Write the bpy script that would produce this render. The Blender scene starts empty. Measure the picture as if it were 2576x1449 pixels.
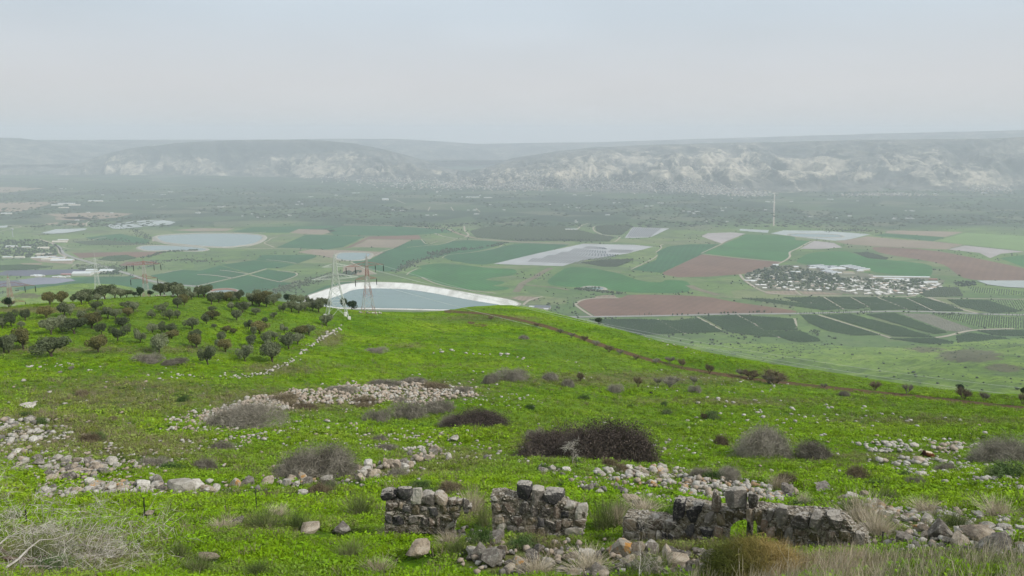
import bpy, math, random
import numpy as np
from mathutils import Vector, Matrix
random.seed(7); RNG = np.random.default_rng(7)
R = math.radians
S = bpy.context.scene
COL = S.collection

# ---------------------------------------------------------------- camera
F = 1946.0            # focal length in pixels of a 2576 x 1449 picture
PITCH = R(11.2)
cam_d = bpy.data.cameras.new('camera'); cam = bpy.data.objects.new('camera', cam_d); COL.objects.link(cam)
cam_d.sensor_width = 36.0; cam_d.lens = 36.0 * F / 2576.0
cam_d.clip_start = 0.1; cam_d.clip_end = 60000.0
cam.location = (0, 0, 0); cam.rotation_euler = (R(90) - PITCH, 0, 0)
S.camera = cam

# ---------------------------------------------------------------- light
SUN_EL, SUN_AZ = 40.0, 112.0   # degrees; azimuth measured clockwise from the view direction
w = bpy.data.worlds.new('World'); S.world = w; w.use_nodes = True
nt = w.node_tree; nt.nodes.clear()
def wn(t, **k):
    n = nt.nodes.new(t)
    for a, b in k.items(): setattr(n, a, b)
    return n
sky = wn('ShaderNodeTexSky'); sky.sky_type = 'NISHITA'; sky.sun_disc = False
sky.sun_elevation = R(SUN_EL); sky.sun_rotation = R(SUN_AZ); sky.dust_density = 3.0
tc = wn('ShaderNodeTexCoord'); sep = wn('ShaderNodeSeparateXYZ')
nt.links.new(tc.outputs['Generated'], sep.inputs[0])
cr = wn('ShaderNodeValToRGB')          # cloud deck: brightness by height above the horizon
e = cr.color_ramp.elements
e[0].position = 0.0;  e[0].color = (0.575, 0.572, 0.588, 1)
e[1].position = 1.0;  e[1].color = (0.62, 0.66, 0.69, 1)
m = cr.color_ramp.elements.new(0.06); m.color = (0.560, 0.560, 0.582, 1)
m = cr.color_ramp.elements.new(0.14); m.color = (0.490, 0.545, 0.600, 1)
m = cr.color_ramp.elements.new(0.22); m.color = (0.500, 0.565, 0.630, 1)
m = cr.color_ramp.elements.new(0.36); m.color = (0.560, 0.620, 0.690, 1)
nt.links.new(sep.outputs['Z'], cr.inputs[0])
mp = wn('ShaderNodeMapping'); mp.inputs['Scale'].default_value = (1.2, 1.2, 4.0)
nt.links.new(tc.outputs['Generated'], mp.inputs[0])
nz = wn('ShaderNodeTexNoise'); nz.inputs['Scale'].default_value = 1.4; nz.inputs['Detail'].default_value = 3.0
nt.links.new(mp.outputs[0], nz.inputs['Vector'])
mr = wn('ShaderNodeMapRange'); mr.inputs['To Min'].default_value = 0.92; mr.inputs['To Max'].default_value = 1.08
mr.inputs['From Min'].default_value = 0.3; mr.inputs['From Max'].default_value = 0.7
nt.links.new(nz.outputs[0], mr.inputs[0])
mul = wn('ShaderNodeVectorMath', operation='SCALE'); nt.links.new(cr.outputs[0], mul.inputs[0]); nt.links.new(mr.outputs[0], mul.inputs['Scale'])
bg1 = wn('ShaderNodeBackground'); bg1.inputs['Strength'].default_value = 0.07
bg2 = wn('ShaderNodeBackground'); bg2.inputs['Strength'].default_value = 0.655
nt.links.new(sky.outputs[0], bg1.inputs[0]); nt.links.new(mul.outputs[0], bg2.inputs[0])
mx = wn('ShaderNodeMixShader'); mx.inputs[0].default_value = 0.92
nt.links.new(bg1.outputs[0], mx.inputs[1]); nt.links.new(bg2.outputs[0], mx.inputs[2])
wo = wn('ShaderNodeOutputWorld'); nt.links.new(mx.outputs[0], wo.inputs[0])
sl = bpy.data.lights.new('sun', 'SUN'); sl.energy = 1.5; sl.angle = R(11); sl.color = (1.0, 0.965, 0.91)
so = bpy.data.objects.new('sun', sl); COL.objects.link(so)
sd = Vector((math.sin(R(SUN_AZ)) * math.cos(R(SUN_EL)), math.cos(R(SUN_AZ)) * math.cos(R(SUN_EL)), math.sin(R(SUN_EL))))
so.rotation_euler = sd.to_track_quat('Z', 'Y').to_euler(); so.location = (0, -20, 60)
S.view_settings.view_transform = 'Standard'; S.view_settings.look = 'None'
S.view_settings.gamma = 1.0; S.view_settings.use_curve_mapping = False
S.view_settings.exposure = 0.90
S.cycles.use_denoising = True
S.cycles.max_bounces = 6; S.cycles.diffuse_bounces = 2; S.cycles.glossy_bounces = 2
S.cycles.transmission_bounces = 2; S.cycles.volume_bounces = 1; S.cycles.transparent_max_bounces = 6
HAZE = 0.92e-4

# ---------------------------------------------------------------- photo geometry helpers
SP, CP = math.sin(PITCH), math.cos(PITCH)
FLOOR = -540.0
def ray(x, y):
    x = np.asarray(x, float); y = np.asarray(y, float)
    return x - 1288.0, F * CP - (y - 724.5) * SP, -F * SP - (y - 724.5) * CP
def at_r(x, y, r):                      # point on the ray of a pixel at ground distance r
    dx, dy, dz = ray(x, y); h = np.hypot(dx, dy)
    return dx * r / h, dy * r / h, dz * r / h
def z_at(x, y, r):
    dx, dy, dz = ray(x, y); return dz * r / np.hypot(dx, dy)
def on_floor(x, y, z=FLOOR):
    dx, dy, dz = ray(x, y); k = z / dz
    return dx * k, dy * k
def V(n, x, y):                         # from the coordinates of my enlarged views to picture coordinates
    ox, oy, s = {1: (0, 500, 1.9067), 2: (1350, 500, 1.9067), 3: (2682, 500, 1.9067), 4: (0, 1000, 1.9067),
                 5: (1350, 1100, 1.9067), 6: (2682, 1100, 1.9067), 7: (0, 1508, 1.9067), 8: (1350, 1508, 1.9067), 9: (2682, 1508, 1.9067),
                 11: (1450, 1850, 2.862), 12: (2400, 1850, 2.862), 13: (3100, 1850, 2.764)}[n]
    return (x / s + ox) / 1.5652, (y / s + oy) / 1.5652
def pix(X, Y, Z):                       # world to picture coordinates
    d = Y * CP - Z * SP; u = Y * SP + Z * CP
    return 1288.0 + F * X / d, 724.5 - F * u / d

# value noise
def _h(ix, iy, seed):
    n = (ix.astype(np.int64) * 374761393 + iy.astype(np.int64) * 668265263 + seed * 1442695041) & 0x7fffffff
    n = ((n ^ (n >> 13)) * 1274126177) & 0x7fffffff
    return ((n ^ (n >> 16)) & 0xffff) / 65535.0
def vnoise(x, y, seed=0):
    x = np.asarray(x, float); y = np.asarray(y, float)
    ix = np.floor(x); iy = np.floor(y); fx = x - ix; fy = y - iy
    fx = fx * fx * fx * (fx * (fx * 6 - 15) + 10); fy = fy * fy * fy * (fy * (fy * 6 - 15) + 10)
    a = _h(ix, iy, seed); b = _h(ix + 1, iy, seed); c = _h(ix, iy + 1, seed); d = _h(ix + 1, iy + 1, seed)
    return (a * (1 - fx) + b * fx) * (1 - fy) + (c * (1 - fx) + d * fx) * fy
def fbm(x, y, seed=0, o=4):
    s = 0; a = 0.5; t = 0
    for i in range(o):
        s = s + a * vnoise(x * 2 ** i + 13.7 * i, y * 2 ** i + 7.1 * i, seed + i); t += a; a *= 0.5
    return s / t * 2 - 1

# ---------------------------------------------------------------- mesh helpers
def mk(name, Vt, Fc, mats=None, parent=None, smooth=False, attrs=None, midx=None, link=True):
    me = bpy.data.meshes.new(name)
    Vt = np.asarray(Vt, np.float32).reshape(-1, 3)
    if isinstance(Fc, np.ndarray) and Fc.ndim == 2:
        n, k = Fc.shape
        me.vertices.add(len(Vt)); me.vertices.foreach_set('co', Vt.ravel())
        me.loops.add(n * k); me.loops.foreach_set('vertex_index', Fc.astype(np.int32).ravel())
        me.polygons.add(n); me.polygons.foreach_set('loop_start', np.arange(0, n * k, k, dtype=np.int32))
        me.update(calc_edges=True)
    else:
        me.from_pydata([tuple(map(float, v)) for v in Vt], [], [tuple(int(i) for i in f) for f in Fc])
    if smooth: me.polygons.foreach_set('use_smooth', np.ones(len(me.polygons), bool))
    for mt in (mats if isinstance(mats, (list, tuple)) else [mats]) if mats is not None else []: me.materials.append(mt)
    if midx is not None: me.polygons.foreach_set('material_index', np.asarray(midx, np.int32))
    for k, v in (attrs or {}).items():
        a = me.attributes.new(k, 'FLOAT', 'POINT'); a.data.foreach_set('value', np.asarray(v, np.float32))
    me.validate()
    o = bpy.data.objects.new(name, me)
    if link: COL.objects.link(o)
    if parent: o.parent = parent
    return o
def tag(o, label=None, cat=None, group=None, kind=None):
    if label: o['label'] = label
    if cat: o['category'] = cat
    if group: o['group'] = group
    if kind: o['kind'] = kind
    return o
def empty(name, loc, rz=0.0):
    o = bpy.data.objects.new(name, None); COL.objects.link(o); o.location = loc; o.rotation_euler = (0, 0, rz)
    o.empty_display_size = 0.2
    return o
class MB:                               # collects vertices and faces
    def __init__(s): s.v = []; s.f = []; s.m = []; s.n = 0
    def add(s, v, f, mi=0):
        v = np.asarray(v, float).reshape(-1, 3); s.v.append(v)
        for q in f: s.f.append([int(i) + s.n for i in q]); s.m.append(mi)
        s.n += len(v)
    def box(s, c, d, rz=0, mi=0, taper=1.0):
        x, y, z = [q / 2 for q in d]
        p = np.array([[-x, -y, -z], [x, -y, -z], [x, y, -z], [-x, y, -z], [-x * taper, -y * taper, z], [x * taper, -y * taper, z], [x * taper, y * taper, z], [-x * taper, y * taper, z]])
        c0, s0 = math.cos(rz), math.sin(rz)
        p = np.c_[p[:, 0] * c0 - p[:, 1] * s0, p[:, 0] * s0 + p[:, 1] * c0, p[:, 2]] + np.array(c)
        s.add(p, [(0, 3, 2, 1), (4, 5, 6, 7), (0, 1, 5, 4), (1, 2, 6, 5), (2, 3, 7, 6), (3, 0, 4, 7)], mi)
    def bar(s, a, b, w, mi=0, w2=None, k=4):
        a = np.array(a, float); b = np.array(b, float); d = b - a; L = np.linalg.norm(d)
        if L < 1e-6: return
        d /= L; u = np.cross(d, [0, 0, 1.0]); 
        if np.linalg.norm(u) < 1e-3: u = np.array([1.0, 0, 0])
        u /= np.linalg.norm(u); v = np.cross(d, u); w2 = w if w2 is None else w2
        an = [2 * math.pi * i / k + math.pi / 4 for i in range(k)]
        p = [a + (u * math.cos(t) + v * math.sin(t)) * w / 2 * 1.2 for t in an] + [b + (u * math.cos(t) + v * math.sin(t)) * w2 / 2 * 1.2 for t in an]
        f = [(i, (i + 1) % k, k + (i + 1) % k, k + i) for i in range(k)] + [tuple(range(k - 1, -1, -1)), tuple(range(k, 2 * k))]
        s.add(p, f, mi)
    def tube(s, pts, rad, k=5, mi=0):
        pts = [np.array(p, float) for p in pts]; n = len(pts); V_ = []
        for i, p in enumerate(pts):
            d = pts[min(i + 1, n - 1)] - pts[max(i - 1, 0)]; d /= (np.linalg.norm(d) + 1e-9)
            u = np.cross(d, [0.13, 0.21, 0.97]); u /= (np.linalg.norm(u) + 1e-9); v = np.cross(d, u)
            for j in range(k):
                t = 2 * math.pi * j / k; V_.append(p + (u * math.cos(t) + v * math.sin(t)) * rad[i])
        f = [(i * k + j, i * k + (j + 1) % k, (i + 1) * k + (j + 1) % k, (i + 1) * k + j) for i in range(n - 1) for j in range(k)]
        f += [tuple(range(k - 1, -1, -1)), tuple((n - 1) * k + j for j in range(k))]
        s.add(V_, f, mi)
    def build(s, name, mats, parent=None, smooth=False, link=True):
        return mk(name, np.concatenate(s.v), s.f, mats, parent, smooth, None, s.m, link)
def inst(o, label=None, loc=None, rot=None, scale=None, parent=None):   # a copy of a thing with its parts
    c = o.copy(); COL.objects.link(c)
    if parent: c.parent = parent
    for ch in o.children: inst(ch, parent=c)
    if loc is not None: c.location = loc
    if rot is not None: c.rotation_euler = rot
    if scale is not None: c.scale = scale
    if label: c['label'] = label
    return c

# ---------------------------------------------------------------- node helpers
class NM:
    def __init__(s, name):
        s.m = bpy.data.materials.new(name); s.m.use_nodes = True; s.t = s.m.node_tree; s.t.nodes.clear()
        s.o = s.n('ShaderNodeOutputMaterial'); s.b = s.n('ShaderNodeBsdfPrincipled'); s.l(s.b.outputs[0], s.o.inputs[0])
        s.b.inputs['Roughness'].default_value = 0.9; s.b.inputs['Specular IOR Level'].default_value = 0.2
        s.pos = None
    def n(s, t, **k):
        q = s.t.nodes.new(t)
        for a, b in k.items(): setattr(q, a, b)
        return q
    def l(s, a, b): s.t.links.new(a, b)
    def P(s, sc=(1, 1, 1), obj=False, rot=(0, 0, 0)):
        if obj: src = s.n('ShaderNodeTexCoord').outputs['Object']
        else: src = s.n('ShaderNodeNewGeometry').outputs['Position']
        mpn = s.n('ShaderNodeMapping'); mpn.inputs['Scale'].default_value = sc; mpn.inputs['Rotation'].default_value = rot; s.l(src, mpn.inputs[0]); return mpn.outputs[0]
    def noise(s, scale, detail=4, rough=0.6, vec=None, dist=0.0):
        q = s.n('ShaderNodeTexNoise'); q.inputs['Scale'].default_value = scale; q.inputs['Detail'].default_value = detail
        q.inputs['Roughness'].default_value = rough; q.inputs['Distortion'].default_value = dist
        s.l(vec if vec is not None else s.P(), q.inputs['Vector']); return q.outputs[0]
    def vor(s, scale, vec=None, out='Color', feat='F1', rand=1.0):
        q = s.n('ShaderNodeTexVoronoi', feature=feat); q.inputs['Scale'].default_value = scale; q.inputs['Randomness'].default_value = rand
        s.l(vec if vec is not None else s.P(), q.inputs['Vector']); return q.outputs[out]
    def mr(s, v, a, b, c=0.0, d=1.0, smooth=False):
        q = s.n('ShaderNodeMapRange'); q.interpolation_type = 'SMOOTHSTEP' if smooth else 'LINEAR'
        for i, x in zip((1, 2, 3, 4), (a, b, c, d)): q.inputs[i].default_value = x
        s.l(v, q.inputs[0]); return q.outputs[0]
    def math(s, op, a, b=None):
        q = s.n('ShaderNodeMath', operation=op)
        for i, x in enumerate((a, b)):
            if x is None: continue
            if isinstance(x, (int, float)): q.inputs[i].default_value = x
            else: s.l(x, q.inputs[i])
        return q.outputs[0]
    def mix(s, f, a, b, mode='MIX'):
        q = s.n('ShaderNodeMix', data_type='RGBA', blend_type=mode)
        if isinstance(f, (int, float)): q.inputs[0].default_value = f
        else: s.l(f, q.inputs[0])
        for i, x in ((6, a), (7, b)):
            if isinstance(x, tuple): q.inputs[i].default_value = (*x, 1) if len(x) == 3 else x
            else: s.l(x, q.inputs[i])
        return q.outputs[2]
    def ramp(s, f, stops):
        q = s.n('ShaderNodeValToRGB'); el = q.color_ramp.elements
        while len(el) < len(stops): el.new(0.5)
        for e_, (p, c) in zip(el, stops): e_.position = p; e_.color = (*c, 1)
        s.l(f, q.inputs[0]); return q.outputs[0]
    def attr(s, name, typ='GEOMETRY'):
        q = s.n('ShaderNodeAttribute', attribute_type=typ, attribute_name=name); return q.outputs['Fac']
    def rnd(s): return s.n('ShaderNodeObjectInfo').outputs['Random']
    def col(s, c):
        if isinstance(c, tuple): s.b.inputs['Base Color'].default_value = (*c, 1)
        else: s.l(c, s.b.inputs['Base Color'])
    def bump(s, h, dist, strength=1.0):
        q = s.n('ShaderNodeBump'); q.inputs['Distance'].default_value = dist; q.inputs['Strength'].default_value = strength
        s.l(h, q.inputs['Height']); s.l(q.outputs[0], s.b.inputs['Normal'])
    def sca(s, c, k):
        q = s.n('ShaderNodeVectorMath', operation='SCALE'); s.l(c, q.inputs[0])
        if isinstance(k, (int, float)): q.inputs['Scale'].default_value = k
        else: s.l(k, q.inputs['Scale'])
        return q.outputs[0]
def plain(name, c, rough=0.85, var=0.12, scale=1.0, metal=0.0):
    m = NM(name); m.b.inputs['Roughness'].default_value = rough; m.b.inputs['Metallic'].default_value = metal
    n = m.noise(scale, 4, 0.65)
    cc = m.n('ShaderNodeRGB'); cc.outputs[0].default_value = (*c, 1)
    m.col(m.sca(cc.outputs[0], m.mr(n, 0.3, 0.7, 1 - var, 1 + var))); return m.m
ORD = ['first', 'second', 'third', 'fourth', 'fifth', 'sixth', 'seventh', 'eighth', 'ninth', 'tenth', 'eleventh', 'twelfth', 'thirteenth', 'fourteenth', 'fifteenth', 'sixteenth', 'seventeenth', 'eighteenth', 'nineteenth', 'twentieth']
# ---------------------------------------------------------------- the near hillside and the foothills: one height function
CX = [-900, 0, 100, 230, 360, 480, 600, 740, 820, 880, 940, 1050, 1110, 1190, 1260, 1330, 1400, 1480, 1560, 1640, 1720, 1800, 1900, 2000, 2130, 2260, 2400, 2576, 3400]
CY = [800, 769, 758, 752, 742, 742, 751, 764, 776, 783, 786, 788, 785, 774, 770, 776, 790, 806, 826, 850, 872, 890, 908, 925, 945, 965, 981, 998, 1080]
def crest_y(x): return np.interp(x, CX, CY)
TX = [-900, 0, 600, 1000, 1300, 1560, 1800, 2130, 2576, 3400]
SR = [0, .15, .3, .45, .6, .75, .9, 1.0]
RT = np.array([
 [27, 35, 47, 69, 110, 165, 215, 262], [26, 34, 46, 68, 110, 165, 215, 262], [26, 33, 45, 70, 112, 165, 222, 272],
 [26, 32, 44, 72, 115, 165, 228, 300], [25, 30, 42, 75, 120, 175, 250, 335], [25, 29, 40, 68, 115, 170, 240, 300],
 [24, 28, 36, 58, 95, 145, 210, 265], [23, 28, 36, 54, 90, 135, 195, 245], [23, 27, 34, 50, 78, 120, 180, 230], [22, 26, 33, 46, 70, 105, 160, 205]], float)
YCX = [-900, 1500, 1560, 1700, 1800, 1950, 2050, 2130, 2250, 2350, 2450, 2576, 3400]
YCY = [838, 838, 842, 862, 866, 864, 866, 872, 874, 866, 856, 850, 850]
def hermite(xk, yk, x):                  # monotone cubic (Fritsch-Carlson)
    xk = np.asarray(xk); yk = np.asarray(yk); h = np.diff(xk); d = np.diff(yk) / h
    m = np.r_[d[0], (d[1:] * h[:-1] + d[:-1] * h[1:]) / (h[1:] + h[:-1]), d[-1]]
    for i in range(len(d)):
        if abs(d[i]) < 1e-12: m[i] = m[i + 1] = 0; continue
        a = m[i] / d[i]; b = m[i + 1] / d[i]
        if a < 0: m[i] = 0; a = 0
        if b < 0: m[i + 1] = 0; b = 0
        q = a * a + b * b
        if q > 9: t = 3 / math.sqrt(q); m[i] = t * a * d[i]; m[i + 1] = t * b * d[i]
    i = np.clip(np.searchsorted(xk, x) - 1, 0, len(h) - 1); t = np.clip((x - xk[i]) / h[i], 0, 1)
    return (2 * t**3 - 3 * t**2 + 1) * yk[i] + (t**3 - 2 * t**2 + t) * h[i] * m[i] + (-2 * t**3 + 3 * t**2) * yk[i + 1] + (t**3 - t**2) * h[i] * m[i + 1]
NA, NR = 241, 900
AZ = np.linspace(-0.95, 0.95, NA)        # azimuth (radians, + to the right)
LR = np.linspace(math.log(0.6), math.log(2600.0), NR)
TG = np.zeros((NA, NR)); CRR = np.zeros(NA)
def xa(az, y): return 1288.0 + math.tan(az) * (F * CP - (y - 724.5) * SP)
for ia, az in enumerate(AZ):
    rr = [0.6, 2.0, 5.0, 12.0]; zz = [-1.75, -2.6, -5.3, -9.6]
    def solve(s):
        y = 1449 - s * 600
        for _ in range(8):
            x = xa(az, y); y = 1449 - s * (1449 - crest_y(x))
        return x, y
    for j, s in enumerate(SR):
        x, y = solve(s); r = float(np.interp(x, TX, RT[:, j])); rr.append(r); zz.append(float(z_at(x, y, r)))
    xc, yc = x, y; rc = rr[-1]; zc = zz[-1]; CRR[ia] = rc; slope = -zc / rc
    yC = float(np.interp(xa(az, 860), YCX, YCY)); pl = lambda y: -FLOOR / (-z_at(xa(az, y), y, 1.0))
    rC = pl(yC)
    pts = [(rc * 1.05, zc - slope * rc * 0.05 - 1.2), (rc * 1.2, zc - slope * rc * 0.2 - 7)]
    yy = np.arange(yC, yc + 6, 13)
    fh = []
    for y_ in yy:
        r_ = rC * (900.0 / rC) ** ((y_ - yC) / (1000 - yC)) if yc > yC else rC
        fh.append((r_, float(z_at(xa(az, y_), y_, r_))))
    fh = fh[::-1]
    if yc > yC + 4:
        r1 = fh[0][0]
        if r1 > rc * 2.2: pts.append((math.sqrt(rc * r1), -slope * math.sqrt(rc * r1) - 22))
        if r1 > rc * 1.5: pts.append((r1 * 0.93, -slope * r1 * 0.93 - 6))
        pts += fh
        pts.append((rC * 1.04, FLOOR - 6)); pts.append((2600.0 if rC < 2300 else rC * 1.2, FLOOR - 30))
    else:
        r_ = rc * 1.2
        while r_ < 2500:
            r_ *= 1.3; pts.append((r_, max(min(zc - 0.55 * (r_ - rc), -slope * r_ - 10), FLOOR - 30 - r_ * 0.001)))
    for p in pts: rr.append(p[0]); zz.append(p[1])
    o = np.argsort(rr); rr = np.array(rr)[o]; zz = np.array(zz)[o]
    k = np.r_[True, np.diff(rr) > 0.05]
    TG[ia] = hermite(np.log(rr[k]), zz[k], LR)
# smooth a little across azimuth so that the columns blend
for _ in range(2):
    TG[1:-1] = 0.25 * TG[:-2] + 0.5 * TG[1:-1] + 0.25 * TG[2:]
def T0(X, Y):
    az = np.arctan2(X, Y); lr = np.log(np.maximum(np.hypot(X, Y), 0.61))
    u = np.clip((az - AZ[0]) / (AZ[1] - AZ[0]), 0, NA - 1.001); v = np.clip((lr - LR[0]) / (LR[1] - LR[0]), 0, NR - 1.001)
    iu = u.astype(int); iv = v.astype(int); fu = u - iu; fv = v - iv; fu = fu * fu * (3 - 2 * fu)
    return (TG[iu, iv] * (1 - fu) + TG[iu + 1, iv] * fu) * (1 - fv) + (TG[iu, iv + 1] * (1 - fu) + TG[iu + 1, iv + 1] * fu) * fv
def T(X, Y):
    X = np.asarray(X, float); Y = np.asarray(Y, float)
    r = np.hypot(X, Y); z = T0(X, Y)
    k = np.clip((r - 8) / 30, 0, 1)
    z = z + np.clip((r - 50) / 60, 0, 1) * 1.5 * fbm(X / 48 + 3, Y / 34, 23, 3) + k * (0.95 * fbm(X / 19, Y / 13, 3, 3) + 0.25 * fbm(X / 3.4, Y / 2.2, 9, 3)) * np.clip(1.2 - r / 500, 0.4, 1)
    w_ = z / 0.85 + 1.3 * fbm(X / 14, Y / 14, 71, 2); w_ = w_ - np.floor(w_)
    z = z + k * 0.16 * np.clip(fbm(X / 25, Y / 18, 73, 2) + .55, 0, 1) * (np.minimum(w_, (1 - w_) * 4) - .4) * np.clip(1.6 - r / 160, 0, 1)
    kk = np.clip((r - 120) / 200, 0, 1); z = z + kk * 0.8 * fbm(X / 30, Y / 22, 17, 3)
    f = np.clip((r - 650) / 500, 0, 1) * np.clip((z - FLOOR) / 30, 0, 1)
    g = 1 - np.abs(fbm((X + 0.4 * Y) / 240, (Y - 0.3 * X) / 420, 31, 4)) * 2
    z = z + f * (13 * fbm(X / 150, Y / 150, 41, 5) + 20 * (g - 0.6))
    # pale hill standing behind the left end of the crest
    z = np.maximum(z, -305 + 8 * fbm(X / 90, Y / 90, 5, 4) - ((X + 905) / 150.0) ** 2 * 26 - ((Y - 1500) / 240) ** 2 * 40)
    return z
GA0, GA1, GNA, GR0, GR1, GNR = -0.9, 0.9, 860, 0.6, 520.0, 760
def _grid():
    az = np.linspace(GA0, GA1, GNA); r = np.exp(np.linspace(math.log(GR0), math.log(GR1), GNR)); A, Rr = np.meshgrid(az, r, indexing='ij')
    return T(np.sin(A) * Rr, np.cos(A) * Rr)
GH = _grid()
def TN(X, Y):                            # height of the near hillside mesh (grid look-up)
    X = np.asarray(X, float); Y = np.asarray(Y, float)
    u = np.clip((np.arctan2(X, Y) - GA0) / (GA1 - GA0) * (GNA - 1), 0, GNA - 1.001); v = np.clip((np.log(np.maximum(np.hypot(X, Y), GR0)) - math.log(GR0)) / (math.log(GR1) - math.log(GR0)) * (GNR - 1), 0, GNR - 1.001)
    iu = u.astype(int); iv = v.astype(int); fu = u - iu; fv = v - iv
    return (GH[iu, iv] * (1 - fu) + GH[iu + 1, iv] * fu) * (1 - fv) + (GH[iu, iv + 1] * (1 - fu) + GH[iu + 1, iv + 1] * fu) * fv
def hill(x, y, lift=0.0):
    x = np.atleast_1d(np.asarray(x, float)); y = np.atleast_1d(np.asarray(y, float))
    if len(x) > 6000: return np.concatenate([_hill(a, b, lift) for a, b in zip(np.array_split(x, len(x) // 4000), np.array_split(y, len(x) // 4000))])
    return _hill(x, y, lift)
def _hill(x, y, lift=0.0):                # the point of the near hillside seen at a pixel
    x = np.atleast_1d(np.asarray(x, float)); y = np.atleast_1d(np.asarray(y, float))
    dx, dy, dz = ray(x, y); h = np.hypot(dx, dy)
    rs = np.exp(np.linspace(math.log(12), math.log(420), 260))
    X = dx[:, None] / h[:, None] * rs; Y = dy[:, None] / h[:, None] * rs; Z = dz[:, None] / h[:, None] * rs
    below = Z < TN(X, Y)
    gap = TN(X, Y) - Z; i = np.where(below.any(1), below.argmax(1), np.where(rs[None, :] < 390, gap, -1e9).argmax(1)); i = np.maximum(i, 1)
    lo, hi = rs[i - 1], rs[i]
    for _ in range(12):
        m = (lo + hi) / 2; b = dz / h * m < TN(dx / h * m, dy / h * m); hi = np.where(b, m, hi); lo = np.where(b, lo, m)
    r = (lo + hi) / 2; X = dx / h * r; Y = dy / h * r
    return np.c_[X, Y, TN(X, Y) + lift]
def hp(x, y, lift=0.0):
    p = hill(x, y, lift)[0]; return float(p[0]), float(p[1]), float(p[2])
def mpp(p): return math.sqrt(p[0]**2 + p[1]**2 + p[2]**2) / F      # metres per picture pixel at a point

def inpoly(px, py, poly):
    px = np.asarray(px, float); py = np.asarray(py, float); c = np.zeros(px.shape, bool); n = len(poly); j = n - 1
    for i in range(n):
        xi, yi = poly[i]; xj, yj = poly[j]
        if yi != yj:
            c ^= ((yi > py) != (yj > py)) & (px < (xj - xi) * (py - yi) / (yj - yi) + xi)
        j = i
    return c

# ground colour shared by the turf mesh and the plants growing on it
def turf_colour(m, dry, patch=None):
    n1 = m.noise(0.045, 3, 0.55); n2 = m.noise(0.35, 4, 0.65, m.P((0.7, 1.3, 1))); n3 = m.noise(2.2, 4, 0.7)
    c = m.ramp(m.math('ADD', m.math('MULTIPLY', n1, 0.55), m.math('MULTIPLY', n2, 0.45)),
               [(0.32, (0.090, 0.200, 0.006)), (0.44, (0.152, 0.300, 0.004)), (0.54, (0.205, 0.355, 0.006)), (0.66, (0.290, 0.400, 0.026))])
    c = m.mix(m.mr(n3, 0.36, 0.62, 0, 1), m.sca(c, 0.56), m.sca(c, 1.18))
    nm = m.noise(0.022, 4, 0.6, m.P((.7, 1.4, 1))); c = m.mix(m.mr(nm, .44, .58, 0, .70, True), c, m.mix(n3, (0.085, 0.165, 0.015), (0.18, 0.285, 0.04)))
    c = m.mix(m.mr(m.noise(0.30, 6, .8, m.P((.5, 1.6, 1))), .54, .64, 0, .5), c, (0.20, 0.235, 0.10))
    dryc = m.ramp(n3, [(0.3, (0.11, 0.095, 0.040)), (0.55, (0.20, 0.18, 0.085)), (0.75, (0.30, 0.28, 0.17))])
    nd = m.math('ADD', m.math('MULTIPLY', m.noise(0.9, 5, 0.75), .7), m.math('MULTIPLY', m.noise(0.09, 3, 0.6, m.P((.6, 1.6, 1))), .34))
    f = m.mr(m.math('ADD', nd, m.math('MULTIPLY', dry, 0.42)), 0.615, 0.83, 0, 0.80, True)
    return m.mix(f, c, dryc), n3
def turf_material():
    m = NM('turf'); dry = m.attr('dry'); c, n3 = turf_colour(m, dry)
    soil = m.attr('soil'); ns = m.noise(1.3, 5, 0.7)
    sc = m.ramp(ns, [(0.3, (0.09, 0.055, 0.03)), (0.7, (0.20, 0.125, 0.075))])
    f = m.mr(m.math('ADD', soil, m.math('MULTIPLY', ns, 0.5)), 0.75, 0.95, 0, 1, True)
    c = m.mix(f, c, sc)
    # faint trodden lines along the slope
    vv = m.P((0.05, 0.9, 0.0)); t = m.noise(1.0, 3, 0.6, vv, 0.4)
    c = m.mix(m.mr(m.math('ABSOLUTE', m.math('SUBTRACT', t, 0.5)), 0.0, 0.018, 0.22, 0.0), c, (0.06, 0.07, 0.02))
    pz = m.n('ShaderNodeSeparateXYZ'); m.l(m.n('ShaderNodeNewGeometry').outputs['Position'], pz.inputs[0])
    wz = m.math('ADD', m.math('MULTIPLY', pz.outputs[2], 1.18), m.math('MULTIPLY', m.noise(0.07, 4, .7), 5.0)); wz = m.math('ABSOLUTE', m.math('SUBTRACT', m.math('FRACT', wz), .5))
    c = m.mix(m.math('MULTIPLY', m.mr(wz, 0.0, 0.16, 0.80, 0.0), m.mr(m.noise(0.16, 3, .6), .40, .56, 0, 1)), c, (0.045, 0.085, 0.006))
    c = m.mix(m.mr(m.noise(0.55, 5, .8, m.P((.55, 1.5, 1))), .54, .64, 0, .6), c, (0.050, 0.115, 0.006))
    c = m.mix(m.mr(m.noise(0.07, 5, .7, m.P((.7, 1.3, 1), rot=(0, 0, .4))), .50, .62, 0, .60), c, (0.055, 0.135, 0.010))
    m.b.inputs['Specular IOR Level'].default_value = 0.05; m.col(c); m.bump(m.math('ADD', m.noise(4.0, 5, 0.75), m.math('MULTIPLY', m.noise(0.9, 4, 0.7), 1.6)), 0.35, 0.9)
    return m.m

def polar(name, az0, az1, na, r0, r1, nr, mats):
    az = np.linspace(az0, az1, na); r = np.exp(np.linspace(math.log(r0), math.log(r1), nr))
    A, Rr = np.meshgrid(az, r, indexing='ij'); X = np.sin(A) * Rr; Y = np.cos(A) * Rr; Z = T(X, Y)
    idx = np.arange(na * nr).reshape(na, nr)
    q = np.stack([idx[:-1, :-1], idx[1:, :-1], idx[1:, 1:], idx[:-1, 1:]], -1).reshape(-1, 4)
    return X, Y, Z, q
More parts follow.
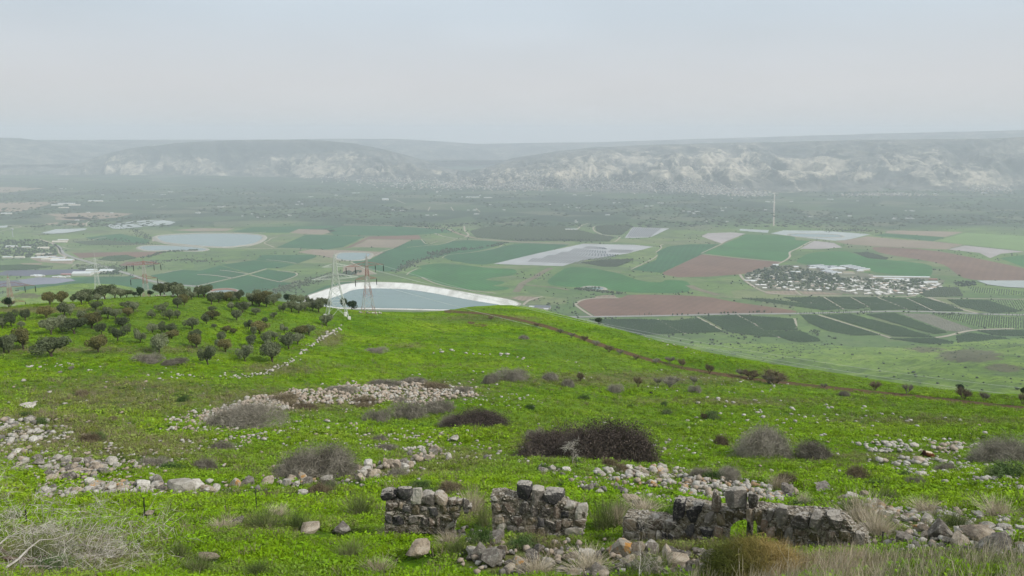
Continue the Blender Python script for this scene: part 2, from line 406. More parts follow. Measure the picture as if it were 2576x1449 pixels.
# dryness and bare soil, by blobs given in the picture and laid on the ground
DRY = [(120, 1090, 210, 55, 1.3), (330, 1130, 260, 45, .9), (300, 1000, 330, 60, .8), (700, 1010, 260, 35, 1.0), (1050, 985, 200, 30, .9), (900, 1190, 250, 18, .9),
       (1600, 955, 420, 22, .8), (1250, 1250, 150, 10, .3), (2200, 1150, 300, 25, .6), (2350, 1330, 250, 45, .8), (1700, 1200, 300, 25, .6), (1900, 1120, 140, 30, .4), (1350, 1400, 200, 40, 1.4),
       (1700, 1400, 260, 40, 1.2), (2200, 1425, 400, 25, .6), (150, 1400, 200, 60, 1.1), (1450, 1120, 210, 45, .7), (700, 1330, 260, 30, .6), (1150, 1300, 260, 40, .6), (450, 1300, 300, 20, .2),
       (300, 880, 500, 12, .7), (1850, 1010, 400, 14, .7), (2300, 1060, 300, 12, .7), (960, 920, 400, 10, .4), (600, 1240, 500, 12, .6), (1130, 1150, 170, 30, .7), (830, 850, 40, 30, .9), (700, 930, 120, 18, .9), (1230, 800, 160, 10, .8), (100, 780, 200, 8, 1.1), (1020, 870, 60, 8, .7)]
def dryness(X, Y, Z):
    px, py = pix(X, Y, Z); d = np.zeros(X.shape)
    for x, y, a, b, s in DRY: d = np.maximum(d, s * np.exp(-(((px - x) / a) ** 2 + ((py - y) / b) ** 2)))
    return d
TRACK = [(1120, 783), (1190, 787), (1240, 793), (1300, 803), (1370, 820), (1440, 842), (1500, 864), (1560, 883), (1640, 907), (1720, 926), (1800, 940), (1900, 955), (2000, 966), (2100, 977), (2200, 988), (2300, 997), (2400, 1008), (2500, 1019), (2600, 1029), (2720, 1042)]
X, Y, Z, q = polar('hillside', -0.9, 0.9, 860, 0.6, 520, 760, None)
Z = Z
dry = dryness(X, Y, Z)
px, py = pix(X, Y, Z)
soil = np.zeros(X.shape)
ty = np.interp(px, [p[0] for p in TRACK], [p[1] for p in TRACK]); on = (px > 1115) & (px < 2800)
soil = np.where(on, 1.15 * np.exp(-((py - ty) / (3.6 + np.clip((px - 1120) / 400, 0, 1) * 2.2 + 1.2 * fbm(px / 60, py * 0, 3, 2))) ** 2), 0)
for x, y, a, b, s in [(1185, 812, 16, 5, .9), (1210, 818, 35, 6, .8), (1110, 797, 14, 3, .6), (780, 1000, 330, 22, .42), (1120, 1130, 150, 2.5, .55), (1980, 1185, 140, 2.5, .5), (1880, 1170, 60, 2.5, .5), (760, 1265, 60, 3, .3)]:
    soil = np.maximum(soil, s * np.exp(-(((px - x) / a) ** 2 + ((py - y) / b) ** 2)))
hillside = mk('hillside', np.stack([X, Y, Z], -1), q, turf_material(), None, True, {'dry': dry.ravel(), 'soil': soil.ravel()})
tag(hillside, kind='structure')

def foot_material():
    m = NM('foothill_grass')
    n1 = m.noise(0.006, 5, 0.6); n2 = m.noise(0.05, 5, 0.7, m.P((1, 1, 1)))
    c = m.ramp(m.math('ADD', m.math('MULTIPLY', n1, 0.6), m.math('MULTIPLY', n2, 0.4)), [(0.36, (0.090, 0.140, 0.045)), (0.46, (0.130, 0.215, 0.040)), (0.54, (0.195, 0.300, 0.045)), (0.64, (0.27, 0.34, 0.10))])
    dr = m.attr('rough'); c = m.mix(m.mr(m.math('ADD', m.math('MULTIPLY', dr, 1.0), m.math('MULTIPLY', m.noise(0.03, 6, .8), 1.6)), 1.18, 1.42, 0, 0.85, True), c, (0.13, 0.11, 0.075))
    c = m.mix(m.mr(m.noise(0.12, 5, 0.8, m.P((.5, 1.5, 1))), 0.52, 0.64, 0, 0.7), c, (0.050, 0.085, 0.025))
    m.col(c); m.bump(m.noise(0.03, 7, 0.75), 9.0, 1.0); return m.m
X, Y, Z, q = polar('foothills', -0.9, 0.9, 420, 518, 2590, 330, None)
px, py = pix(X, Y, Z); rough = np.zeros(X.shape)
for x, y, a, b, s in [(2440, 895, 90, 18, 1.1), (2330, 880, 60, 10, .8), (2520, 925, 60, 14, .9), (1790, 905, 90, 12, .5), (1720, 862, 60, 10, .4), (60, 745, 60, 12, .7), (2050, 885, 200, 6, .3)]:
    rough = np.maximum(rough, s * np.exp(-(((px - x) / a) ** 2 + ((py - y) / b) ** 2)))
foothills = mk('foothills', np.stack([X, Y, Z], -1), q, foot_material(), None, True, {'rough': rough.ravel()})
tag(foothills, kind='structure')
# ---------------------------------------------------------------- the valley floor
def floor_material():
    m = NM('valley_ground')
    pos = m.n('ShaderNodeNewGeometry').outputs['Position']; sp = m.n('ShaderNodeSeparateXYZ'); m.l(pos, sp.inputs[0])
    n1 = m.noise(0.0016, 5, 0.6); n2 = m.noise(0.012, 5, 0.7); n3 = m.noise(0.07, 3, 0.7)
    past = m.ramp(m.math('ADD', m.math('MULTIPLY', n1, 0.5), m.math('MULTIPLY', n2, 0.5)), [(0.32, (0.060, 0.110, 0.035)), (0.46, (0.11, 0.185, 0.042)), (0.57, (0.16, 0.225, 0.065)), (0.68, (0.215, 0.195, 0.115))])
    past = m.mix(m.mr(m.noise(0.03, 6, .8), 0.50, 0.66, 0, 0.6), past, (0.04, 0.07, 0.022))
    pc = m.n('ShaderNodeSeparateColor'); m.l(m.vor(0.0062, m.P((0.6, 1.0, 1), rot=(0, 0, 0.5)), 'Color'), pc.inputs[0])
    past = m.mix(m.mr(pc.outputs[0], .55, .60, 0, .45), past, (0.055, 0.115, 0.038)); past = m.mix(m.mr(pc.outputs[1], .80, .82, 0, .35), past, (0.22, 0.19, 0.12))
    past = m.mix(m.mr(m.noise(0.008, 7, .8, m.P((.6, 1.4, 1))), .50, .60, 0, .6), past, (0.075, 0.105, 0.05))
    cells = m.vor(0.0042, m.P((0.75, 1.0, 1), rot=(0, 0, 0.25)), 'Color'); sc = m.n('ShaderNodeSeparateColor'); m.l(cells, sc.inputs[0])
    orch = m.ramp(sc.outputs[0], [(0.0, (0.014, 0.034, 0.022)), (0.40, (0.026, 0.058, 0.028)), (0.68, (0.042, 0.080, 0.034)), (0.86, (0.070, 0.12, 0.048)), (0.96, (0.13, 0.14, 0.085))])
    edge = m.vor(0.0042, m.P((0.75, 1.0, 1), rot=(0, 0, 0.25)), 'Distance', 'DISTANCE_TO_EDGE')
    orch = m.mix(m.mr(edge, 0.0, 0.025, 0.25, 0.0), orch, (0.15, 0.15, 0.11))
    orch = m.mix(m.mr(m.noise(0.03, 4, 0.8), 0.4, 0.62, 0, 0.55), orch, (0.02, 0.035, 0.018))
    dd = m.math('ADD', sp.outputs[1], m.math('MULTIPLY', m.math('SUBTRACT', n1, 0.5), 2200))
    f = m.mr(dd, 4300, 4900, 0, 1, True)
    c = m.mix(f, past, orch)
    m.col(c); m.bump(m.noise(0.02, 5, 0.7), 3.0, 0.5); return m.m
FM = floor_material()
nx, ny = 60, 60
gx = np.linspace(-21000, 21000, nx); gy = np.linspace(-4000, 21000, ny)
GX, GY = np.meshgrid(gx, gy, indexing='ij'); idx = np.arange(nx * ny).reshape(nx, ny)
mk('valley_floor', np.stack([GX, GY, np.full(GX.shape, FLOOR)], -1), np.stack([idx[:-1, :-1], idx[1:, :-1], idx[1:, 1:], idx[:-1, 1:]], -1).reshape(-1, 4), FM).__setitem__('kind', 'structure')

def field_mat(name, base, rowdir=0.0, rowfreq=0.12, amp=0.12, var=0.18):
    m = NM(name); n = m.noise(0.006, 7, 0.72); n2 = m.noise(0.05, 3, 0.6)
    w = m.n('ShaderNodeTexWave', wave_type='BANDS', bands_direction='X'); w.inputs['Scale'].default_value = rowfreq; w.inputs['Distortion'].default_value = 0.6; w.inputs['Detail'].default_value = 1
    m.l(m.P((1, 1, 1), rot=(0, 0, rowdir)), w.inputs['Vector'])
    cc = m.n('ShaderNodeRGB'); cc.outputs[0].default_value = (*base, 1)
    c = m.sca(cc.outputs[0], m.mr(n, 0.3, 0.7, 1 - var, 1 + var)); c = m.sca(c, m.mr(n2, 0.3, 0.7, 0.93, 1.07)); c = m.sca(c, m.mr(w.outputs[1], 0, 1, 1 - amp, 1 + amp))
    m.col(c); return m.m
FG = field_mat('crop_green', (0.020, 0.100, 0.030), 0.3, 0.013, 0.10, .28)
FG2 = field_mat('crop_bright', (0.030, 0.132, 0.026), -0.5, 0.016, 0.12, .28)
FB = field_mat('ploughed_brown', (0.175, 0.098, 0.070), 0.6, 0.012, 0.05, 0.22)
FT = field_mat('stubble_tan', (0.26, 0.20, 0.145), 0.2, 0.02, 0.12)
FP = field_mat('plastic_mulch', (0.36, 0.32, 0.31), 0.9, 0.06, 0.14)
FW = field_mat('net_white', (0.38, 0.41, 0.40), 0.2, 0.05, 0.08)
FO = field_mat('orchard_soil', (0.045, 0.075, 0.028), 0.2, 0.06, 0.1)
FV = field_mat('vineyard_soil', (0.20, 0.185, 0.145), 0.5, 0.10, 0.15)
FL = field_mat('meadow_light', (0.15, 0.24, 0.07), 0.5, 0.03, 0.06)
FD = field_mat('tarp_dark', (0.115, 0.115, 0.155), 0.1, 0.06, 0.12)
TRK = plain('dirt_road', (0.38, 0.33, 0.26), 0.95, 0.1, 0.02)
from mathutils.geometry import tessellate_polygon
def smooth_poly(p, it=1):
    for _ in range(it):
        q = []
        for i in range(len(p)):
            a = p[i]; b = p[(i + 1) % len(p)]
            q.append((a[0] * .8 + b[0] * .2, a[1] * .8 + b[1] * .2)); q.append((a[0] * .2 + b[0] * .8, a[1] * .2 + b[1] * .8))
        p = q
    return p
FIELDS = []
def field(name, v, pts, mat, lift=0.35, sm=0, label=None):
    P2 = [V(v, *p) for p in pts]
    if sm: P2 = smooth_poly(P2, sm)
    W = [on_floor(x, y) for x, y in P2]
    tri = tessellate_polygon([[Vector((float(a), float(b), 0)) for a, b in W]])
    o = mk(name, [(a, b, FLOOR + lift) for a, b in W], [t for t in tri], mat)
    me = o.data
    for p_ in me.polygons:
        if p_.normal.z < 0: p_.flip()
    tag(o, label, kind='structure'); FIELDS.append((P2, W)); return W
def ribbon(name, v, pts, width, mat, lift=0.9, wob=0.0):
    P2 = [V(v, *p) for p in pts]; W = np.array([on_floor(x, y) for x, y in P2])
    d = np.diff(W, axis=0); L = np.r_[0, np.cumsum(np.hypot(d[:, 0], d[:, 1]))]; n = max(len(W), int(L[-1] / 25)); s = np.linspace(0, L[-1], n)
    c = np.c_[np.interp(s, L, W[:, 0]), np.interp(s, L, W[:, 1])]
    if len(c) > 4:
        for _ in range(3): c[1:-1] = .25 * c[:-2] + .5 * c[1:-1] + .25 * c[2:]
    t = np.gradient(c, axis=0); t /= np.hypot(t[:, 0], t[:, 1])[:, None]; nrm = np.c_[-t[:, 1], t[:, 0]]
    a = c + nrm * width / 2; b = c - nrm * width / 2; z = np.full(n, FLOOR + lift)
    Vt = np.concatenate([np.c_[a, z], np.c_[b, z]]); i = np.arange(n - 1)
    return mk(name, Vt, np.stack([i + n, i + n + 1, i + 1, i], -1), mat).__setitem__('kind', 'structure')

# central fields
field('field', 2, [(-120,772),(0,745),(90,742),(400,747),(700,762),(830,775),(820,790),(640,805),(400,818),(170,815),(-60,815)], FG)
field('field', 1, [(1740,785),(1900,752),(2420,742),(2560,742),(2440,762),(2240,764),(2170,795),(1800,792)], FG)
field('field', 1, [(2172,797),(2242,767),(2530,775),(2420,808)], FT)
field('field', 1, [(1290,775),(1500,760),(1765,762),(1700,781),(1450,784)], FT)
field('field', 2, [(-500,905),(-280,810),(-110,812),(0,820),(170,822),(0,902),(-120,920)], FG)
field('field', 2, [(0,915),(200,822),(570,812),(590,842),(512,846),(190,842),(60,905)], FB)
field('field', 2, [(192,845),(508,849),(400,908),(70,902)], FT)
field('field', 2, [(380,912),(512,851),(590,848),(612,850),(627,885),(720,890),(840,847),(1200,862),(1190,885),(1000,935),(700,975),(540,1000),(440,1045),(420,1085),(260,1085),(40,1012),(200,1000),(300,942)], FG, sm=1)
field('field', 2, [(745,970),(820,958),(1000,940),(1190,900),(1320,872),(1640,875),(1720,883),(1500,942),(1100,1032),(1000,1034),(800,1002)], FG, sm=1)
field('field', 2, [(490,1095),(560,1070),(600,1065),(560,1045),(700,1022),(900,1035),(1100,1060),(1290,1065),(1310,1090),(1280,1115),(1100,1133),(1060,1150),(1220,1160),(1205,1178),(1100,1193),(1245,1200),(1250,1220),(1100,1232),(900,1220),(700,1180),(580,1130),(500,1115)], FG2, sm=2)
field('field', 2, [(1530,1160),(1590,1110),(1680,1052),(1850,1055),(2080,1100),(2180,1140),(2300,1167),(2400,1165),(2420,1147),(2580,1155),(2615,1195),(2590,1250),(2100,1243),(1900,1195),(1750,1205),(1560,1190)], FG2, sm=1)
field('field', 2, [(2170,1070),(2350,1000),(2370,960),(2352,940),(2450,895),(2600,880),(2840,880),(2700,955),(2390,1095),(2200,1075)], FG)
field('field', 2, [(1752,1330),(1772,1302),(1850,1285),(2080,1287),(2150,1257),(2574,1264),(2740,1275),(2940,1315),(3160,1345),(3410,1380),(3400,1395),(3190,1400),(2740,1412),(2450,1422),(1900,1428),(1862,1400)], FB, sm=1)
field('field', 3, [(160,950),(490,806),(850,820),(860,850),(975,855),(850,930),(805,945),(822,975),(762,1008),(400,975)], FG2)
field('field', 3, [(-140,1095),(155,957),(400,983),(740,1015),(700,1040),(460,1105),(200,1125),(-20,1128),(-130,1110)], FB)
field('field', 3, [(150,820),(200,797),(380,792),(482,801),(300,873),(230,850)], FP)
field('field', 3, [(850,1010),(960,942),(1240,930),(1300,955),(1450,992),(1600,1002),(1880,1032),(1890,1100),(1850,1130),(1500,1100),(1350,1060),(1200,1045),(950,1035)], FG2, sm=1)
field('field', 3, [(890,915),(1000,855),(1150,872),(1210,905),(1060,915)], FP)
field('field', 3, [(1160,860),(1400,822),(1700,850),(1960,863),(2120,885),(1990,920),(1850,915),(1445,895),(1250,880)], FT)
field('field', 3, [(1430,915),(1450,898),(1850,920),(2240,990),(2574,1060),(2700,1100),(2700,1160),(2230,1152),(2100,1130),(1990,1040),(1880,1010),(1500,950)], FB, sm=1)
field('field', 3, [(1540,782),(1620,778),(2120,788),(1980,826),(1530,796)], FT)
field('field', 3, [(1440,815),(1530,799),(1980,829),(1890,859)], FG)
field('field', 3, [(1893,860),(2140,796),(2700,825),(2700,945),(2280,900)], FL)
field('field', 3, [(2000,920),(2130,890),(2574,936),(2400,952),(2320,985),(2240,945)], FP)
field('field', 3, [(2390,985),(2574,960),(2800,980),(2800,1100),(2574,1053)], FG2)
field('plastic_tunnels', 3, [(2220,1156),(2700,1156),(2700,1216),(2450,1205),(2300,1185)], FW, 2.0)
field('field', 3, [(620,1232),(850,1230),(905,1256),(640,1256)], FT); field('field', 3, [(880,1233),(1190,1243),(1215,1260),(920,1258)], FT)
# grey ponds and covered plots of the right-hand background
field('field', 3, [(670,800),(770,776),(1080,780),(1420,806),(1240,850),(1150,853),(950,835),(850,822)], FW)
field('field', 3, [(440,765),(660,775),(650,795),(440,779)], FW)
# left-hand fields
field('field', 1, [(1130,1115),(1360,1072),(1500,1080),(1650,1040),(1860,1102),(1740,1140),(1480,1190),(1300,1180),(1150,1130)], FG, sm=0)
field('field', 1, [(1660,1035),(1900,1002),(2220,1030),(2100,1060),(2000,1062),(1870,1098)], FG)
field('field', 1, [(1880,1108),(2010,1070),(2230,1100),(2240,1112),(2100,1160)], FG)
field('field', 1, [(1500,1195),(1745,1142),(1860,1112),(2090,1164),(2200,1172),(1900,1250),(1600,1250)], FG)
field('field', 1, [(1920,1000),(1970,962),(2350,960),(2380,975),(2230,1026)], FG)
field('field', 1, [(100,1212),(560,1130),(1000,1121),(1180,1190),(1150,1215),(700,1262),(340,1262)], FG)
field('field', 1, [(2380,1300),(2300,1258),(2450,1192),(2640,1155),(2640,1168),(2500,1195)], FG)
field('field', 1, [(540,945),(1240,935),(1200,957),(1000,985),(880,967),(600,985)], FB)
field('field', 1, [(890,1040),(950,1012),(1170,1007),(1190,1025),(1000,1045)], FB)
field('field', 1, [(350,655),(760,640),(1000,650),(880,680),(700,695),(500,690)], FT); field('field', 1, [(410,680),(620,672),(700,692),(560,702),(420,696)], FT)
field('field', 1, [(-200,575),(0,570),(450,560),(300,600),(150,635),(-200,645)], FT); field('field', 1, [(-200,455),(0,450),(340,460),(60,492),(-200,500)], FT)
field('field', 1, [(640,830),(900,800),(1130,850),(1100,880),(700,850)], FG); field('field', 1, [(0,1040),(160,1030),(400,1050),(200,1075),(0,1078)], FG)
field('field', 1, [(340,725),(440,715),(430,730),(345,737)], FT); field('field', 1, [(470,735),(560,718),(650,722),(620,742)], FT)
field('field', 1, [(2230,940),(2330,920),(2600,925),(2900,940),(2740,1000),(2600,1003),(2380,962)], FT)
field('field', 2, [(2, 1050),(60,1030),(180,1075),(240,1105),(100,1115),(0,1090)], FT)
for p in ([(800,738),(1000,711),(1018,718),(830,741)], [(800,743),(1012,729),(1078,752),(900,768),(850,766)], [(1024,720),(1030,706),(1215,700),(1100,715)], [(1025,728),(1225,702),(1320,716),(1280,735),(1085,748)],
          [(305,800),(420,770),(655,763),(640,776),(500,798),(400,804)], [(-40,748),(60,742),(50,757),(-40,760)]):
    field('netted_plot', 1, p, FW, 2.5)
field('covered_pond', 1, [(-60,1112),(50,1080),(400,1072),(640,1070),(650,1088),(500,1106),(200,1121),(0,1116)], FD, 1.0)
field('covered_pond', 1, [(130,1150),(300,1130),(530,1140),(570,1155),(420,1178),(230,1188),(170,1172)], field_mat('tarp_pale', (0.22, 0.22, 0.27), 0.1, 0.06, 0.06), 1.0)
field('covered_pond', 1, [(-40,1160),(120,1152),(210,1190),(100,1196),(-40,1207)], FD, 1.0)

# water
def water_material():
    m = NM('water'); m.b.inputs['Roughness'].default_value = 0.12; m.b.inputs['Specular IOR Level'].default_value = 0.3
    n = m.noise(0.01, 4, 0.6); m.col(m.ramp(n, [(0.3, (0.095, 0.165, 0.148)), (0.7, (0.12, 0.195, 0.17))])); m.bump(m.noise(0.5, 3, 0.6, m.P((1, 2.5, 1))), 0.03, 0.5); return m.m
WM = water_material()
BANK = plain('pond_bank', (0.33, 0.31, 0.26), 0.9, 0.1, 0.03); LINER = NM('concrete_liner')
ln = LINER.noise(0.03, 5, 0.6, LINER.P((1, .3, 1))); LINER.col(LINER.ramp(ln, [(0.35, (0.52, 0.50, 0.45)), (0.6, (0.78, 0.765, 0.71))])); LINER = LINER.m
def pond(v, pts, bank, h_rim, h_water, slope_w, liner, sm=2, name='pond'):
    P2 = smooth_poly([V(v, *p) for p in pts], sm); W = np.array([on_floor(x, y, FLOOR + h_water) for x, y in P2]); c = W.mean(0)
    t = np.roll(W, -1, 0) - np.roll(W, 1, 0); t /= np.hypot(t[:, 0], t[:, 1])[:, None]; nn = np.c_[t[:, 1], -t[:, 0]]
    if ((W - c) * nn).sum() < 0: nn = -nn
    n = len(W); base = mk(name + '_bank', np.concatenate([np.c_[W - nn * 6, np.full(n, FLOOR + h_water - 1.5)], np.c_[W + nn * slope_w, np.full(n, FLOOR + h_rim)], np.c_[W + nn * (slope_w + bank), np.full(n, FLOOR + h_rim)], np.c_[W + nn * (slope_w + bank + 2.2 * h_rim), np.full(n, FLOOR - 0.5)]]),
        np.concatenate([np.stack([np.arange(n) + k * n, (np.arange(n) + 1) % n + k * n, (np.arange(n) + 1) % n + (k + 1) * n, np.arange(n) + (k + 1) * n], -1) for k in range(3)]),
        [liner, BANK, BANK], None, False, None, np.repeat([0, 1, 2], n))
    tag(base, kind='structure')
    tri = tessellate_polygon([[Vector((float(a), float(b), 0)) for a, b in W]])
    o = mk(name + '_water', np.c_[W, np.full(n, FLOOR + h_water)], [t_ for t_ in tri], WM)
    for p_ in o.data.polygons:
        if p_.normal.z < 0: p_.flip()
    tag(o, kind='structure')
# the big reservoir: water outline and a wide pale liner on its far side
def reservoir():
    lo = FLOOR + 2.0; hi = FLOOR + 11.0
    wat = [V(2, *p) for p in [(-170,1330),(-100,1290),(0,1255),(60,1228),(130,1216),(220,1212),(330,1213),(450,1217),(560,1229),(700,1251),(800,1270),(900,1288),(1000,1306),(1100,1322),(1180,1336),(1150,1350),(1000,1362),(870,1370),(500,1362),(110,1356),(-60,1350)]]
    rim = [V(2, *p) for p in [(-280,1285),(-150,1230),(-10,1186),(60,1175),(130,1168),(260,1165),(380,1168),(500,1175),(640,1195),(770,1216),(900,1238),(1020,1258),(1140,1276),(1230,1292),(1300,1315),(1312,1335),(1180,1378),(900,1380),(500,1371),(90,1364),(-200,1362)]]
    n = len(wat)
    def dn(p):
        out = []
        for i in range(n):
            for t in (0, .25, .5, .75):
                p0, p1, p2, p3 = [p[(i + k) % n] for k in (-1, 0, 1, 2)]
                out.append(tuple(0.5 * (2 * p1[k] + (p2[k] - p0[k]) * t + (2 * p0[k] - 5 * p1[k] + 4 * p2[k] - p3[k]) * t * t + (-p0[k] + 3 * p1[k] - 3 * p2[k] + p3[k]) * t ** 3) for k in (0, 1)))
        return out
    wat = dn(wat); rim = dn(rim); n = len(wat)
    A = np.array([on_floor(x, y, lo) for x, y in wat]); B = np.array([on_floor(x, y, hi) for x, y in rim]); c = A.mean(0)
    o1 = B - c; L = np.hypot(o1[:, 0], o1[:, 1])[:, None]; C_ = B + o1 / L * 9; D = B + o1 / L * 34; A2 = A - (A - c) * 0.02
    z = lambda P_, h: np.c_[P_, np.full(n, h)]
    ring = lambda k: np.stack([np.arange(n) + k * n, (np.arange(n) + 1) % n + k * n, (np.arange(n) + 1) % n + (k + 1) * n, np.arange(n) + (k + 1) * n], -1)
    o = mk('reservoir_bank', np.concatenate([z(A2, lo - 1.2), z(B, hi), z(C_, hi), z(D, FLOOR - .5)]), np.concatenate([ring(0), ring(1), ring(2)]), [LINER, BANK, plain('bank_grass', (0.13, 0.17, 0.07), .95, .15, .03)], None, False, None, np.repeat([0, 1, 2], n))
    tag(o, kind='structure')
    tri = tessellate_polygon([[Vector((float(a), float(b), 0)) for a, b in A]])
    w_ = mk('reservoir_water', z(A, lo), [t_ for t_ in tri], WM)
    for p_ in w_.data.polygons:
        if p_.normal.z < 0: p_.flip()
    tag(w_, kind='structure')
reservoir()
pond(1, [(1175,818),(1300,808),(1500,800),(1800,801),(1960,812),(1975,832),(1940,860),(1880,882),(1700,903),(1500,893),(1250,868),(1190,845)], 8, 5, 2, 6, BANK, sm=1)
pond(1, [(1035,905),(1080,893),(1220,890),(1400,897),(1560,915),(1520,932),(1250,926),(1110,930)], 6, 3, 1, 5, BANK)
pond(2, [(-30,945),(100,943),(205,948),(205,965),(150,998),(40,1003),(-60,985)], 6, 3, 1, 5, BANK)
pond(2, [(1800,1207),(1850,1197),(1950,1205),(1960,1218),(1880,1222),(1810,1217)], 4, 3, 1.5, 5, BANK)
pond(3, [(790,800),(1170,806),(1230,827),(1000,828),(860,824)], 3, 3, 1.5, 5, BANK)
pond(1, [(1590,1228),(1700,1218),(1765,1228),(1770,1240),(1700,1248),(1600,1240)], 5, 4, 0.5, 5, plain('red_earth', (0.25, 0.11, 0.07), .95, .1, .05), name='earth_basin')

# solar farm basins between the central fields
POOL = plain('grey_basin', (0.38, 0.38, 0.38), 0.6, 0.15, 0.01)
field('solar_ground', 2, [(1130,1028),(1480,945),(1800,878),(2190,885),(2330,900),(2140,950),(1780,1005),(1650,1045),(1290,1035)], POOL, 0.5)
field('solar_ground', 2, [(2115,835),(2175,752),(2450,762),(2330,820),(2290,830)], POOL, 0.5)
PANEL = plain('solar_panel', (0.03, 0.035, 0.06), 0.3, 0.1, 0.1)
PAN = MB()
def quadrows(v, quad, nrows, frac=0.5, h=3.0, skip=()):
    a, b, c, d = [np.array(on_floor(*V(v, *p))) for p in quad]     # a->b along which rows are repeated, a->d the row length
    for i in range(nrows):
        if i in skip: continue
        t0, t1 = i / nrows, (i + frac) / nrows
        p = [a + (b - a) * t0, a + (b - a) * t1, d + (c - d) * t1, d + (c - d) * t0]
        z = [FLOOR + 1.5, FLOOR + 1.5 + h * .5, FLOOR + 1.5 + h * .5, FLOOR + 1.5]
        PAN.add([(*q_, zz_) for q_, zz_ in zip(p, z)], [(0, 1, 2, 3)])
quadrows(2, [(1390,1012),(1790,1030),(1830,1003),(1430,986)], 17, .45)
quadrows(2, [(1500,988),(1990,1003),(2030,982),(1550,962)], 20, .45)
quadrows(2, [(1600,962),(2060,978),(2040,960),(1650,938)], 19, .45)
quadrows(2, [(1700,938),(1990,952),(1980,935),(1740,912)], 14, .45)
quadrows(2, [(1990,942),(2160,948),(2190,925),(2020,920)], 12, .5)
quadrows(2, [(1800,912),(1990,922),(1970,908),(1840,895)], 14, .5)
quadrows(2, [(2135,826),(2310,826),(2400,760),(2180,757)], 13, .55)
PANO = PAN.build('solar_panels', PANEL); tag(PANO, kind='stuff')

# roads and tracks
road = lambda v, pts, wd=7, m_=TRK, l=0.9: ribbon('road', v, pts, wd, m_, l)
ASPH = plain('asphalt_pale', (0.30, 0.29, 0.27), 0.9, 0.08, 0.02)
road(6, [(-900,285),(-500,280),(0,272),(300,262),(600,260),(870,259),(1100,252),(1300,246),(1640,240),(1900,245),(2130,254),(2300,264),(2800,272)], 16, ASPH)
road(3, [(440,1108),(470,1150),(560,1210),(650,1252),(900,1265),(1200,1270),(1500,1272),(1760,1276),(1780,1262),(1700,1225)], 10)
road(3, [(845,1222),(900,1262)], 7); road(3, [(1860,1283),(2000,1330),(2140,1385),(2290,1412)], 12); road(3, [(1830,1280),(1900,1285),(2300,1292),(2700,1296)], 8)
road(3, [(155,953),(400,983),(745,1014)], 6); road(3, [(150,950),(300,880),(330,860)], 6); road(3, [(980,856),(870,915),(808,942),(822,972),(790,1000),(700,1042)], 9)
road(2, [(1745,1335),(1765,1305),(1850,1283),(2070,1285)], 9); road(2, [(1745,1335),(1800,1380),(1870,1420)], 8)
road(2, [(60,1015),(120,1045),(200,1080),(250,1105)], 9); road(2, [(-60,1162),(60,1165),(210,1160),(200,1150),(170,1140)], 7); road(2, [(1340,1355),(1360,1330),(1400,1290),(1500,1275)], 9)
road(2, [(690,800),(760,825),(860,840),(1200,858),(1330,868),(1700,882)], 10); road(2, [(590,845),(620,880),(640,885),(710,860)], 6); road(2, [(845,845),(760,880),(640,890),(480,905)], 6)
road(2, [(910,745),(915,780),(950,812),(915,830)], 10); road(2, [(1760,770),(1790,740),(1850,722)], 9); road(2, [(1910,742),(1875,755),(1890,785),(1950,812),(2050,822),(2090,822),(2060,850),(2040,868),(1800,878)], 9)
road(2, [(2165,1070),(2340,985),(2360,965)], 6); road(2, [(2350,942),(2400,905),(2370,885),(2410,880)], 6)
road(2, [(300,940),(230,965),(200,995)], 6); road(2, [(380,912),(280,940)], 6); road(2, [(150,998),(220,955),(200,945)], 5)
road(2, [(480,1110),(500,1085),(560,1065)], 6); road(2, [(590,1130),(700,1180),(900,1222),(1150,1250)], 6)
road(2, [(745,985),(770,960),(1000,940),(1180,905),(1200,880)], 5)
road(1, [(400,880),(450,905),(470,950),(560,985),(650,1010),(1000,1115),(1100,1150),(1250,1180),(1500,1200)], 17, ASPH); road(1, [(470,900),(500,918),(630,917)], 7); road(1, [(300,845),(400,875),(440,910),(450,950),(500,980)], 12)
road(1, [(540,1050),(560,1030),(700,1000),(830,993)], 5); road(1, [(560,1115),(640,1120),(1010,1118)], 5)
road(1, [(1480,1108),(1600,1112),(1740,1135)], 7); road(1, [(1480,1195),(1700,1145),(1870,1105),(2000,1065)], 8); road(1, [(1650,1075),(1750,1085),(1865,1105)], 6); road(1, [(2000,998),(2100,1005),(2225,1025)], 6)
road(1, [(2080,1080),(2220,1090),(2250,1112),(2100,1165)], 6); road(1, [(1880,1110),(2000,1145),(2100,1165)], 5); road(1, [(1220,1100),(1300,1082),(1370,1072)], 5)
road(1, [(1150,860),(1150,830),(1200,812),(1300,803),(1500,795),(1900,797),(2000,790)], 9); road(1, [(1150,850),(1250,882),(1500,898),(1700,912),(2000,915),(2300,918)], 8); road(1, [(1940,850),(1960,870),(1900,890),(1820,908)], 7)
road(1, [(2060,905),(2010,885),(1970,870),(2030,850),(2020,838),(2090,825)], 7); road(1, [(690,850),(730,835),(800,828)], 8); road(1, [(905,888),(940,893),(1010,885),(1100,878)], 8)
road(3, [(695,745),(697,620),(702,500),(706,460)], 9, TRK, 1.5); road(3, [(530,622),(690,624)], 12); road(3, [(2145,727),(2350,717)], 8)
road(2, [(640,630),(655,600)], 8); road(2, [(810,600),(830,630)], 8); road(2, [(1000,612),(1030,638)], 8); road(2, [(120,555),(370,538),(470,577)], 9); road(2, [(700,585),(800,568)], 6)
road(1, [(0,785),(80,765),(180,748),(100,740),(40,738)], 8); road(1, [(1060,626),(1250,630)], 8); road(1, [(1180,610),(1250,590)], 8); road(1, [(650,745),(648,720),(700,690)], 8)
road(3, [(1140,1355),(1000,1320),(930,1322)], 4)
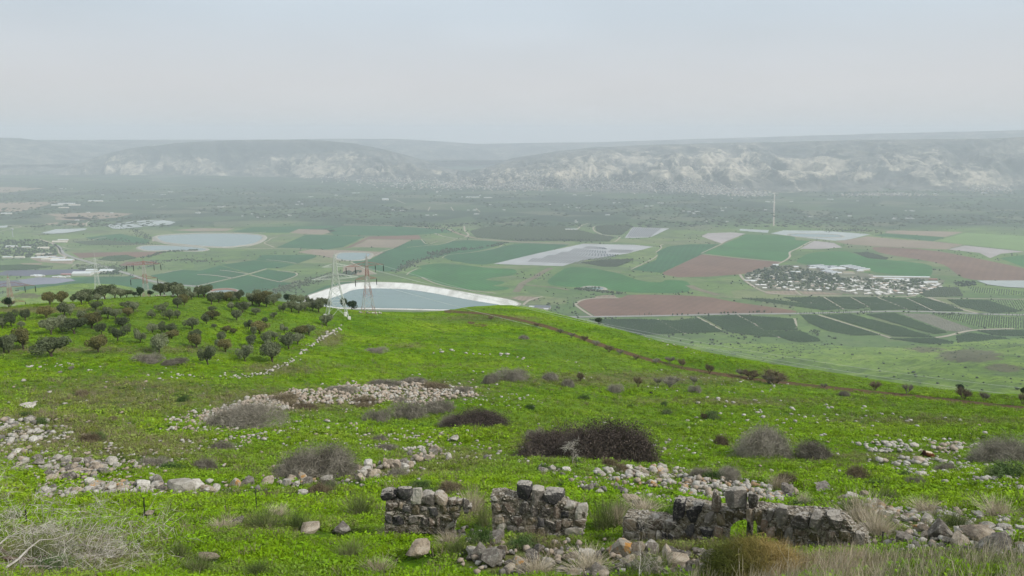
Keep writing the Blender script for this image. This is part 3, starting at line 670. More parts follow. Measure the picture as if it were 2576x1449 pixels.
road(6, [(120,283),(290,375),(330,400)], 6); road(6, [(420,268),(560,345),(620,388),(740,440)], 6, TRK); road(6, [(545,360),(565,345),(545,330)], 8); road(6, [(1030,268),(1200,320),(1400,385),(1570,440)], 9, TRK)
road(6, [(850,295),(870,345),(860,370)], 7); road(6, [(1900,440),(1990,435),(2100,395),(2210,378),(2500,372)], 10); road(6, [(0,398),(30,405)], 6); road(5, [(2360,300),(2460,360),(2574,408)], 7)
road(3, [(1070,1278),(1220,1370)], 6); road(3, [(1270,1278),(1410,1355)], 6); road(3, [(1470,1278),(1700,1370)], 7); road(3, [(1690,1285),(1900,1385)], 7); road(3, [(930,1324),(1400,1328),(1640,1330)], 4)
def band(v, pts, wd, mat): ribbon('verge', v, pts, wd, mat, 0.6)
band(2, [(0,735),(400,742),(800,768),(860,800),(1000,838),(1300,862),(1700,874)], 22, FT)
# stream beds and rough ground
RG = plain('rough_ground', (0.18, 0.155, 0.10), 0.95, 0.25, 0.02)
ribbon('streambed', 2, [(1300,1240),(1330,1200),(1350,1170),(1440,1130),(1500,1090),(1560,1060)], 26, RG, 0.6)
ribbon('streambed', 2, [(1350,1185),(1450,1195),(1600,1205),(1700,1225)], 14, RG, 0.6)
ribbon('streambed', 3, [(60,1190),(110,1220),(200,1240),(280,1262)], 30, RG, 0.6)
field('bare_yard', 2, [(1260,1285),(1330,1270),(1470,1278),(1460,1300),(1340,1305)], FT); field('bare_yard', 2, [(1890,1275),(1960,1262),(2040,1265),(2060,1285),(1900,1288)], FT)
field('bare_yard', 3, [(470,1105),(700,1040),(900,1035),(1400,1100),(1500,1120),(1980,1150),(1950,1200),(1760,1260),(1300,1262),(1000,1235),(620,1225),(540,1190),(480,1140)], plain('village_ground', (0.15, 0.15, 0.10), .95, .3, .02), 0.5)
field('bare_yard', 1, [(230,990),(340,945),(560,1000),(540,1030),(300,1015)], FT, 0.5); field('bare_yard', 1, [(150,1025),(320,1022),(310,1035),(170,1033)], FT, 0.7)
# ---------------------------------------------------------------- far hills
def hills_material(name, hi=0.0):
    m = NM(name); n1 = m.noise(0.0022, 5, 0.65); n2 = m.noise(0.010, 6, 0.75); n3 = m.noise(0.03, 4, 0.8)
    c = m.ramp(m.math('ADD', m.math('MULTIPLY', n1, 0.5), m.math('MULTIPLY', n2, 0.5)), [(0.36, (0.020, 0.030, 0.034)), (0.46, (0.060, 0.068, 0.064)), (0.55, (0.17, 0.16, 0.135)), (0.66, (0.36, 0.32, 0.26))])
    c = m.mix(m.mr(n3, 0.45, 0.65, 0, 0.5), c, (0.025, 0.035, 0.026)); c = m.mix(m.mr(m.attr('chalk'), -.05, -.4, 0, .85), c, (0.028, 0.038, 0.036))
    ch = m.math('ADD', m.attr('chalk'), .22); st = m.math('ADD', m.math('MULTIPLY', m.noise(0.0065, 8, 0.78, m.P((1.0, 0.45, 1.6), rot=(0, .5, 0)), .8), .86), m.math('MULTIPLY', m.attr('gul'), .14))
    f = m.mr(m.math('ADD', ch, m.math('MULTIPLY', m.math('SUBTRACT', st, 0.5), 4.4)), 0.66, 1.12, 0, .76, True)
    cc = m.ramp(n2, [(0.3, (0.25, 0.215, 0.165)), (0.60, (0.64, 0.56, 0.43))])
    c = m.mix(m.math('MULTIPLY', f, m.mr(n2, 0.3, 0.55, 0.55, 1.0)), c, cc)
    m.col(c); return m.m
CH = [(330,425,90,14,.9),(460,420,60,16,1.0),(270,405,50,14,.6),(560,437,16,6,1.2),(760,427,120,18,.9),(540,405,90,7,.8),(730,400,90,8,.7),(860,395,50,10,.7),(640,435,40,8,.7),(900,430,150,14,.5),(1040,440,80,12,.5),
      (1500,425,90,26,.9),(1600,405,60,24,1.0),(1410,440,60,14,.8),(1660,450,50,12,.7),(1800,405,90,28,1.0),(1880,430,60,22,1.0),(1740,435,60,22,.8),(2060,420,90,20,1.1),(1990,440,60,12,.8),(2280,420,60,24,.9),(2340,410,30,22,.8),(2450,455,90,14,.8),(2160,440,60,9,1.1),(2540,465,60,12,.7),(1300,440,80,14,.6),(2440,430,90,18,.5),(1980,405,60,14,.7)]
def chalk(px, py):
    d = np.zeros(px.shape)
    for x, y, a, b, s in CH: d = np.maximum(d, s * np.exp(-(((px - x) / (a * 1.25)) ** 2 + ((py - y) / (b * 1.3)) ** 2)))
    top = np.exp(-(((px - 640) / 330) ** 4 + ((py - 372) / 17) ** 2)); return d - .6 * top
def range_mesh(name, kx, yb, yt, rb, rt, az0, az1, na, nr, mat, amp, seed, zlow=None, gully=1.0):
    az = np.linspace(az0, az1, na); t = np.linspace(0, 1, nr)
    X = np.zeros((na, nr)); Y = X.copy(); Z = X.copy(); GU = X.copy()
    for i, a in enumerate(az):
        x = xa(a, 430); b = np.interp(x, kx, yb); tt = np.interp(x, kx, yt); r0 = np.interp(x, kx, rb) if rb is not None else 0
        r1 = np.interp(x, kx, rt)
        if zlow is None:
            r0 = -FLOOR / (-z_at(x, b, 1.0)); z0 = FLOOR
        else: z0 = zlow
        ys = [b, b + (tt - b) * .34, b + (tt - b) * .70, tt]; rs = [r0, r0 + (r1 - r0) * .22, r0 + (r1 - r0) * .58, r1]
        zs = [float(z_at(x, y, r)) for y, r in zip(ys, rs)]; zs[0] = z0
        rs = [r0 - 250] + rs + [r1 + 900, r1 + 2600]; zs = [z0 - 12] + zs + [zs[3] - 90, zs[3] - 420]
        rr = rs[0] + (rs[-1] - rs[0]) * (t ** 1.0)
        zz = hermite(np.array(rs), np.array(zs), rr)
        X[i] = math.sin(a) * rr; Y[i] = math.cos(a) * rr; Z[i] = zz
        k = np.clip((rr - r0) / (0.18 * (r1 - r0)), 0, 1) * np.clip((r1 * 1.0 - rr) / (0.45 * (r1 - r0)) + 0.02, 0.05, 1)
        u = a * 11000
        g = 1 - 2.4 * np.abs(fbm(u / 420 + rr / 1500 + fbm(u / 700, rr / 900, seed + 5, 3) * .9, rr / 1300, seed, 5))
        GU[i] = np.clip(.5 + (g - .5) * .8, 0, 1)
        Z[i] += k * amp * (g - 0.55) * gully + k * amp * 0.35 * fbm(u / 260, rr / 260, seed + 9, 4)
    idx = np.arange(na * nr).reshape(na, nr); q = np.stack([idx[:-1, :-1], idx[1:, :-1], idx[1:, 1:], idx[:-1, 1:]], -1).reshape(-1, 4)
    px, py = pix(X, Y, Z)
    o = mk(name, np.stack([X, Y, Z], -1), q, mat, None, True, {'chalk': (chalk(px, py) if zlow is None else np.zeros(X.shape)).ravel(), 'gul': GU.ravel()})
    tag(o, kind='structure'); return X, Y, Z
kx = [-1200, 60, 180, 250, 330, 450, 560, 700, 800, 900, 980, 1050, 1120, 1180, 1230, 1290, 1400, 1500, 1650, 1800, 1950, 2130, 2300, 2576, 3900]
yb = [441, 441, 441, 441, 441, 441, 443, 446, 450, 455, 460, 463, 468, 472, 475, 478, 482, 484, 487, 488, 485, 482, 480, 480, 480]
yt = [439, 437, 419, 393, 373, 360, 353, 351, 352, 362, 378, 398, 422, 432, 420, 398, 380, 370, 364, 360, 357, 352, 350, 345, 340]
rt = [13000, 13000, 12800, 12800, 12800, 12800, 12700, 12500, 12300, 12000, 11800, 11500, 11200, 11000, 11000, 11200, 11500, 11500, 11500, 11500, 11500, 11500, 11500, 11500, 11500]
HM = hills_material('hill_scrub')
FH = range_mesh('far_hills', kx, yb, yt, None, rt, -0.95, 0.95, 1300, 220, HM, 135, 11)
kx2 = [-1200, 0, 700, 820, 1000, 1100, 1200, 1350, 1500, 1700, 1900, 2200, 2400, 2576, 3900]
yt2 = [352, 352, 351, 349, 349, 355, 362, 359, 358, 351, 345, 336, 331, 327, 322]
range_mesh('back_ridge', kx2, [430] * 15, yt2, [13800] * 15, [17000] * 15, -0.95, 0.95, 420, 60, HM, 70, 51, zlow=-420)
kx3 = [-1200, -300, 0, 60, 130, 200, 260, 330, 500, 3900]
yt3 = [352, 347, 346, 347, 356, 373, 388, 400, 420, 440]
range_mesh('left_ridge', kx3, [441] * 10, yt3, [13300] * 10, [15500] * 10, -0.95, -0.28, 160, 60, HM, 60, 77, zlow=-540)

# ---------------------------------------------------------------- haze
hz = bpy.data.materials.new('haze'); hz.use_nodes = True; t_ = hz.node_tree; t_.nodes.clear()
ho = t_.nodes.new('ShaderNodeOutputMaterial'); hv = t_.nodes.new('ShaderNodeVolumePrincipled')
hv.inputs['Color'].default_value = (0.86, 0.925, 1.0, 1); hv.inputs['Density'].default_value = HAZE; hv.inputs['Anisotropy'].default_value = 0.0
t_.links.new(hv.outputs[0], ho.inputs['Volume'])
mb = MB(); x0, x1, y0, y1, z0, z1 = -21500, 21500, -4500, 21500, FLOOR - 60, 200
mb.box(((x0 + x1) / 2, (y0 + y1) / 2, (z0 + z1) / 2), (x1 - x0, y1 - y0, z1 - z0))
HZ = mb.build('haze', hz); tag(HZ, kind='stuff'); HZ.display_type = 'WIRE'
# ---------------------------------------------------------------- scatter of instances (grass, ground cover)
def scatter(name, protos, pts, sc, rz, idx, dry=None):
    n = len(pts); me = bpy.data.meshes.new(name); me.vertices.add(n); me.vertices.foreach_set('co', np.asarray(pts, np.float32).ravel())
    for k, v in (('sc', sc), ('rz', rz), ('dryi', dry if dry is not None else np.zeros(n))):
        a = me.attributes.new(k, 'FLOAT', 'POINT'); a.data.foreach_set('value', np.asarray(v, np.float32))
    a = me.attributes.new('pi', 'INT', 'POINT'); a.data.foreach_set('value', np.asarray(idx, np.int32))
    o = bpy.data.objects.new(name, me); COL.objects.link(o)
    ng = bpy.data.node_groups.new(name, 'GeometryNodeTree'); ng.interface.new_socket('Geometry', in_out='INPUT', socket_type='NodeSocketGeometry'); ng.interface.new_socket('Geometry', in_out='OUTPUT', socket_type='NodeSocketGeometry')
    N = ng.nodes.new; L = ng.links.new; gi = N('NodeGroupInput'); go = N('NodeGroupOutput'); jn = N('GeometryNodeJoinGeometry')
    def at(nm, t):
        q = N('GeometryNodeInputNamedAttribute'); q.data_type = t; q.inputs[0].default_value = nm; return q.outputs[0]
    cx = N('ShaderNodeCombineXYZ'); L(at('rz', 'FLOAT'), cx.inputs[2]); e2r = N('FunctionNodeEulerToRotation'); L(cx.outputs[0], e2r.inputs[0])
    for k, p in enumerate(protos):
        ob = N('GeometryNodeObjectInfo'); ob.inputs[0].default_value = p
        cmpn = N('FunctionNodeCompare'); cmpn.data_type = 'INT'; cmpn.operation = 'EQUAL'; L(at('pi', 'INT'), cmpn.inputs[2]); cmpn.inputs[3].default_value = k
        io = N('GeometryNodeInstanceOnPoints'); L(gi.outputs[0], io.inputs['Points']); L(ob.outputs['Geometry'], io.inputs['Instance']); L(cmpn.outputs[0], io.inputs['Selection'])
        L(e2r.outputs[0], io.inputs['Rotation']); L(at('sc', 'FLOAT'), io.inputs['Scale']); L(io.outputs[0], jn.inputs[0])
    L(jn.outputs[0], go.inputs[0]); md = o.modifiers.new('scatter', 'NODES'); md.node_group = ng
    return tag(o, kind='stuff')
def two_sided_leaf(m, tr=0.25): pass

# ---------------------------------------------------------------- trees
def leaf_mat(name, stops, bright=1.0):
    m = NM(name); m.b.inputs['Roughness'].default_value = 0.75
    n = m.noise(1.1, 3, 0.6, m.P(obj=True)); n2 = m.noise(6.0, 2, 0.6, m.P(obj=True)); r = m.rnd()
    f = m.math('ADD', m.math('ADD', m.math('MULTIPLY', n, 0.55), m.math('MULTIPLY', n2, 0.25)), m.math('MULTIPLY', m.math('SUBTRACT', r, .15), 0.34))
    m.col(m.sca(m.ramp(f, stops), bright)); return m.m
OL = leaf_mat('olive_leaf', [(0.35, (0.060, 0.078, 0.036)), (0.5, (0.115, 0.138, 0.066)), (0.66, (0.21, 0.235, 0.13))])
OLB = leaf_mat('olive_leaf_brown', [(0.35, (0.065, 0.068, 0.022)), (0.5, (0.125, 0.122, 0.042)), (0.66, (0.20, 0.18, 0.065))])
DKL = leaf_mat('dark_leaf', [(0.35, (0.012, 0.028, 0.012)), (0.5, (0.022, 0.048, 0.018)), (0.66, (0.045, 0.072, 0.028))])
VLG = leaf_mat('village_leaf', [(0.35, (0.018, 0.034, 0.014)), (0.5, (0.034, 0.056, 0.022)), (0.66, (0.070, 0.090, 0.040))])
BARK = plain('bark', (0.085, 0.065, 0.048), 0.95, 0.3, 3.0)
def leaf_cloud(rng, centres, radii, n, size, flat=0.85):
    ci = rng.choice(len(centres), n, p=np.array(radii) ** 2 / np.sum(np.array(radii) ** 2)); C0 = np.array(centres)[ci]; r0 = np.array(radii)[ci]
    d = rng.normal(size=(n, 3)); d /= np.linalg.norm(d, axis=1)[:, None]; rad = r0 * (0.55 + 0.5 * rng.random(n) ** 0.6)
    P_ = C0 + d * rad[:, None] * np.array([1, 1, flat])
    nn = d * 0.7 + rng.normal(size=(n, 3)) * 0.6 + np.array([0, 0, .3]); nn /= np.linalg.norm(nn, axis=1)[:, None]
    u = np.cross(nn, rng.normal(size=(n, 3))); u /= np.linalg.norm(u, axis=1)[:, None]; v = np.cross(nn, u)
    s = size * (0.6 + 0.8 * rng.random(n))[:, None]
    Vt = np.stack([P_ - u * s, P_ - v * s * .55, P_ + u * s, P_ + v * s * .55], 1).reshape(-1, 3)
    return Vt, np.arange(n * 4).reshape(n, 4)
def olive(seed, lm, nleaf=3600, size=0.135, dense=1.0):
    rng = np.random.default_rng(seed); root = empty('olive_tree', (0, 0, 0)); mb = MB(); cs = []; rs = []
    nb = rng.integers(2, 5); base = np.array([0, 0, -0.3]); lean = rng.normal(size=2) * 0.18
    f0 = np.array([lean[0] * .6, lean[1] * .6, 0.55]); mb.tube([base, base + (f0 - base) * .5, f0], [0.24, 0.19, 0.17], 6)
    for b in range(nb):
        a = 2 * math.pi * (b + rng.random() * .5) / nb; R_ = 0.75 + rng.random() * .35
        e1 = f0 + [math.cos(a) * .45, math.sin(a) * .45, 0.65]; e2 = f0 + [math.cos(a) * R_, math.sin(a) * R_, 1.15 + rng.random() * .4]
        mb.tube([f0, e1, e2], [0.13, 0.09, 0.04], 5)
        for k in range(3):
            q = e2 + rng.normal(size=3) * [.50, .50, .26]; mb.tube([e1, (e1 + q) / 2 + [0, 0, .1], q], [0.05, 0.035, 0.015], 4); cs.append(q + [0, 0, .15]); rs.append(0.72 + rng.random() * .35)
    for k in range(3): cs.append(f0 + rng.normal(size=3) * [.5, .5, .15] + [0, 0, 1.55]); rs.append(0.85 + .35 * rng.random())
    mb.build('trunk', BARK, root)
    Vt, Fc = leaf_cloud(rng, cs, rs, nleaf, size); mk('crown', Vt, Fc, lm, root)
    w_ = np.ptp(Vt[:, 0]) * .94; h_ = np.percentile(Vt[:, 2], 99); root['w'] = float(w_); root['h'] = float(h_); return root
def store(root):                          # prototypes stay outside the scene until copied
    for ch in list(root.children):
        COL.objects.unlink(ch)
    COL.objects.unlink(root); return root
PROT_O = [store(olive(100 + i, OLB if i == 3 else OL)) for i in range(7)]
PROT_D = [store(olive(300 + i, DKL, 1700, 0.17)) for i in range(2)]
def place_tree(proto, x, y, wpx, hpx=None, lift=-0.05, name=None, rng=random):
    p = hp(x, y, lift); k = mpp(p); g_ = 1.04 if y < 748 else .90; w_ = wpx * k * g_; h_ = (hpx if hpx else wpx * .85) * k * g_
    s = w_ / proto['w']; sz = h_ / proto['h']; sz = min(max(sz, s * .7), s * 1.5)
    c = inst(proto, loc=p, rot=(0, 0, rng.random() * 6.28), scale=(s, s, sz))
    if name: c.name = name
    del c['w']; del c['h']; return c
OLIVES = [(190,500,90,80),(85,545,120,110),(20,560,70,80),(160,555,55,60),(345,485,90,90),(480,470,90,100),(530,462,70,85),(375,380,85,90),(462,375,85,90),(545,345,50,55),(615,380,100,95),(665,375,80,80),(735,360,65,60),(600,318,75,60),(650,312,90,75),(740,312,80,70),(790,322,100,90),
 (860,310,80,70),(905,312,70,55),(950,312,60,50),(722,425,105,75),(380,605,105,120),(465,580,110,110),(560,600,125,115),(610,510,80,80),(695,560,110,120),(740,490,80,70),(815,485,80,85),(870,490,95,85),(925,555,105,85),(765,605,100,95),(880,655,120,125),(955,600,90,70),(960,470,70,65),(955,415,70,60),(1005,440,80,80),
 (1050,670,115,115),(1145,600,100,80),(1215,595,95,85),(1290,600,110,80),(1290,640,100,70),(1200,750,180,150),(180,715,115,160),(25,745,85,115),(75,745,100,130),(390,775,180,145),(740,740,115,130),(1140,485,80,65),(1220,440,115,70),(1275,500,100,85),(1335,485,60,75),(1335,405,85,80),(1385,385,80,85),(1205,305,95,90),(1235,300,90,80),(1300,300,90,90),(1340,325,90,85),(1390,335,90,85),(1440,345,80,80),
 (1445,570,120,95),(1550,525,75,75),(1600,490,100,70),(1590,440,70,50),(1610,560,45,55),(1480,705,105,110),(1475,640,100,70),(1590,380,90,95),(1540,325,100,80),(1490,325,80,70),(1640,365,90,85),(1700,355,90,75),(1740,350,80,70),(1800,352,90,80),(1735,425,60,65),(1780,505,90,90),(1820,440,80,85),(1850,420,70,60),(1700,590,60,55),(1755,600,50,45),(1665,660,105,80),(1650,715,90,80),(1690,735,90,100),(1565,830,170,150),(1870,565,85,90),(1905,610,65,70),(1920,460,75,60),(1990,520,60,45),
 (1950,600,120,100),(1885,695,90,90),(1845,808,150,140),(2000,680,120,100),(2060,645,100,75),(2042,812,190,165),(2170,715,140,125),(2235,680,120,90),(2055,485,60,75),(1900,385,100,100),(1950,395,110,110),(2000,398,100,95),(2060,385,110,95),(1930,325,90,60),(1990,330,100,60),(2080,345,80,60),(2130,440,95,80),(2190,435,90,90),(2240,445,90,85),(2290,430,95,90),(2345,425,90,85),(2395,440,105,100),(2200,375,90,75),(2260,370,90,75),(2320,375,90,75),(2400,385,80,70),(2450,400,70,70),(2130,590,90,65),(2260,620,100,90),(2320,610,110,85),(2455,540,100,90)]
rr_ = random.Random(5); rows = {}
for i, (zx, zy, w_, h_) in enumerate(OLIVES):
    x, y = V(4, zx, zy); t = place_tree(PROT_O[rr_.randrange(7)], x, y, w_ / 2.984, h_ / 2.984, name='olive_tree', rng=rr_)
    tag(t, None, 'olive tree', 'olive trees on the green hill'); rows.setdefault(int((zy - 280) / 62), []).append((x, t, h_))
def ordinal_rows(rows, fmt, rowname):      # names each thing by its row and its place from the nearer end of that row
    for rk, (r, L_) in enumerate(sorted(rows.items())):
        L_.sort(key=lambda q: q[0]); n = len(L_)
        for i, q in enumerate(L_):
            side = 'left' if i < (n + 1) // 2 else 'right'; k = i if side == 'left' else n - 1 - i
            q[1]['label'] = fmt(q, f"{ORD[min(k, 19)]} from {side} in {rowname(rk, len(rows))}")
def rown(k, n): return ['the crest row', 'the row below the crest', 'the third row down', 'the fourth row down', 'the fifth row down', 'the sixth row down', 'the row above the lowest', 'the second lowest row', 'the lowest row'][min(k, 8)]
ordinal_rows(rows, lambda q, s: f"{'large' if q[2] > 118 else 'small' if q[2] < 72 else 'rounded'} olive tree, {s}", rown)
for (x, y, w_, h_, lb) in [(352, 736, 20, 25, 'dark dense evergreen on the crest between the red pylon and the grove'), (886, 774, 40, 24, 'broad dark evergreen on the crest beside the white pylon'), (866, 772, 26, 34, 'tall dark evergreen right behind the white pylon'), (1505, 809, 27, 17, 'lone dark tree on the crest above the brown field'), (2418, 967, 24, 18, 'small round dark tree alone on the right crest'), (2574, 984, 22, 18, 'dark bushy tree cut by the right edge of the picture'), (377, 738, 14, 14, 'small dark bush tree just right of the red pylon'), (338, 736, 12, 12, 'small dark bush tree left of the dark evergreen'), (725,758,26,24,'dark evergreen poking above the olives at the crest end'),(22,775,22,26,'thin small tree at the left end of the crest')]:
    tag(place_tree(PROT_D[rr_.randrange(2)], x, y, w_, h_, name='evergreen_tree', rng=rr_), lb, 'tree')

# ---------------------------------------------------------------- twiggy shrubs
def twig_mat(name, a, b, c):
    m = NM(name); n = m.noise(2.5, 3, 0.6, m.P(obj=True)); m.col(m.ramp(m.math('ADD', m.math('MULTIPLY', n, 0.75), m.math('MULTIPLY', m.rnd(), 0.2)), [(0.35, a), (0.5, b), (0.7, c)])); return m.m
TG1 = twig_mat('grey_twigs', (0.14, 0.125, 0.095), (0.265, 0.24, 0.19), (0.41, 0.375, 0.31))
TG2 = twig_mat('dark_twigs', (0.045, 0.035, 0.029), (0.088, 0.068, 0.055), (0.17, 0.135, 0.11))
TG3 = twig_mat('brown_twigs', (0.11, 0.085, 0.05), (0.19, 0.15, 0.09), (0.27, 0.23, 0.14))
TG4 = twig_mat('pale_branches', (0.26, 0.23, 0.19), (0.46, 0.42, 0.36), (0.66, 0.62, 0.55))
TGG = twig_mat('green_herb', (0.05, 0.10, 0.02), (0.10, 0.16, 0.045), (0.20, 0.22, 0.11))
def blades(P0, P1, wdt, sag=0.0, rng=None, seg=2):
    """thin curved strips from P0 to P1 (arrays), each of seg quads"""
    n = len(P0); d = P1 - P0; u = np.cross(d, rng.normal(size=(n, 3))); u /= (np.linalg.norm(u, axis=1)[:, None] + 1e-9); rows_ = []
    for k in range(seg + 1):
        t = k / seg; c = P0 + d * t + np.array([0, 0, 1.0]) * (sag * np.linalg.norm(d, axis=1)[:, None] * t * (1 - t)); w_ = (wdt if np.ndim(wdt) else np.full(n, wdt))[:, None] * (1 - 0.75 * t)
        rows_ += [c - u * w_ / 2, c + u * w_ / 2]
    Vt = np.stack(rows_, 1).reshape(-1, 3); m = 2 * (seg + 1); b = (np.arange(n) * m)[:, None]
    Fc = np.concatenate([np.stack([b[:, 0] + 2 * k, b[:, 0] + 2 * k + 1, b[:, 0] + 2 * k + 3, b[:, 0] + 2 * k + 2], -1) for k in range(seg)])
    return Vt, Fc
def dome_shrub(seed, mat, n=2600, wdt=0.016, h=0.5, leaf=0, name='shrub', lobes=3):
    """half-width 1, height about h: main stems with twigs ending near an uneven shell"""
    rng = np.random.default_rng(seed); L = [(rng.uniform(-.62, .62), rng.uniform(-.4, .4), rng.uniform(.26, .66)) for _ in range(lobes)]
    ns = 26; A_ = rng.uniform(0, 2 * math.pi, ns); 
    ci = rng.integers(0, lobes, n); C0 = np.array(L)[ci]
    th = rng.uniform(0, 2 * math.pi, n); ph = np.arccos(rng.uniform(-.05, 1, n)); shell = C0[:, 2] * rng.uniform(.72, 1.08, n)
    D = np.c_[np.cos(th) * np.sin(ph), np.sin(th) * np.sin(ph), np.cos(ph) * h / 0.62]
    P1 = np.c_[C0[:, :2], np.zeros(n)] + D * shell[:, None]; ln = rng.uniform(.25, .6, n)[:, None]
    base = np.c_[C0[:, :2] * .6, np.full(n, -0.03)]; P0 = P1 + (base - P1) * ln + rng.normal(size=(n, 3)) * .05; P0[:, 2] = np.maximum(P0[:, 2], -.02)
    P1 = P1 + rng.normal(size=(n, 3)) * 0.03
    P0 = P1 + rng.normal(size=(n, 3)) * np.array([.11, .11, .10]) + (base - P1) * rng.uniform(.02, .34, n)[:, None]; P0[:, 2] = np.maximum(P0[:, 2], -.02)
    P1 = P1 + (rng.random((n, 1)) < .26) * rng.uniform(0, .20, (n, 1)) * D + rng.normal(size=(n, 3)) * .05
    Vt, Fc = blades(P0, P1, wdt, 0.08, rng); m_ = 260
    b0 = np.c_[rng.normal(size=(m_, 2)) * .22, np.full(m_, -.05)]; b1 = P0[rng.integers(0, n, m_)]; V2, F2 = blades(b0, b1, wdt * 2.2, 0.1, rng)
    Vt = np.concatenate([Vt, V2]); Fc = np.concatenate([Fc, F2 + len(Vt) - len(V2)])
    if leaf:
        V3, F3 = leaf_cloud(rng, [(a, b, c * h * .5) for a, b, c in L], [c * .9 for a, b, c in L], leaf, 0.016, h / .62); V3[:, 2] = np.abs(V3[:, 2]); Fc = np.concatenate([Fc, F3 + len(Vt)]); Vt = np.concatenate([Vt, V3])
    o = mk(name, Vt, Fc, mat, link=False); o['w'] = float(np.percentile(Vt[:, 0], 99) - np.percentile(Vt[:, 0], 1)); o['h'] = float(np.percentile(Vt[:, 2], 99)); return o
def small_tree(seed, mat, n=900):
    rng = np.random.default_rng(seed); mb = MB(); cs = []
    for b in range(6):
        a = 6.28 * b / 6 + rng.random(); q = np.array([math.cos(a) * .5, math.sin(a) * .5, .62]) * rng.uniform(.8, 1.1); mb.tube([[0, 0, -.05], q * .5 + [0, 0, .04], q], [.028, .02, .01], 4); cs.append(q)
    Vm = np.concatenate(mb.v); ci = rng.integers(0, 6, n); P0 = np.array(cs)[ci] * rng.uniform(.5, 1, n)[:, None]
    d = rng.normal(size=(n, 3)); d[:, 2] = np.abs(d[:, 2]) * .9; d /= np.linalg.norm(d, axis=1)[:, None]; P1 = np.array(cs)[ci] * .8 + d * rng.uniform(.2, .42, n)[:, None]
    Vt, Fc = blades(P0, P1, .016, .05, rng); F_ = [list(f) for f in mb.f] + [[int(i) + len(Vm) for i in f] for f in Fc]
    o = mk('bare_shrub', np.concatenate([Vm, Vt]), F_, mat, link=False); A_ = np.concatenate([Vm, Vt]); o['w'] = float(np.ptp(A_[:, 0])) * .92; o['h'] = float(np.percentile(A_[:, 2], 99)); return o
SH_G = [dome_shrub(40 + i, TG1, 6500, .010, .5, lobes=5 + i) for i in range(4)]
SH_BIG = [dome_shrub(60 + i, TG1, 15000, .0055, .5, lobes=7 + i) for i in range(2)]
SH_D = [dome_shrub(70 + i, TG2, 14000, .006, .5, 9000, lobes=12 + i) for i in range(2)]
SH_B = [dome_shrub(80 + i, TG3, 3500, .014, .5, lobes=3) for i in range(2)]
SH_T = [small_tree(90 + i, TG1 if i % 2 else TG3) for i in range(4)]
SH_H = [dome_shrub(85 + i, TGG, 1500, .02, .5, 900, lobes=3) for i in range(2)]
def put(proto, x, y, wpx, hpx, name, label=None, cat='shrub', group=None, lift=-0.03, rz=None):
    p = hp(x, y, lift); k = mpp(p); el = abs(p[2]) / math.hypot(p[0], p[1])
    f_ = .86 if name == 'shrub' else .95 if name == 'thicket' else 1.0; s = wpx * k / proto['w'] * f_; sz = hpx * k / proto['h'] * (f_ + .04)
    o = proto.copy(); COL.objects.link(o); o.name = name; o.location = p; o.rotation_euler = (0, 0, rr_.choice([0, math.pi]) + rr_.uniform(-.3, .3) if rz is None else rz); o.scale = (s, min(s, max(s * .45, sz * 1.6)) , sz)
    for q in ('w', 'h'):
        if q in o: del o[q]
    return tag(o, label, cat, group)
G1 = 'bare grey shrubs on the hillside'
for (x, y, w_, h_, P_, lb) in [
 (760,1203,195,72,SH_BIG[0],'large grey leafless shrub behind the lichened stones, left of centre'),
 (612,1078,190,62,SH_BIG[1],'wide grey brush spreading in front of the big stone heap'),
 (950,1063,74,34,SH_G[0],'low grey shrub left of a taller one, below the stone heap'),
 (1025,1052,115,48,SH_G[3],'tall grey shrub just below the right end of the stone heap'),
 (1112,1034,82,32,SH_G[1],'grey shrub right of the tall one below the stone heap'),
 (1150,1074,90,30,SH_G[2],'faded grey shrub merging into the small dark thicket'),
 (1930,1147,162,74,SH_BIG[0],'large grey leafless shrub on the open slope right of the dark thicket'),
 (2055,1149,90,38,SH_G[2],'lower grey shrub right beside the large one on the open slope'),
 (2530,1165,170,52,SH_BIG[1],'grey brush at the right edge behind the resting cow'),
 (1605,1152,70,70,SH_G[1],'grey twiggy edge growing out of the dark thicket'),
 (1345,1108,60,34,SH_G[3],'grey twigs at the left end of the big dark thicket'),
 (1292,953,95,27,SH_G[0],'mauve-grey shrub in the middle of the slope'),(1238,962,42,26,SH_G[1],'small grey shrub left of the mauve-grey one'),(1380,955,46,21,SH_G[2],'small grey dome right of the mauve-grey shrub'),
 (945,886,66,13,SH_G[3],'flat grey shrub alone on the bright grass'),(374,909,78,19,SH_G[0],'flat grey shrub below the grove, left of its twin'),(447,913,62,14,SH_G[1],'flat grey shrub below the grove, right of its twin'),
 (1425,972,36,20,SH_G[1],'small grey shrub left of the brown one on the right slope'),(1548,985,46,22,SH_G[3],'grey shrub alone on the slope above the dark thicket'),(1750,986,36,18,SH_G[0],'tiny grey dome above the stones on the right slope'),
 (1320,853,30,10,SH_G[2],'tiny flat grey shrub below the earth track'),(2120,995,30,12,SH_G[2],'tiny grey shrub beside the earth track'),(555,1130,60,20,SH_G[0],'small grey shrub on the grass right of the pile of stones'),
 (520,1180,55,30,SH_G[1],'grey-green shrub above the long low wall of stones'),(950,1110,45,16,SH_G[2],'small flat shrub beside the footpath'),(970,1130,60,14,SH_G[0],'flat grey shrub just above the footpath stones'),(385,1170,70,20,SH_G[3],'low shrub right of the brown stones'),
 (1820,1120,40,26,SH_B[0],'small brown shrub left of the large grey one'),(2380,1185,60,20,SH_G[1],'low grey shrub among the stones below the cow'),(1840,1200,60,26,SH_G[2],'grey shrub on the stones above the arch'),(1770,1200,60,22,SH_G[0],'low grey shrub behind the row of stones'),
 (2300,1220,50,22,SH_G[3],'grey shrub among the stones on the right')]:
    put(P_, x, y, w_, h_, 'shrub', lb, 'shrub', G1)
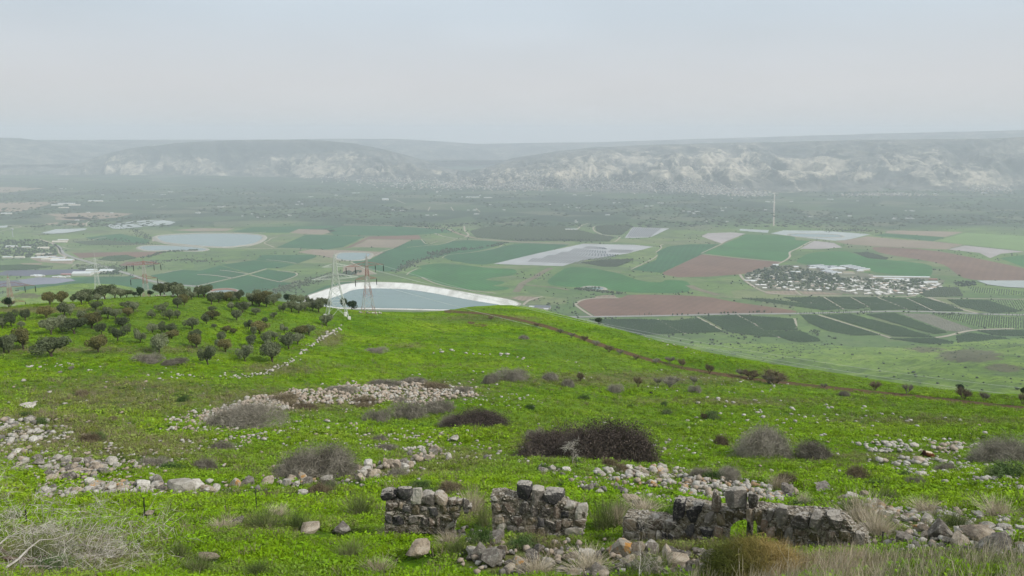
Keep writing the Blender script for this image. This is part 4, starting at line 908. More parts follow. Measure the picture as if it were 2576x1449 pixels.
for (x, y, w_, h_, P_, lb) in [(1410,1150,235,76,SH_D[0],'left half of the big dark brown thicket'),(1530,1158,235,94,SH_D[1],'tall right half of the big dark brown thicket'),(1200,1074,160,40,SH_D[1],'small dark brown thicket left of the big one'),
   (2390,1168,10,8,SH_D[0],'tiny dark bush beside the cow')][:3]:
    put(P_, x, y, w_, h_, 'thicket', lb, 'thicket', None)
rowT = {}
for (x, y, w_, h_, P_) in [(1715,927,26,28,0),(1685,914,34,20,1),(1785,940,30,26,2),(1745,968,26,26,3),(1890,955,60,26,0),(1865,948,36,22,1),(1950,966,84,34,2),(1935,965,50,26,3),(2200,982,36,25,0),(2282,991,32,26,1),(2424,1005,44,28,2),(2476,1010,28,24,3),(2572,1018,28,30,0),
   (1438,849,26,14,1),(1470,858,28,16,2),(1500,870,28,16,3),(1532,886,34,18,0),(1560,893,24,16,1),(1600,905,24,14,2),(1650,915,26,16,3),(1235,803,22,9,2),(1350,822,22,10,0),(1410,838,24,12,3),(1460,960,28,26,2),(1605,974,32,30,0),(1685,974,60,30,3),(1655,970,30,24,1),(1770,1056,24,18,2),(2072,977,22,14,1),(180,935,16,16,3),(24,760,30,14,0)]:
    rowT.setdefault(0 if y < 890 else 1 if x < 1830 else 2, []).append((x, put(SH_T[P_], x, y, w_ * .86, h_ * .86, 'bare_shrub', None, 'shrub', 'leafless shrubs by the earth track'), h_))
ordinal_rows(rowT, lambda q, s: f"leafless little shrub, {s}", lambda k, n: ['the upper stretch of the track', 'the middle stretch of the track', 'the right stretch of the track'][k])
rowH = {}
for (x, y, w_, h_) in [(575,1058,50,18),(640,1036,54,16),(705,1012,60,15),(765,1027,70,14),(850,985,80,13),(905,1014,60,12),(960,970,90,14),(1030,966,70,12),(1105,978,70,15),(1168,988,50,14),(1000,1010,50,10),(540,1072,40,14)]:
    rowH.setdefault(0, []).append((x, put((SH_B if x % 2 else SH_G)[rr_.randrange(2)], x, y, w_, h_, 'scrub', None, 'shrub', 'dry brown scrub in and around the stone heap'), h_))
ordinal_rows(rowH, lambda q, s: f"dry brown scrub, {s}", lambda k, n: 'the big stone heap')
# low thorny tufts on the slopes and green weeds
rc_ = random.Random(21); rowL = {}
for i in range(42):
    reg = [(30, 480, 960, 1120), (560, 1150, 1190, 1290), (1350, 1750, 1165, 1230), (1750, 2350, 1150, 1230), (1300, 1800, 985, 1060)][i % 5]
    x = rc_.uniform(reg[0], reg[1]); y = rc_.uniform(reg[2], reg[3]); w_ = rc_.uniform(20, 48) * (0.5 + (y - 950) / 400)
    P_ = rc_.choice(SH_G[:2] + SH_B + SH_H * 3); o = put(P_, x, y, w_, w_ * rc_.uniform(.35, .6), 'low_shrub', None, 'shrub', 'low thorny shrubs dotted over the slope')
    rowL.setdefault(i % 5, []).append((x, o, w_))
ordinal_rows(rowL, lambda q, s: f"low thorny shrub, {s}", lambda k, n: ['the brownish left slope', 'the grass behind the long stone row', 'the patch around the middle stones', 'the right slope under the cow', 'the slope above the dark thicket'][k])
# ---------------------------------------------------------------- rocks
def rock_mat(name, base, hi, dark, lichen=0.0, orange=0.0):
    m = NM(name); o = m.P(obj=True); n = m.noise(1.6, 6, 0.7, o); n2 = m.noise(6.0, 5, 0.75, o); r = m.rnd()
    c = m.ramp(m.math('ADD', m.math('MULTIPLY', n, 0.8), m.math('MULTIPLY', r, 0.2)), [(0.35, dark), (0.5, base), (0.68, hi)])
    c = m.mix(m.mr(n2, 0.34, 0.47, 0.85, 0.0), c, tuple(q * .35 for q in base))
    if lichen: c = m.mix(m.math('MULTIPLY', m.mr(m.noise(4.2, 6, 0.85, o), 0.52, 0.60, 0, 1), lichen), c, (0.58, 0.55, 0.47))
    if orange: c = m.mix(m.math('MULTIPLY', m.mr(m.noise(2.2, 5, 0.75, o), 0.50, 0.58, 0, 1), orange), c, (0.52, 0.24, 0.035))
    m.col(c); m.bump(m.math('ADD', n2, m.noise(14, 4, 0.8, o)), 0.06, 0.9); return m.m
RL = rock_mat('limestone', (0.50, 0.46, 0.40), (0.70, 0.67, 0.60), (0.30, 0.27, 0.22), .3)
RT_ = rock_mat('tan_limestone', (0.38, 0.31, 0.23), (0.55, 0.47, 0.37), (0.20, 0.16, 0.12), .3)
RGY = rock_mat('grey_stone', (0.18, 0.155, 0.13), (0.31, 0.28, 0.24), (0.09, 0.08, 0.068), .5)
RO = rock_mat('lichened_limestone', (0.48, 0.43, 0.35), (0.62, 0.57, 0.48), (0.30, 0.26, 0.20), .3, .85)
def rock_geo(seed, sub=2, boxy=0.3):
    import bmesh
    rng = np.random.default_rng(seed); bm = bmesh.new(); bmesh.ops.create_icosphere(bm, subdivisions=sub, radius=0.5)
    v = np.array([q.co[:] for q in bm.verts]); f = [[w_.index for w_ in q.verts] for q in bm.faces]; bm.free()
    d = v / np.linalg.norm(v, axis=1)[:, None]; p = 2 + boxy * 6; r = 1 / (np.abs(d) ** p).sum(1) ** (1 / p); v = d * r[:, None] * .5
    for _ in range(12):
        nn = rng.normal(size=3); nn /= np.linalg.norm(nn); k = rng.uniform(.24, .44); s = v @ nn; v = v - np.outer(np.maximum(s - k, 0), nn) * .97
    v += rng.normal(size=v.shape) * 0.012
    return v, f
def rock_proto(seed, mat, sub=2, boxy=.3, name='rock'):
    v, f = rock_geo(seed, sub, boxy); v = v / np.ptp(v[:, 0]); return mk(name, v, f, mat, link=False)
PR = {'l': [rock_proto(i, RL) for i in range(7)], 't': [rock_proto(20 + i, RT_) for i in range(5)], 'g': [rock_proto(40 + i, RGY) for i in range(5)], 'o': [rock_proto(60 + i, RO) for i in range(3)]}
CN = {'l': 'pale', 't': 'tan', 'g': 'grey', 'o': 'orange-lichened'}
q_ = random.Random(99)
ROCKS = []       # (x, y, size px, kind, cluster, flatness)
def along(pts, n, s0, s1, kinds, cl, jx=6, jy=5, flat=.75):
    P_ = np.array(pts, float); d = np.r_[0, np.cumsum(np.hypot(*np.diff(P_, axis=0).T))]
    for i in range(n):
        t = (i + q_.random()) / n * d[-1]; x = np.interp(t, d, P_[:, 0]) + q_.gauss(0, jx); y = np.interp(t, d, P_[:, 1]) + q_.gauss(0, jy)
        ROCKS.append((x, y, s0 + (s1 - s0) * q_.random() ** 2, q_.choice(kinds), cl, flat * q_.uniform(.75, 1.25)))
def inside(poly, n, s0, s1, kinds, cl, flat=.7, pw=2):
    P_ = np.array(poly, float); k = 0
    while k < n:
        x = q_.uniform(P_[:, 0].min(), P_[:, 0].max()); y = q_.uniform(P_[:, 1].min(), P_[:, 1].max())
        if inpoly(x, y, poly): ROCKS.append((x, y, s0 + (s1 - s0) * q_.random() ** pw, q_.choice(kinds), cl, flat * q_.uniform(.7, 1.3))); k += 1
def one(x, y, s, kd, label, flat=.8): ROCKS.append((x, y, s, kd, ('L', label), flat))
one(453, 1240, 66, 'l', 'biggest pale boulder in the long low row of stones', .62); one(497, 1236, 38, 'l', 'upright pale rock right next to the biggest boulder', .95); one(527, 1238, 38, 't', 'low tan rock ending the long stone row', .5)
one(276, 1238, 26, 'l', 'upright pale rock in the middle of the long stone row', 1.1); one(66, 1026, 32, 'l', 'lone smooth white boulder on the left slope', .45); one(1141, 1109, 22, 'l', 'pale block beside the footpath above centre', .75)
one(1221, 1156, 19, 'g', 'dark rounded rock alone on the grass above centre', .8); one(592, 1226, 26, 'o', 'orange-topped rock starting the second stone row', .95); one(624, 1222, 42, 'g', 'long leaning grey stone in the second row', .55)
one(672, 1222, 36, 't', 'broad tan stone in the middle of the second row', .7); one(733, 1213, 22, 't', 'tall tan stone left of the orange-capped one', 1.2); one(760, 1210, 22, 'o', 'orange-capped upright stone in the second row', 1.2); one(772, 1220, 24, 'g', 'square grey stone below the orange-capped one', .8); one(818, 1212, 32, 'l', 'pale slab at the right end of the second row', .6)
one(650, 1238, 17, 'g', 'small tilted grey stone in front of the second row', 1.1); one(760, 1242, 26, 'l', 'white triangular rock on the grass in front of the second row', .5); one(323, 1248, 24, 'g', 'flat grey slab in front of the long stone row', .4)
one(375, 1297, 22, 't', 'small pale rock beside the black fence post', .6); one(1051, 1404, 62, 't', 'large cream boulder on the grass in the foreground', .82); one(1303, 1424, 31, 'o', 'bright orange lichened block in the foreground', .95)
one(858, 1346, 48, 'g', 'tilted grey boulder left of the first ruined wall', .7); one(778, 1338, 48, 't', 'lichened boulder half in the grass, left of the tilted one', .6); one(600, 1315, 30, 'g', 'smooth grey rock in the grass left of the boulders', .5); one(526, 1410, 46, 't', 'long tan stone lying in the foreground grass', .5)
one(1247, 1370, 46, 'g', 'big square brown-grey block fallen at the foot of the middle wall', .75); one(1208, 1402, 44, 'g', 'upright weathered boulder left in the foreground rubble', .85); one(1232, 1420, 50, 'g', 'large dark-sided boulder in the foreground rubble', .8)
one(1475, 1402, 38, 'l', 'pale boulder at the right of the foreground rubble', .7); one(1440, 1412, 34, 't', 'tan block with dark cracks in the foreground rubble', .85); one(1560, 1396, 54, 'o', 'broad lichened boulder at the foot of the right wall', .9); one(1606, 1398, 34, 't', 'tall cream boulder at the foot of the right wall', 1.2); one(1637, 1392, 40, 'l', 'smooth pale boulder beside the tall cream one', .9)
one(2072, 1232, 36, 'g', 'dark flat boulder alone on the green above the right wall', .35); one(1585, 1262, 46, 't', 'mossy tan boulder leaning down the slope behind the gap', .5); one(1610, 1276, 42, 'g', 'second mossy boulder leaning down the slope', .55)
one(1340, 1102, 26, 'l', 'pale flat rock above the left end of the dark thicket', .4); one(1228, 1162, 0.1, 'g', 'x')
ROCKS.pop()
one(2212, 1163, 18, 'l', 'pair of pale rocks on the right slope, the left one', .8); one(2224, 1165, 16, 't', 'pair of pale rocks on the right slope, the right one', .8); one(2300, 1124, 20, 'l', 'pale rock just left of the resting cow', .6)
one(2456, 1363, 64, 't', 'big brown weathered block leaning at the lower right', .85); one(2365, 1358, 50, 'g', 'lichen-spotted grey block at the lower right', .95); one(2516, 1390, 48, 'g', 'broad speckled boulder at the lower right corner', .8); one(2085, 1335, 0.1, 'g', 'x'); ROCKS.pop()
one(2130, 1362, 50, 'g', 'tilted dark slab right of the last wall stone', .55); one(2195, 1340, 60, 'g', 'dark boulder half hidden by dry grass right of the wall', .5); one(1700, 1420, 54, 't', 'tan boulder in the dry grass below the right wall', .8)
one(2150, 1325, 60, 'g', 'dark rock under the dry grass mound', .6)
one(2310, 1162, 24, 't', 'rounded tan rock right of the cow under the brush', .8); one(1550, 1232, 22, 'g', 'dark sharp rock leaning in the stone line', .9); one(1566, 1240, 26, 'g', 'second dark sharp rock in the stone line', .8)
along([(110,1245),(190,1243),(250,1242),(300,1240),(430,1240),(540,1236)], 84, 10, 30, 'lllltg', 'the long low row of pale stones', 8, 6)
along([(220,1225),(300,1224),(420,1224)], 34, 12, 30, 'lltgo', 'the upper side of the long stone row', 12, 3, .9)
along([(700,1222),(800,1216),(900,1200),(960,1192)], 20, 10, 24, 'tglo', 'the second stone row', 8, 4)
along([(890,1202),(950,1180),(1010,1172),(1060,1158),(1110,1140)], 70, 12, 32, 'tttgl', 'the ridge of stones right of the large shrub', 9, 6, .9)
inside([(0,1055),(110,1060),(200,1085),(150,1110),(0,1120)], 90, 7, 22, 'llltg', 'the stones at the left edge', .6); inside([(0,1120),(140,1130),(200,1160),(330,1150),(360,1185),(180,1205),(60,1180),(0,1160)], 130, 7, 26, 'lllttg', 'the jumbled stones at the lower left', .65)
inside([(150,1180),(270,1180),(280,1205),(120,1212)], 26, 12, 34, 'ttg', 'the brown heap above the long stone row', .7)
inside([(490,1050),(540,1030),(590,1020),(640,998),(700,996),(740,983),(820,980),(870,968),(960,972),(1040,962),(1100,970),(1185,980),(1200,1000),(1120,1008),(1080,1024),(980,1012),(900,1022),(800,1014),(740,1034),(690,1030),(630,1056),(560,1060),(520,1072)], 1500, 5.5, 12.5, 'lttttl', 'the big stone heap', .8, 1.5)
inside([(420,1050),(500,1030),(620,1045),(600,1085),(470,1095),(400,1085)], 150, 4, 11, 'lttl', 'the left tip of the big stone heap', .7, 1.5); inside([(480,1030),(900,950),(1250,950),(1260,1000),(1100,1030),(900,1035),(600,1090),(460,1085)], 320, 3, 9, 'lltt', 'the edge of the heap', .6, 1.6)
along([(430,1075),(500,1065),(530,1062)], 30, 5, 14, 'ltt', 'the left tip of the big stone heap', 14, 8)
along([(858,820),(845,838),(810,850),(765,885),(740,905),(690,930),(640,945),(560,950)], 120, 3.5, 9, 'llll', 'the line of stones beside the grove', 6, 3)
along([(60,925),(150,920),(240,915)], 22, 3, 9, 'l', 'the upper left slope', 20, 3, .5); along([(380,945),(480,945)], 18, 4, 10, 'l', 'the slope below the grove', 14, 5, .5); along([(420,905),(560,908)], 8, 3, 7, 'l', 'the slope below the grove', 14, 3, .5)
along([(1090,888),(1150,886),(1210,890),(1330,905)], 18, 4, 14, 'l', 'the middle of the bright slope', 10, 3, .5)
inside([(1200,985),(1400,1000),(1340,1030),(1180,1020)], 60, 3, 9, 'l', 'the slope right of the heap', .55); inside([(1780,1000),(2150,1010),(2300,1060),(1800,1075),(1700,1020)], 90, 3, 12, 'l', 'the upper right slope', .5)
inside([(1650,930),(2000,965),(1900,1000),(1600,980)], 60, 3, 8, 'l', 'the slope below the track', .55); inside([(850,960),(1500,900),(1500,960),(1000,970)], 50, 2.5, 7, 'l', 'the bright slope', .55)
inside([(800,1050),(1000,1090),(900,1130),(600,1120),(420,1110)], 120, 4, 12, 'lltg', 'the grass below the heap', .55)
along([(960,1105),(1040,1098),(1100,1092),(1140,1112)], 30, 5, 14, 'lllt', 'the stones along the footpath', 10, 5, .6); along([(1010,1135),(1070,1128),(1090,1118)], 22, 6, 12, 'll', 'the short white line above the ridge', 5, 3, .7); along([(1330,1128),(1310,1160)], 22, 5, 12, 'll', 'the stones left of the dark thicket', 8, 6, .7)
along([(1200,1130),(1280,1140)], 8, 5, 14, 'l', 'the grass left of the dark thicket', 14, 8)
inside([(1640,1085),(1800,1110),(1800,1150),(1640,1160)], 26, 4, 13, 'l', 'the grass right of the dark thicket', .55)
along([(1350,1176),(1400,1190),(1440,1210),(1480,1228),(1520,1244)], 26, 10, 26, 'ltgg', 'the stone line running down to the gap', 8, 5, .75)
inside([(1480,1185),(1560,1180),(1720,1190),(1760,1215),(1600,1230),(1480,1215)], 130, 8, 24, 'lllltto', 'the scattered stones behind the middle wall', .7)
along([(1560,1185),(1640,1180),(1700,1186)], 22, 10, 24, 'lloo', 'the lichened row behind the middle wall', 6, 4, .8)
inside([(1710,1215),(1800,1208),(1900,1222),(1990,1248),(1960,1266),(1900,1262),(1760,1256),(1705,1240)], 230, 9, 20, 'llllltto', 'the stone pile behind the arch', .8)
along([(1950,1262),(2000,1256),(1960,1235)], 10, 14, 34, 'tgg', 'the brown stump of wall beside the pile', 6, 5, 1.0)
along([(1570,1240),(1700,1262),(1760,1280)], 16, 8, 20, 'llg', 'the grass behind the middle wall', 14, 8, .6)
along([(2120,1260),(2180,1268),(2230,1285),(2290,1312),(2330,1335)], 90, 10, 28, 'lllttoo', 'the stone line right of the wall', 10, 9, .65)
inside([(2280,1265),(2440,1285),(2576,1310),(2576,1410),(2480,1400),(2330,1350)], 130, 8, 28, 'lllltg', 'the stones at the lower right', .55)
inside([(2160,1120),(2260,1112),(2300,1122),(2290,1138),(2200,1140)], 60, 6, 15, 'lll', 'the stones left of the cow', .55); inside([(2340,1118),(2420,1116),(2450,1130),(2400,1142),(2350,1138)], 50, 6, 18, 'lltt', 'the stones right of the cow', .6)
inside([(2240,1150),(2400,1160),(2560,1180),(2560,1220),(2400,1222),(2330,1205),(2250,1180)], 90, 6, 19, 'llll', 'the stones below the cow', .55); inside([(2400,1150),(2570,1150),(2576,1250),(2500,1240)], 30, 6, 20, 'lll', 'the grass at the right edge', .55)
inside([(1190,1372),(1300,1385),(1500,1385),(1520,1449),(1180,1449)], 46, 18, 42, 'tggtl', 'the foreground rubble under the middle wall', .75); inside([(1540,1380),(1760,1405),(1800,1449),(1540,1449)], 26, 18, 42, 'tgg', 'the foreground rubble under the right wall', .75)
inside([(2230,1350),(2420,1345),(2560,1380),(2560,1400),(2250,1375)], 18, 20, 46, 'gglt', 'the broken wall end at the lower right', .7); inside([(1700,1395),(1800,1380),(1820,1440),(1720,1440)], 12, 18, 36, 'gg', 'the rubble left of the straw-coloured bush', .7)
inside([(0,900),(800,1000),(1200,1200),(1300,1300),(900,1300),(0,1300)], 260, 3, 11, 'lltg', 'the left slope', .5); inside([(1300,1050),(2500,1050),(2560,1300),(2000,1250),(1400,1170)], 330, 3, 12, 'lllt', 'the right slope', .5)
along([(370,740),(430,742),(480,748)], 22, 3, 8, 'l', 'the crest of the hill', 14, 2, .6); along([(900,778),(930,786),(960,788)], 8, 4, 9, 'l', 'the foot of the pylon', 6, 2, .7)
inside([(1880,840),(2000,900),(1500,820),(1620,868)], 1, 3, 4, 'l', 'the slope', .5)
inside([(0,1060),(230,1080),(330,1140),(420,1190),(300,1230),(120,1215),(0,1180)], 420, 3, 10, 'llltt', 'the left stone band', .6, 1.6); inside([(330,1140),(520,1110),(700,1060),(760,1080),(560,1140),(380,1185)], 160, 3, 9, 'llt', 'the band below the heap', .55, 1.6)
inside([(100,1215),(540,1215),(560,1250),(90,1252)], 240, 4, 10, 'lltt', 'the foot of the long row', .65, 1.5); inside([(560,1205),(960,1180),(1120,1130),(1130,1160),(960,1225),(560,1240)], 200, 4, 11, 'lltg', 'the foot of the second row', .65, 1.5)
inside([(1340,1165),(1760,1175),(2000,1225),(1990,1275),(1700,1270),(1400,1220)], 360, 4, 11, 'lllt', 'the scatter behind middle wall', .6, 1.6); inside([(2060,1250),(2300,1265),(2576,1300),(2576,1410),(2330,1375),(2150,1310)], 340, 4, 12, 'lllt', 'the lower right stones', .6, 1.6)
inside([(2120,1100),(2480,1105),(2576,1160),(2576,1235),(2380,1235),(2200,1180)], 230, 3, 8, 'lll', 'the stones round the cow', .55, 1.6); inside([(900,1080),(1180,1080),(1320,1150),(1150,1180),(880,1130)], 150, 3, 10, 'lllt', 'the footpath stones', .55, 1.6)
inside([(950,1322),(1200,1322),(1240,1372),(1500,1350),(1560,1372),(1500,1449),(1180,1449),(1100,1360)], 150, 7, 18, 'ggttl', 'the rubble below middle wall', .7, 1.5); inside([(1540,1375),(1800,1385),(1820,1449),(1540,1449)], 90, 7, 18, 'ggttl', 'the rubble below right wall', .7, 1.5); inside([(2120,1335),(2330,1345),(2500,1372),(2480,1400),(2200,1385)], 90, 7, 20, 'ggtl', 'the broken right wall end', .7, 1.5)
along([(1640,840),(1700,868),(1760,890)], 16, 3, 8, 'l', 'the right edge of the crest', 14, 5, .6)
XY = np.array([(r[0], min(max(r[1], crest_y(r[0]) + 3), 1448)) for r in ROCKS]); PH = hill(XY[:, 0], XY[:, 1])
KPX = np.linalg.norm(PH, axis=1) / F; SZ = np.array([r[2] for r in ROCKS]); order = np.argsort(-SZ); indiv = set(order[:300].tolist())
acc_v = {}; clus = {}
GEO = {k: [np.array([v.co[:] for v in p.data.vertices]) for p in L_] for k, L_ in PR.items()}; 
LOWG = {k: [rock_geo(500 + i + 10 * j, 1, .3) for i in range(6)] for j, k in enumerate('ltgo')}
for i, r in enumerate(ROCKS):
    x, y, s, kd, cl, fl = r; p = PH[i]; S_ = s * KPX[i]
    ax, ay, az_ = q_.gauss(0, .15), q_.gauss(0, .15), q_.uniform(0, 6.28); sy = q_.uniform(.75, 1.0); sz = fl * 1.0
    if i in indiv:
        pr = q_.choice(PR[kd]); o = pr.copy(); COL.objects.link(o); o.name = 'rock'; fixed = isinstance(cl, tuple)
        if fixed: az_ = q_.uniform(-.35, .35)
        o.scale = (S_, S_ * sy, S_ * sz); o.rotation_euler = (ax, ay, az_); o.location = (p[0], p[1], p[2] + S_ * sz * (.38 if fixed else .30)); tag(o, None, 'rock', 'loose rocks on the hillside')
        if fixed: o['label'] = cl[1]
        else: clus.setdefault(cl, []).append((x, y, s, o, CN[kd]))
    else:
        S_ *= 1.2; v, f = q_.choice(LOWG[kd]); v = v * [S_, S_ * sy, S_ * sz]; c0, s0 = math.cos(az_), math.sin(az_)
        v = np.c_[v[:, 0] * c0 - v[:, 1] * s0, v[:, 0] * s0 + v[:, 1] * c0, v[:, 2]] + [p[0], p[1], p[2] + S_ * sz * .30 + .03]
        L_ = acc_v.setdefault(kd, [[], [], 0]); L_[0].append(v); L_[1].append(np.array(f) + L_[2]); L_[2] += len(v)
MATS = {'l': RL, 't': RT_, 'g': RGY, 'o': RO}; vs = []; fs = []; ms = []; nn_ = 0
for j, k in enumerate('ltgo'):
    if k in acc_v: a = np.concatenate(acc_v[k][0]); b = np.concatenate(acc_v[k][1]); vs.append(a); fs.append(b + nn_); ms.append(np.full(len(b), j)); nn_ += len(a)
tag(mk('loose_stones', np.concatenate(vs), np.concatenate(fs), [rock_mat('small_' + k, *c_) for k, c_ in (('pale', ((0.53, 0.50, 0.44), (0.70, 0.67, 0.60), (0.38, 0.34, 0.29))), ('tan', ((0.46, 0.38, 0.30), (0.60, 0.52, 0.42), (0.32, 0.26, 0.20))), ('grey', ((0.26, 0.24, 0.21), (0.40, 0.37, 0.33), (0.14, 0.13, 0.11))), ('orange', ((0.48, 0.33, 0.2), (0.6, 0.5, 0.4), (0.3, 0.2, 0.1))))], None, False, None, np.concatenate(ms)), kind='stuff')
SHORT = {'the upper side of the long stone row': 'the back of the long row', 'the long low row of pale stones': 'the long low stone row', 'the ridge of stones right of the large shrub': 'the ridge beside the big shrub', 'the jumbled stones at the lower left': 'the jumble at lower left',
         'the brown heap above the long stone row': 'the brown stone heap', 'the stone line running down to the gap': 'the slanting stone line', 'the scattered stones behind the middle wall': 'the scatter behind middle wall', 'the lichened row behind the middle wall': 'the lichened stone row',
         'the stone line right of the wall': 'the line right of arch', 'the stones at the lower right': 'the lower right stones', 'the foreground rubble under the middle wall': 'the rubble below middle wall', 'the foreground rubble under the right wall': 'the rubble below right wall',
         'the broken wall end at the lower right': 'the broken right wall end', 'the brown stump of wall beside the pile': 'the brown wall stump', 'the rubble left of the straw-coloured bush': 'the rubble beside the broom', 'the left tip of the big stone heap': 'the heap\'s left tip', 'the short white line above the ridge': 'the short white line'}
for cl, L_ in clus.items():
    L_.sort(key=lambda q: q[0]); n = len(L_); per = 12; nseg = max(1, math.ceil(n / per))
    segn = [['']] + [['the left half of ', 'the right half of '], ['the left third of ', 'the middle of ', 'the right third of '], ['the far left of ', 'the centre left of ', 'the centre right of ', 'the far right of ']]
    segs = np.array_split(np.arange(n), nseg)
    for si, sg in enumerate(segs):
        cl = SHORT.get(cl, cl); pre = '' if nseg == 1 else segn[min(nseg, 4) - 1][min(si, 3)]
        m_ = len(sg)
        for k, ii in enumerate(sg):
            x, y, s, o, cn = L_[ii]; side = 'left' if k < (m_ + 1) // 2 else 'right'; kk = k if side == 'left' else m_ - 1 - k
            o['label'] = f"{cn} rock, {ORD[min(kk, 19)]} from {side} in {pre}{cl}"
# ---------------------------------------------------------------- the ruined walls
def stone_mat(name, base, hi, dark, lich, moss=0.0):
    m = NM(name); o = m.P(obj=False); n = m.noise(2.2, 5, 0.65, o); n2 = m.noise(9.0, 6, 0.8, o); r = m.rnd()
    c = m.ramp(m.math('ADD', m.math('MULTIPLY', n, 0.65), m.math('MULTIPLY', r, 0.35)), [(0.33, dark), (0.5, base), (0.68, hi)])
    nrm = m.n('ShaderNodeSeparateXYZ'); m.l(m.n('ShaderNodeNewGeometry').outputs['Normal'], nrm.inputs[0])
    l = m.math('ADD', n2, m.math('MULTIPLY', m.mr(nrm.outputs[2], 0.35, 1.0), 0.20))
    c = m.mix(m.math('MULTIPLY', m.mr(l, 0.60 - 0.12 * lich, 0.74 - 0.12 * lich, 0, 0.9), 1.0), c, (0.46, 0.42, 0.36))
    if moss: c = m.mix(m.math('MULTIPLY', m.mr(m.noise(3.0, 5, 0.8, o), 0.48, 0.60, 0, 1), moss), c, (0.085, 0.075, 0.022))
    m.col(c); m.bump(m.math('ADD', m.math('MULTIPLY', n, 1.2), n2), 0.07, 1.0); return m.m
BS = {'d': stone_mat('basalt_dark', (0.062, 0.058, 0.058), (0.105, 0.098, 0.094), (0.036, 0.034, 0.035), .45),
      'g': stone_mat('basalt_grey', (0.135, 0.118, 0.10), (0.21, 0.185, 0.16), (0.070, 0.060, 0.052), .75),
      'b': stone_mat('basalt_brown', (0.135, 0.10, 0.075), (0.21, 0.16, 0.12), (0.060, 0.045, 0.036), .8),
      't': stone_mat('tan_block', (0.30, 0.235, 0.17), (0.42, 0.34, 0.25), (0.16, 0.12, 0.085), .8, .25),
      'l': stone_mat('pale_block', (0.42, 0.38, 0.31), (0.56, 0.52, 0.45), (0.25, 0.22, 0.17), .9),
      'm': stone_mat('mossy_block', (0.17, 0.135, 0.085), (0.27, 0.22, 0.15), (0.08, 0.065, 0.04), .6, .8),
      'p': stone_mat('pink_block', (0.38, 0.27, 0.20), (0.50, 0.38, 0.29), (0.22, 0.15, 0.11), .8, .15)}
MORT = NM('mortar'); mo = MORT.P(); a_ = MORT.noise(5.5, 6, 0.85, mo); b_ = MORT.noise(2.0, 4, 0.7, mo)
cm = MORT.ramp(a_, [(0.38, (0.030, 0.026, 0.020)), (0.45, (0.15, 0.125, 0.09)), (0.52, (0.32, 0.275, 0.21)), (0.60, (0.52, 0.47, 0.39))]); cm = MORT.mix(MORT.mr(b_, 0.52, 0.66, 0, .6), cm, (0.10, 0.085, 0.03)); MORT.col(cm)
MORT.bump(a_, 0.14, 1.0); MORT = MORT.m
def sbox(w_, d, h, seed, n=5, k=4.5, rough=.05):
    rng = np.random.default_rng(seed); g = np.linspace(-1, 1, n); vs = {}; V_ = []; F_ = []
    def vid(p):
        key = tuple(np.round(p, 4))
        if key not in vs: vs[key] = len(V_); V_.append(p)
        return vs[key]
    for ax in range(3):
        for s in (-1, 1):
            for i in range(n - 1):
                for j in range(n - 1):
                    q = []
                    for a, b in ((i, j), (i + 1, j), (i + 1, j + 1), (i, j + 1)):
                        p = [0, 0, 0]; p[ax] = s; p[(ax + 1) % 3] = g[a]; p[(ax + 2) % 3] = g[b]; q.append(vid(tuple(p)))
                    F_.append(q if s > 0 else q[::-1])
    v = np.array(V_, float); r = (np.abs(v) ** k).sum(1) ** (1 / k); v = v / r[:, None]
    for _ in range(8):
        nn = rng.normal(size=3) * [1, .7, 1]; nn /= np.linalg.norm(nn); kk = rng.uniform(.66, .95); s = v @ nn; v = v - np.outer(np.maximum(s - kk, 0), nn) * .95
    lo, hi = v.min(0), v.max(0); v = (v - (lo + hi) / 2) / (hi - lo) * 2
    v += rng.normal(size=v.shape) * rough * .6; return v * np.array([w_ / 2, d / 2, h / 2]), F_
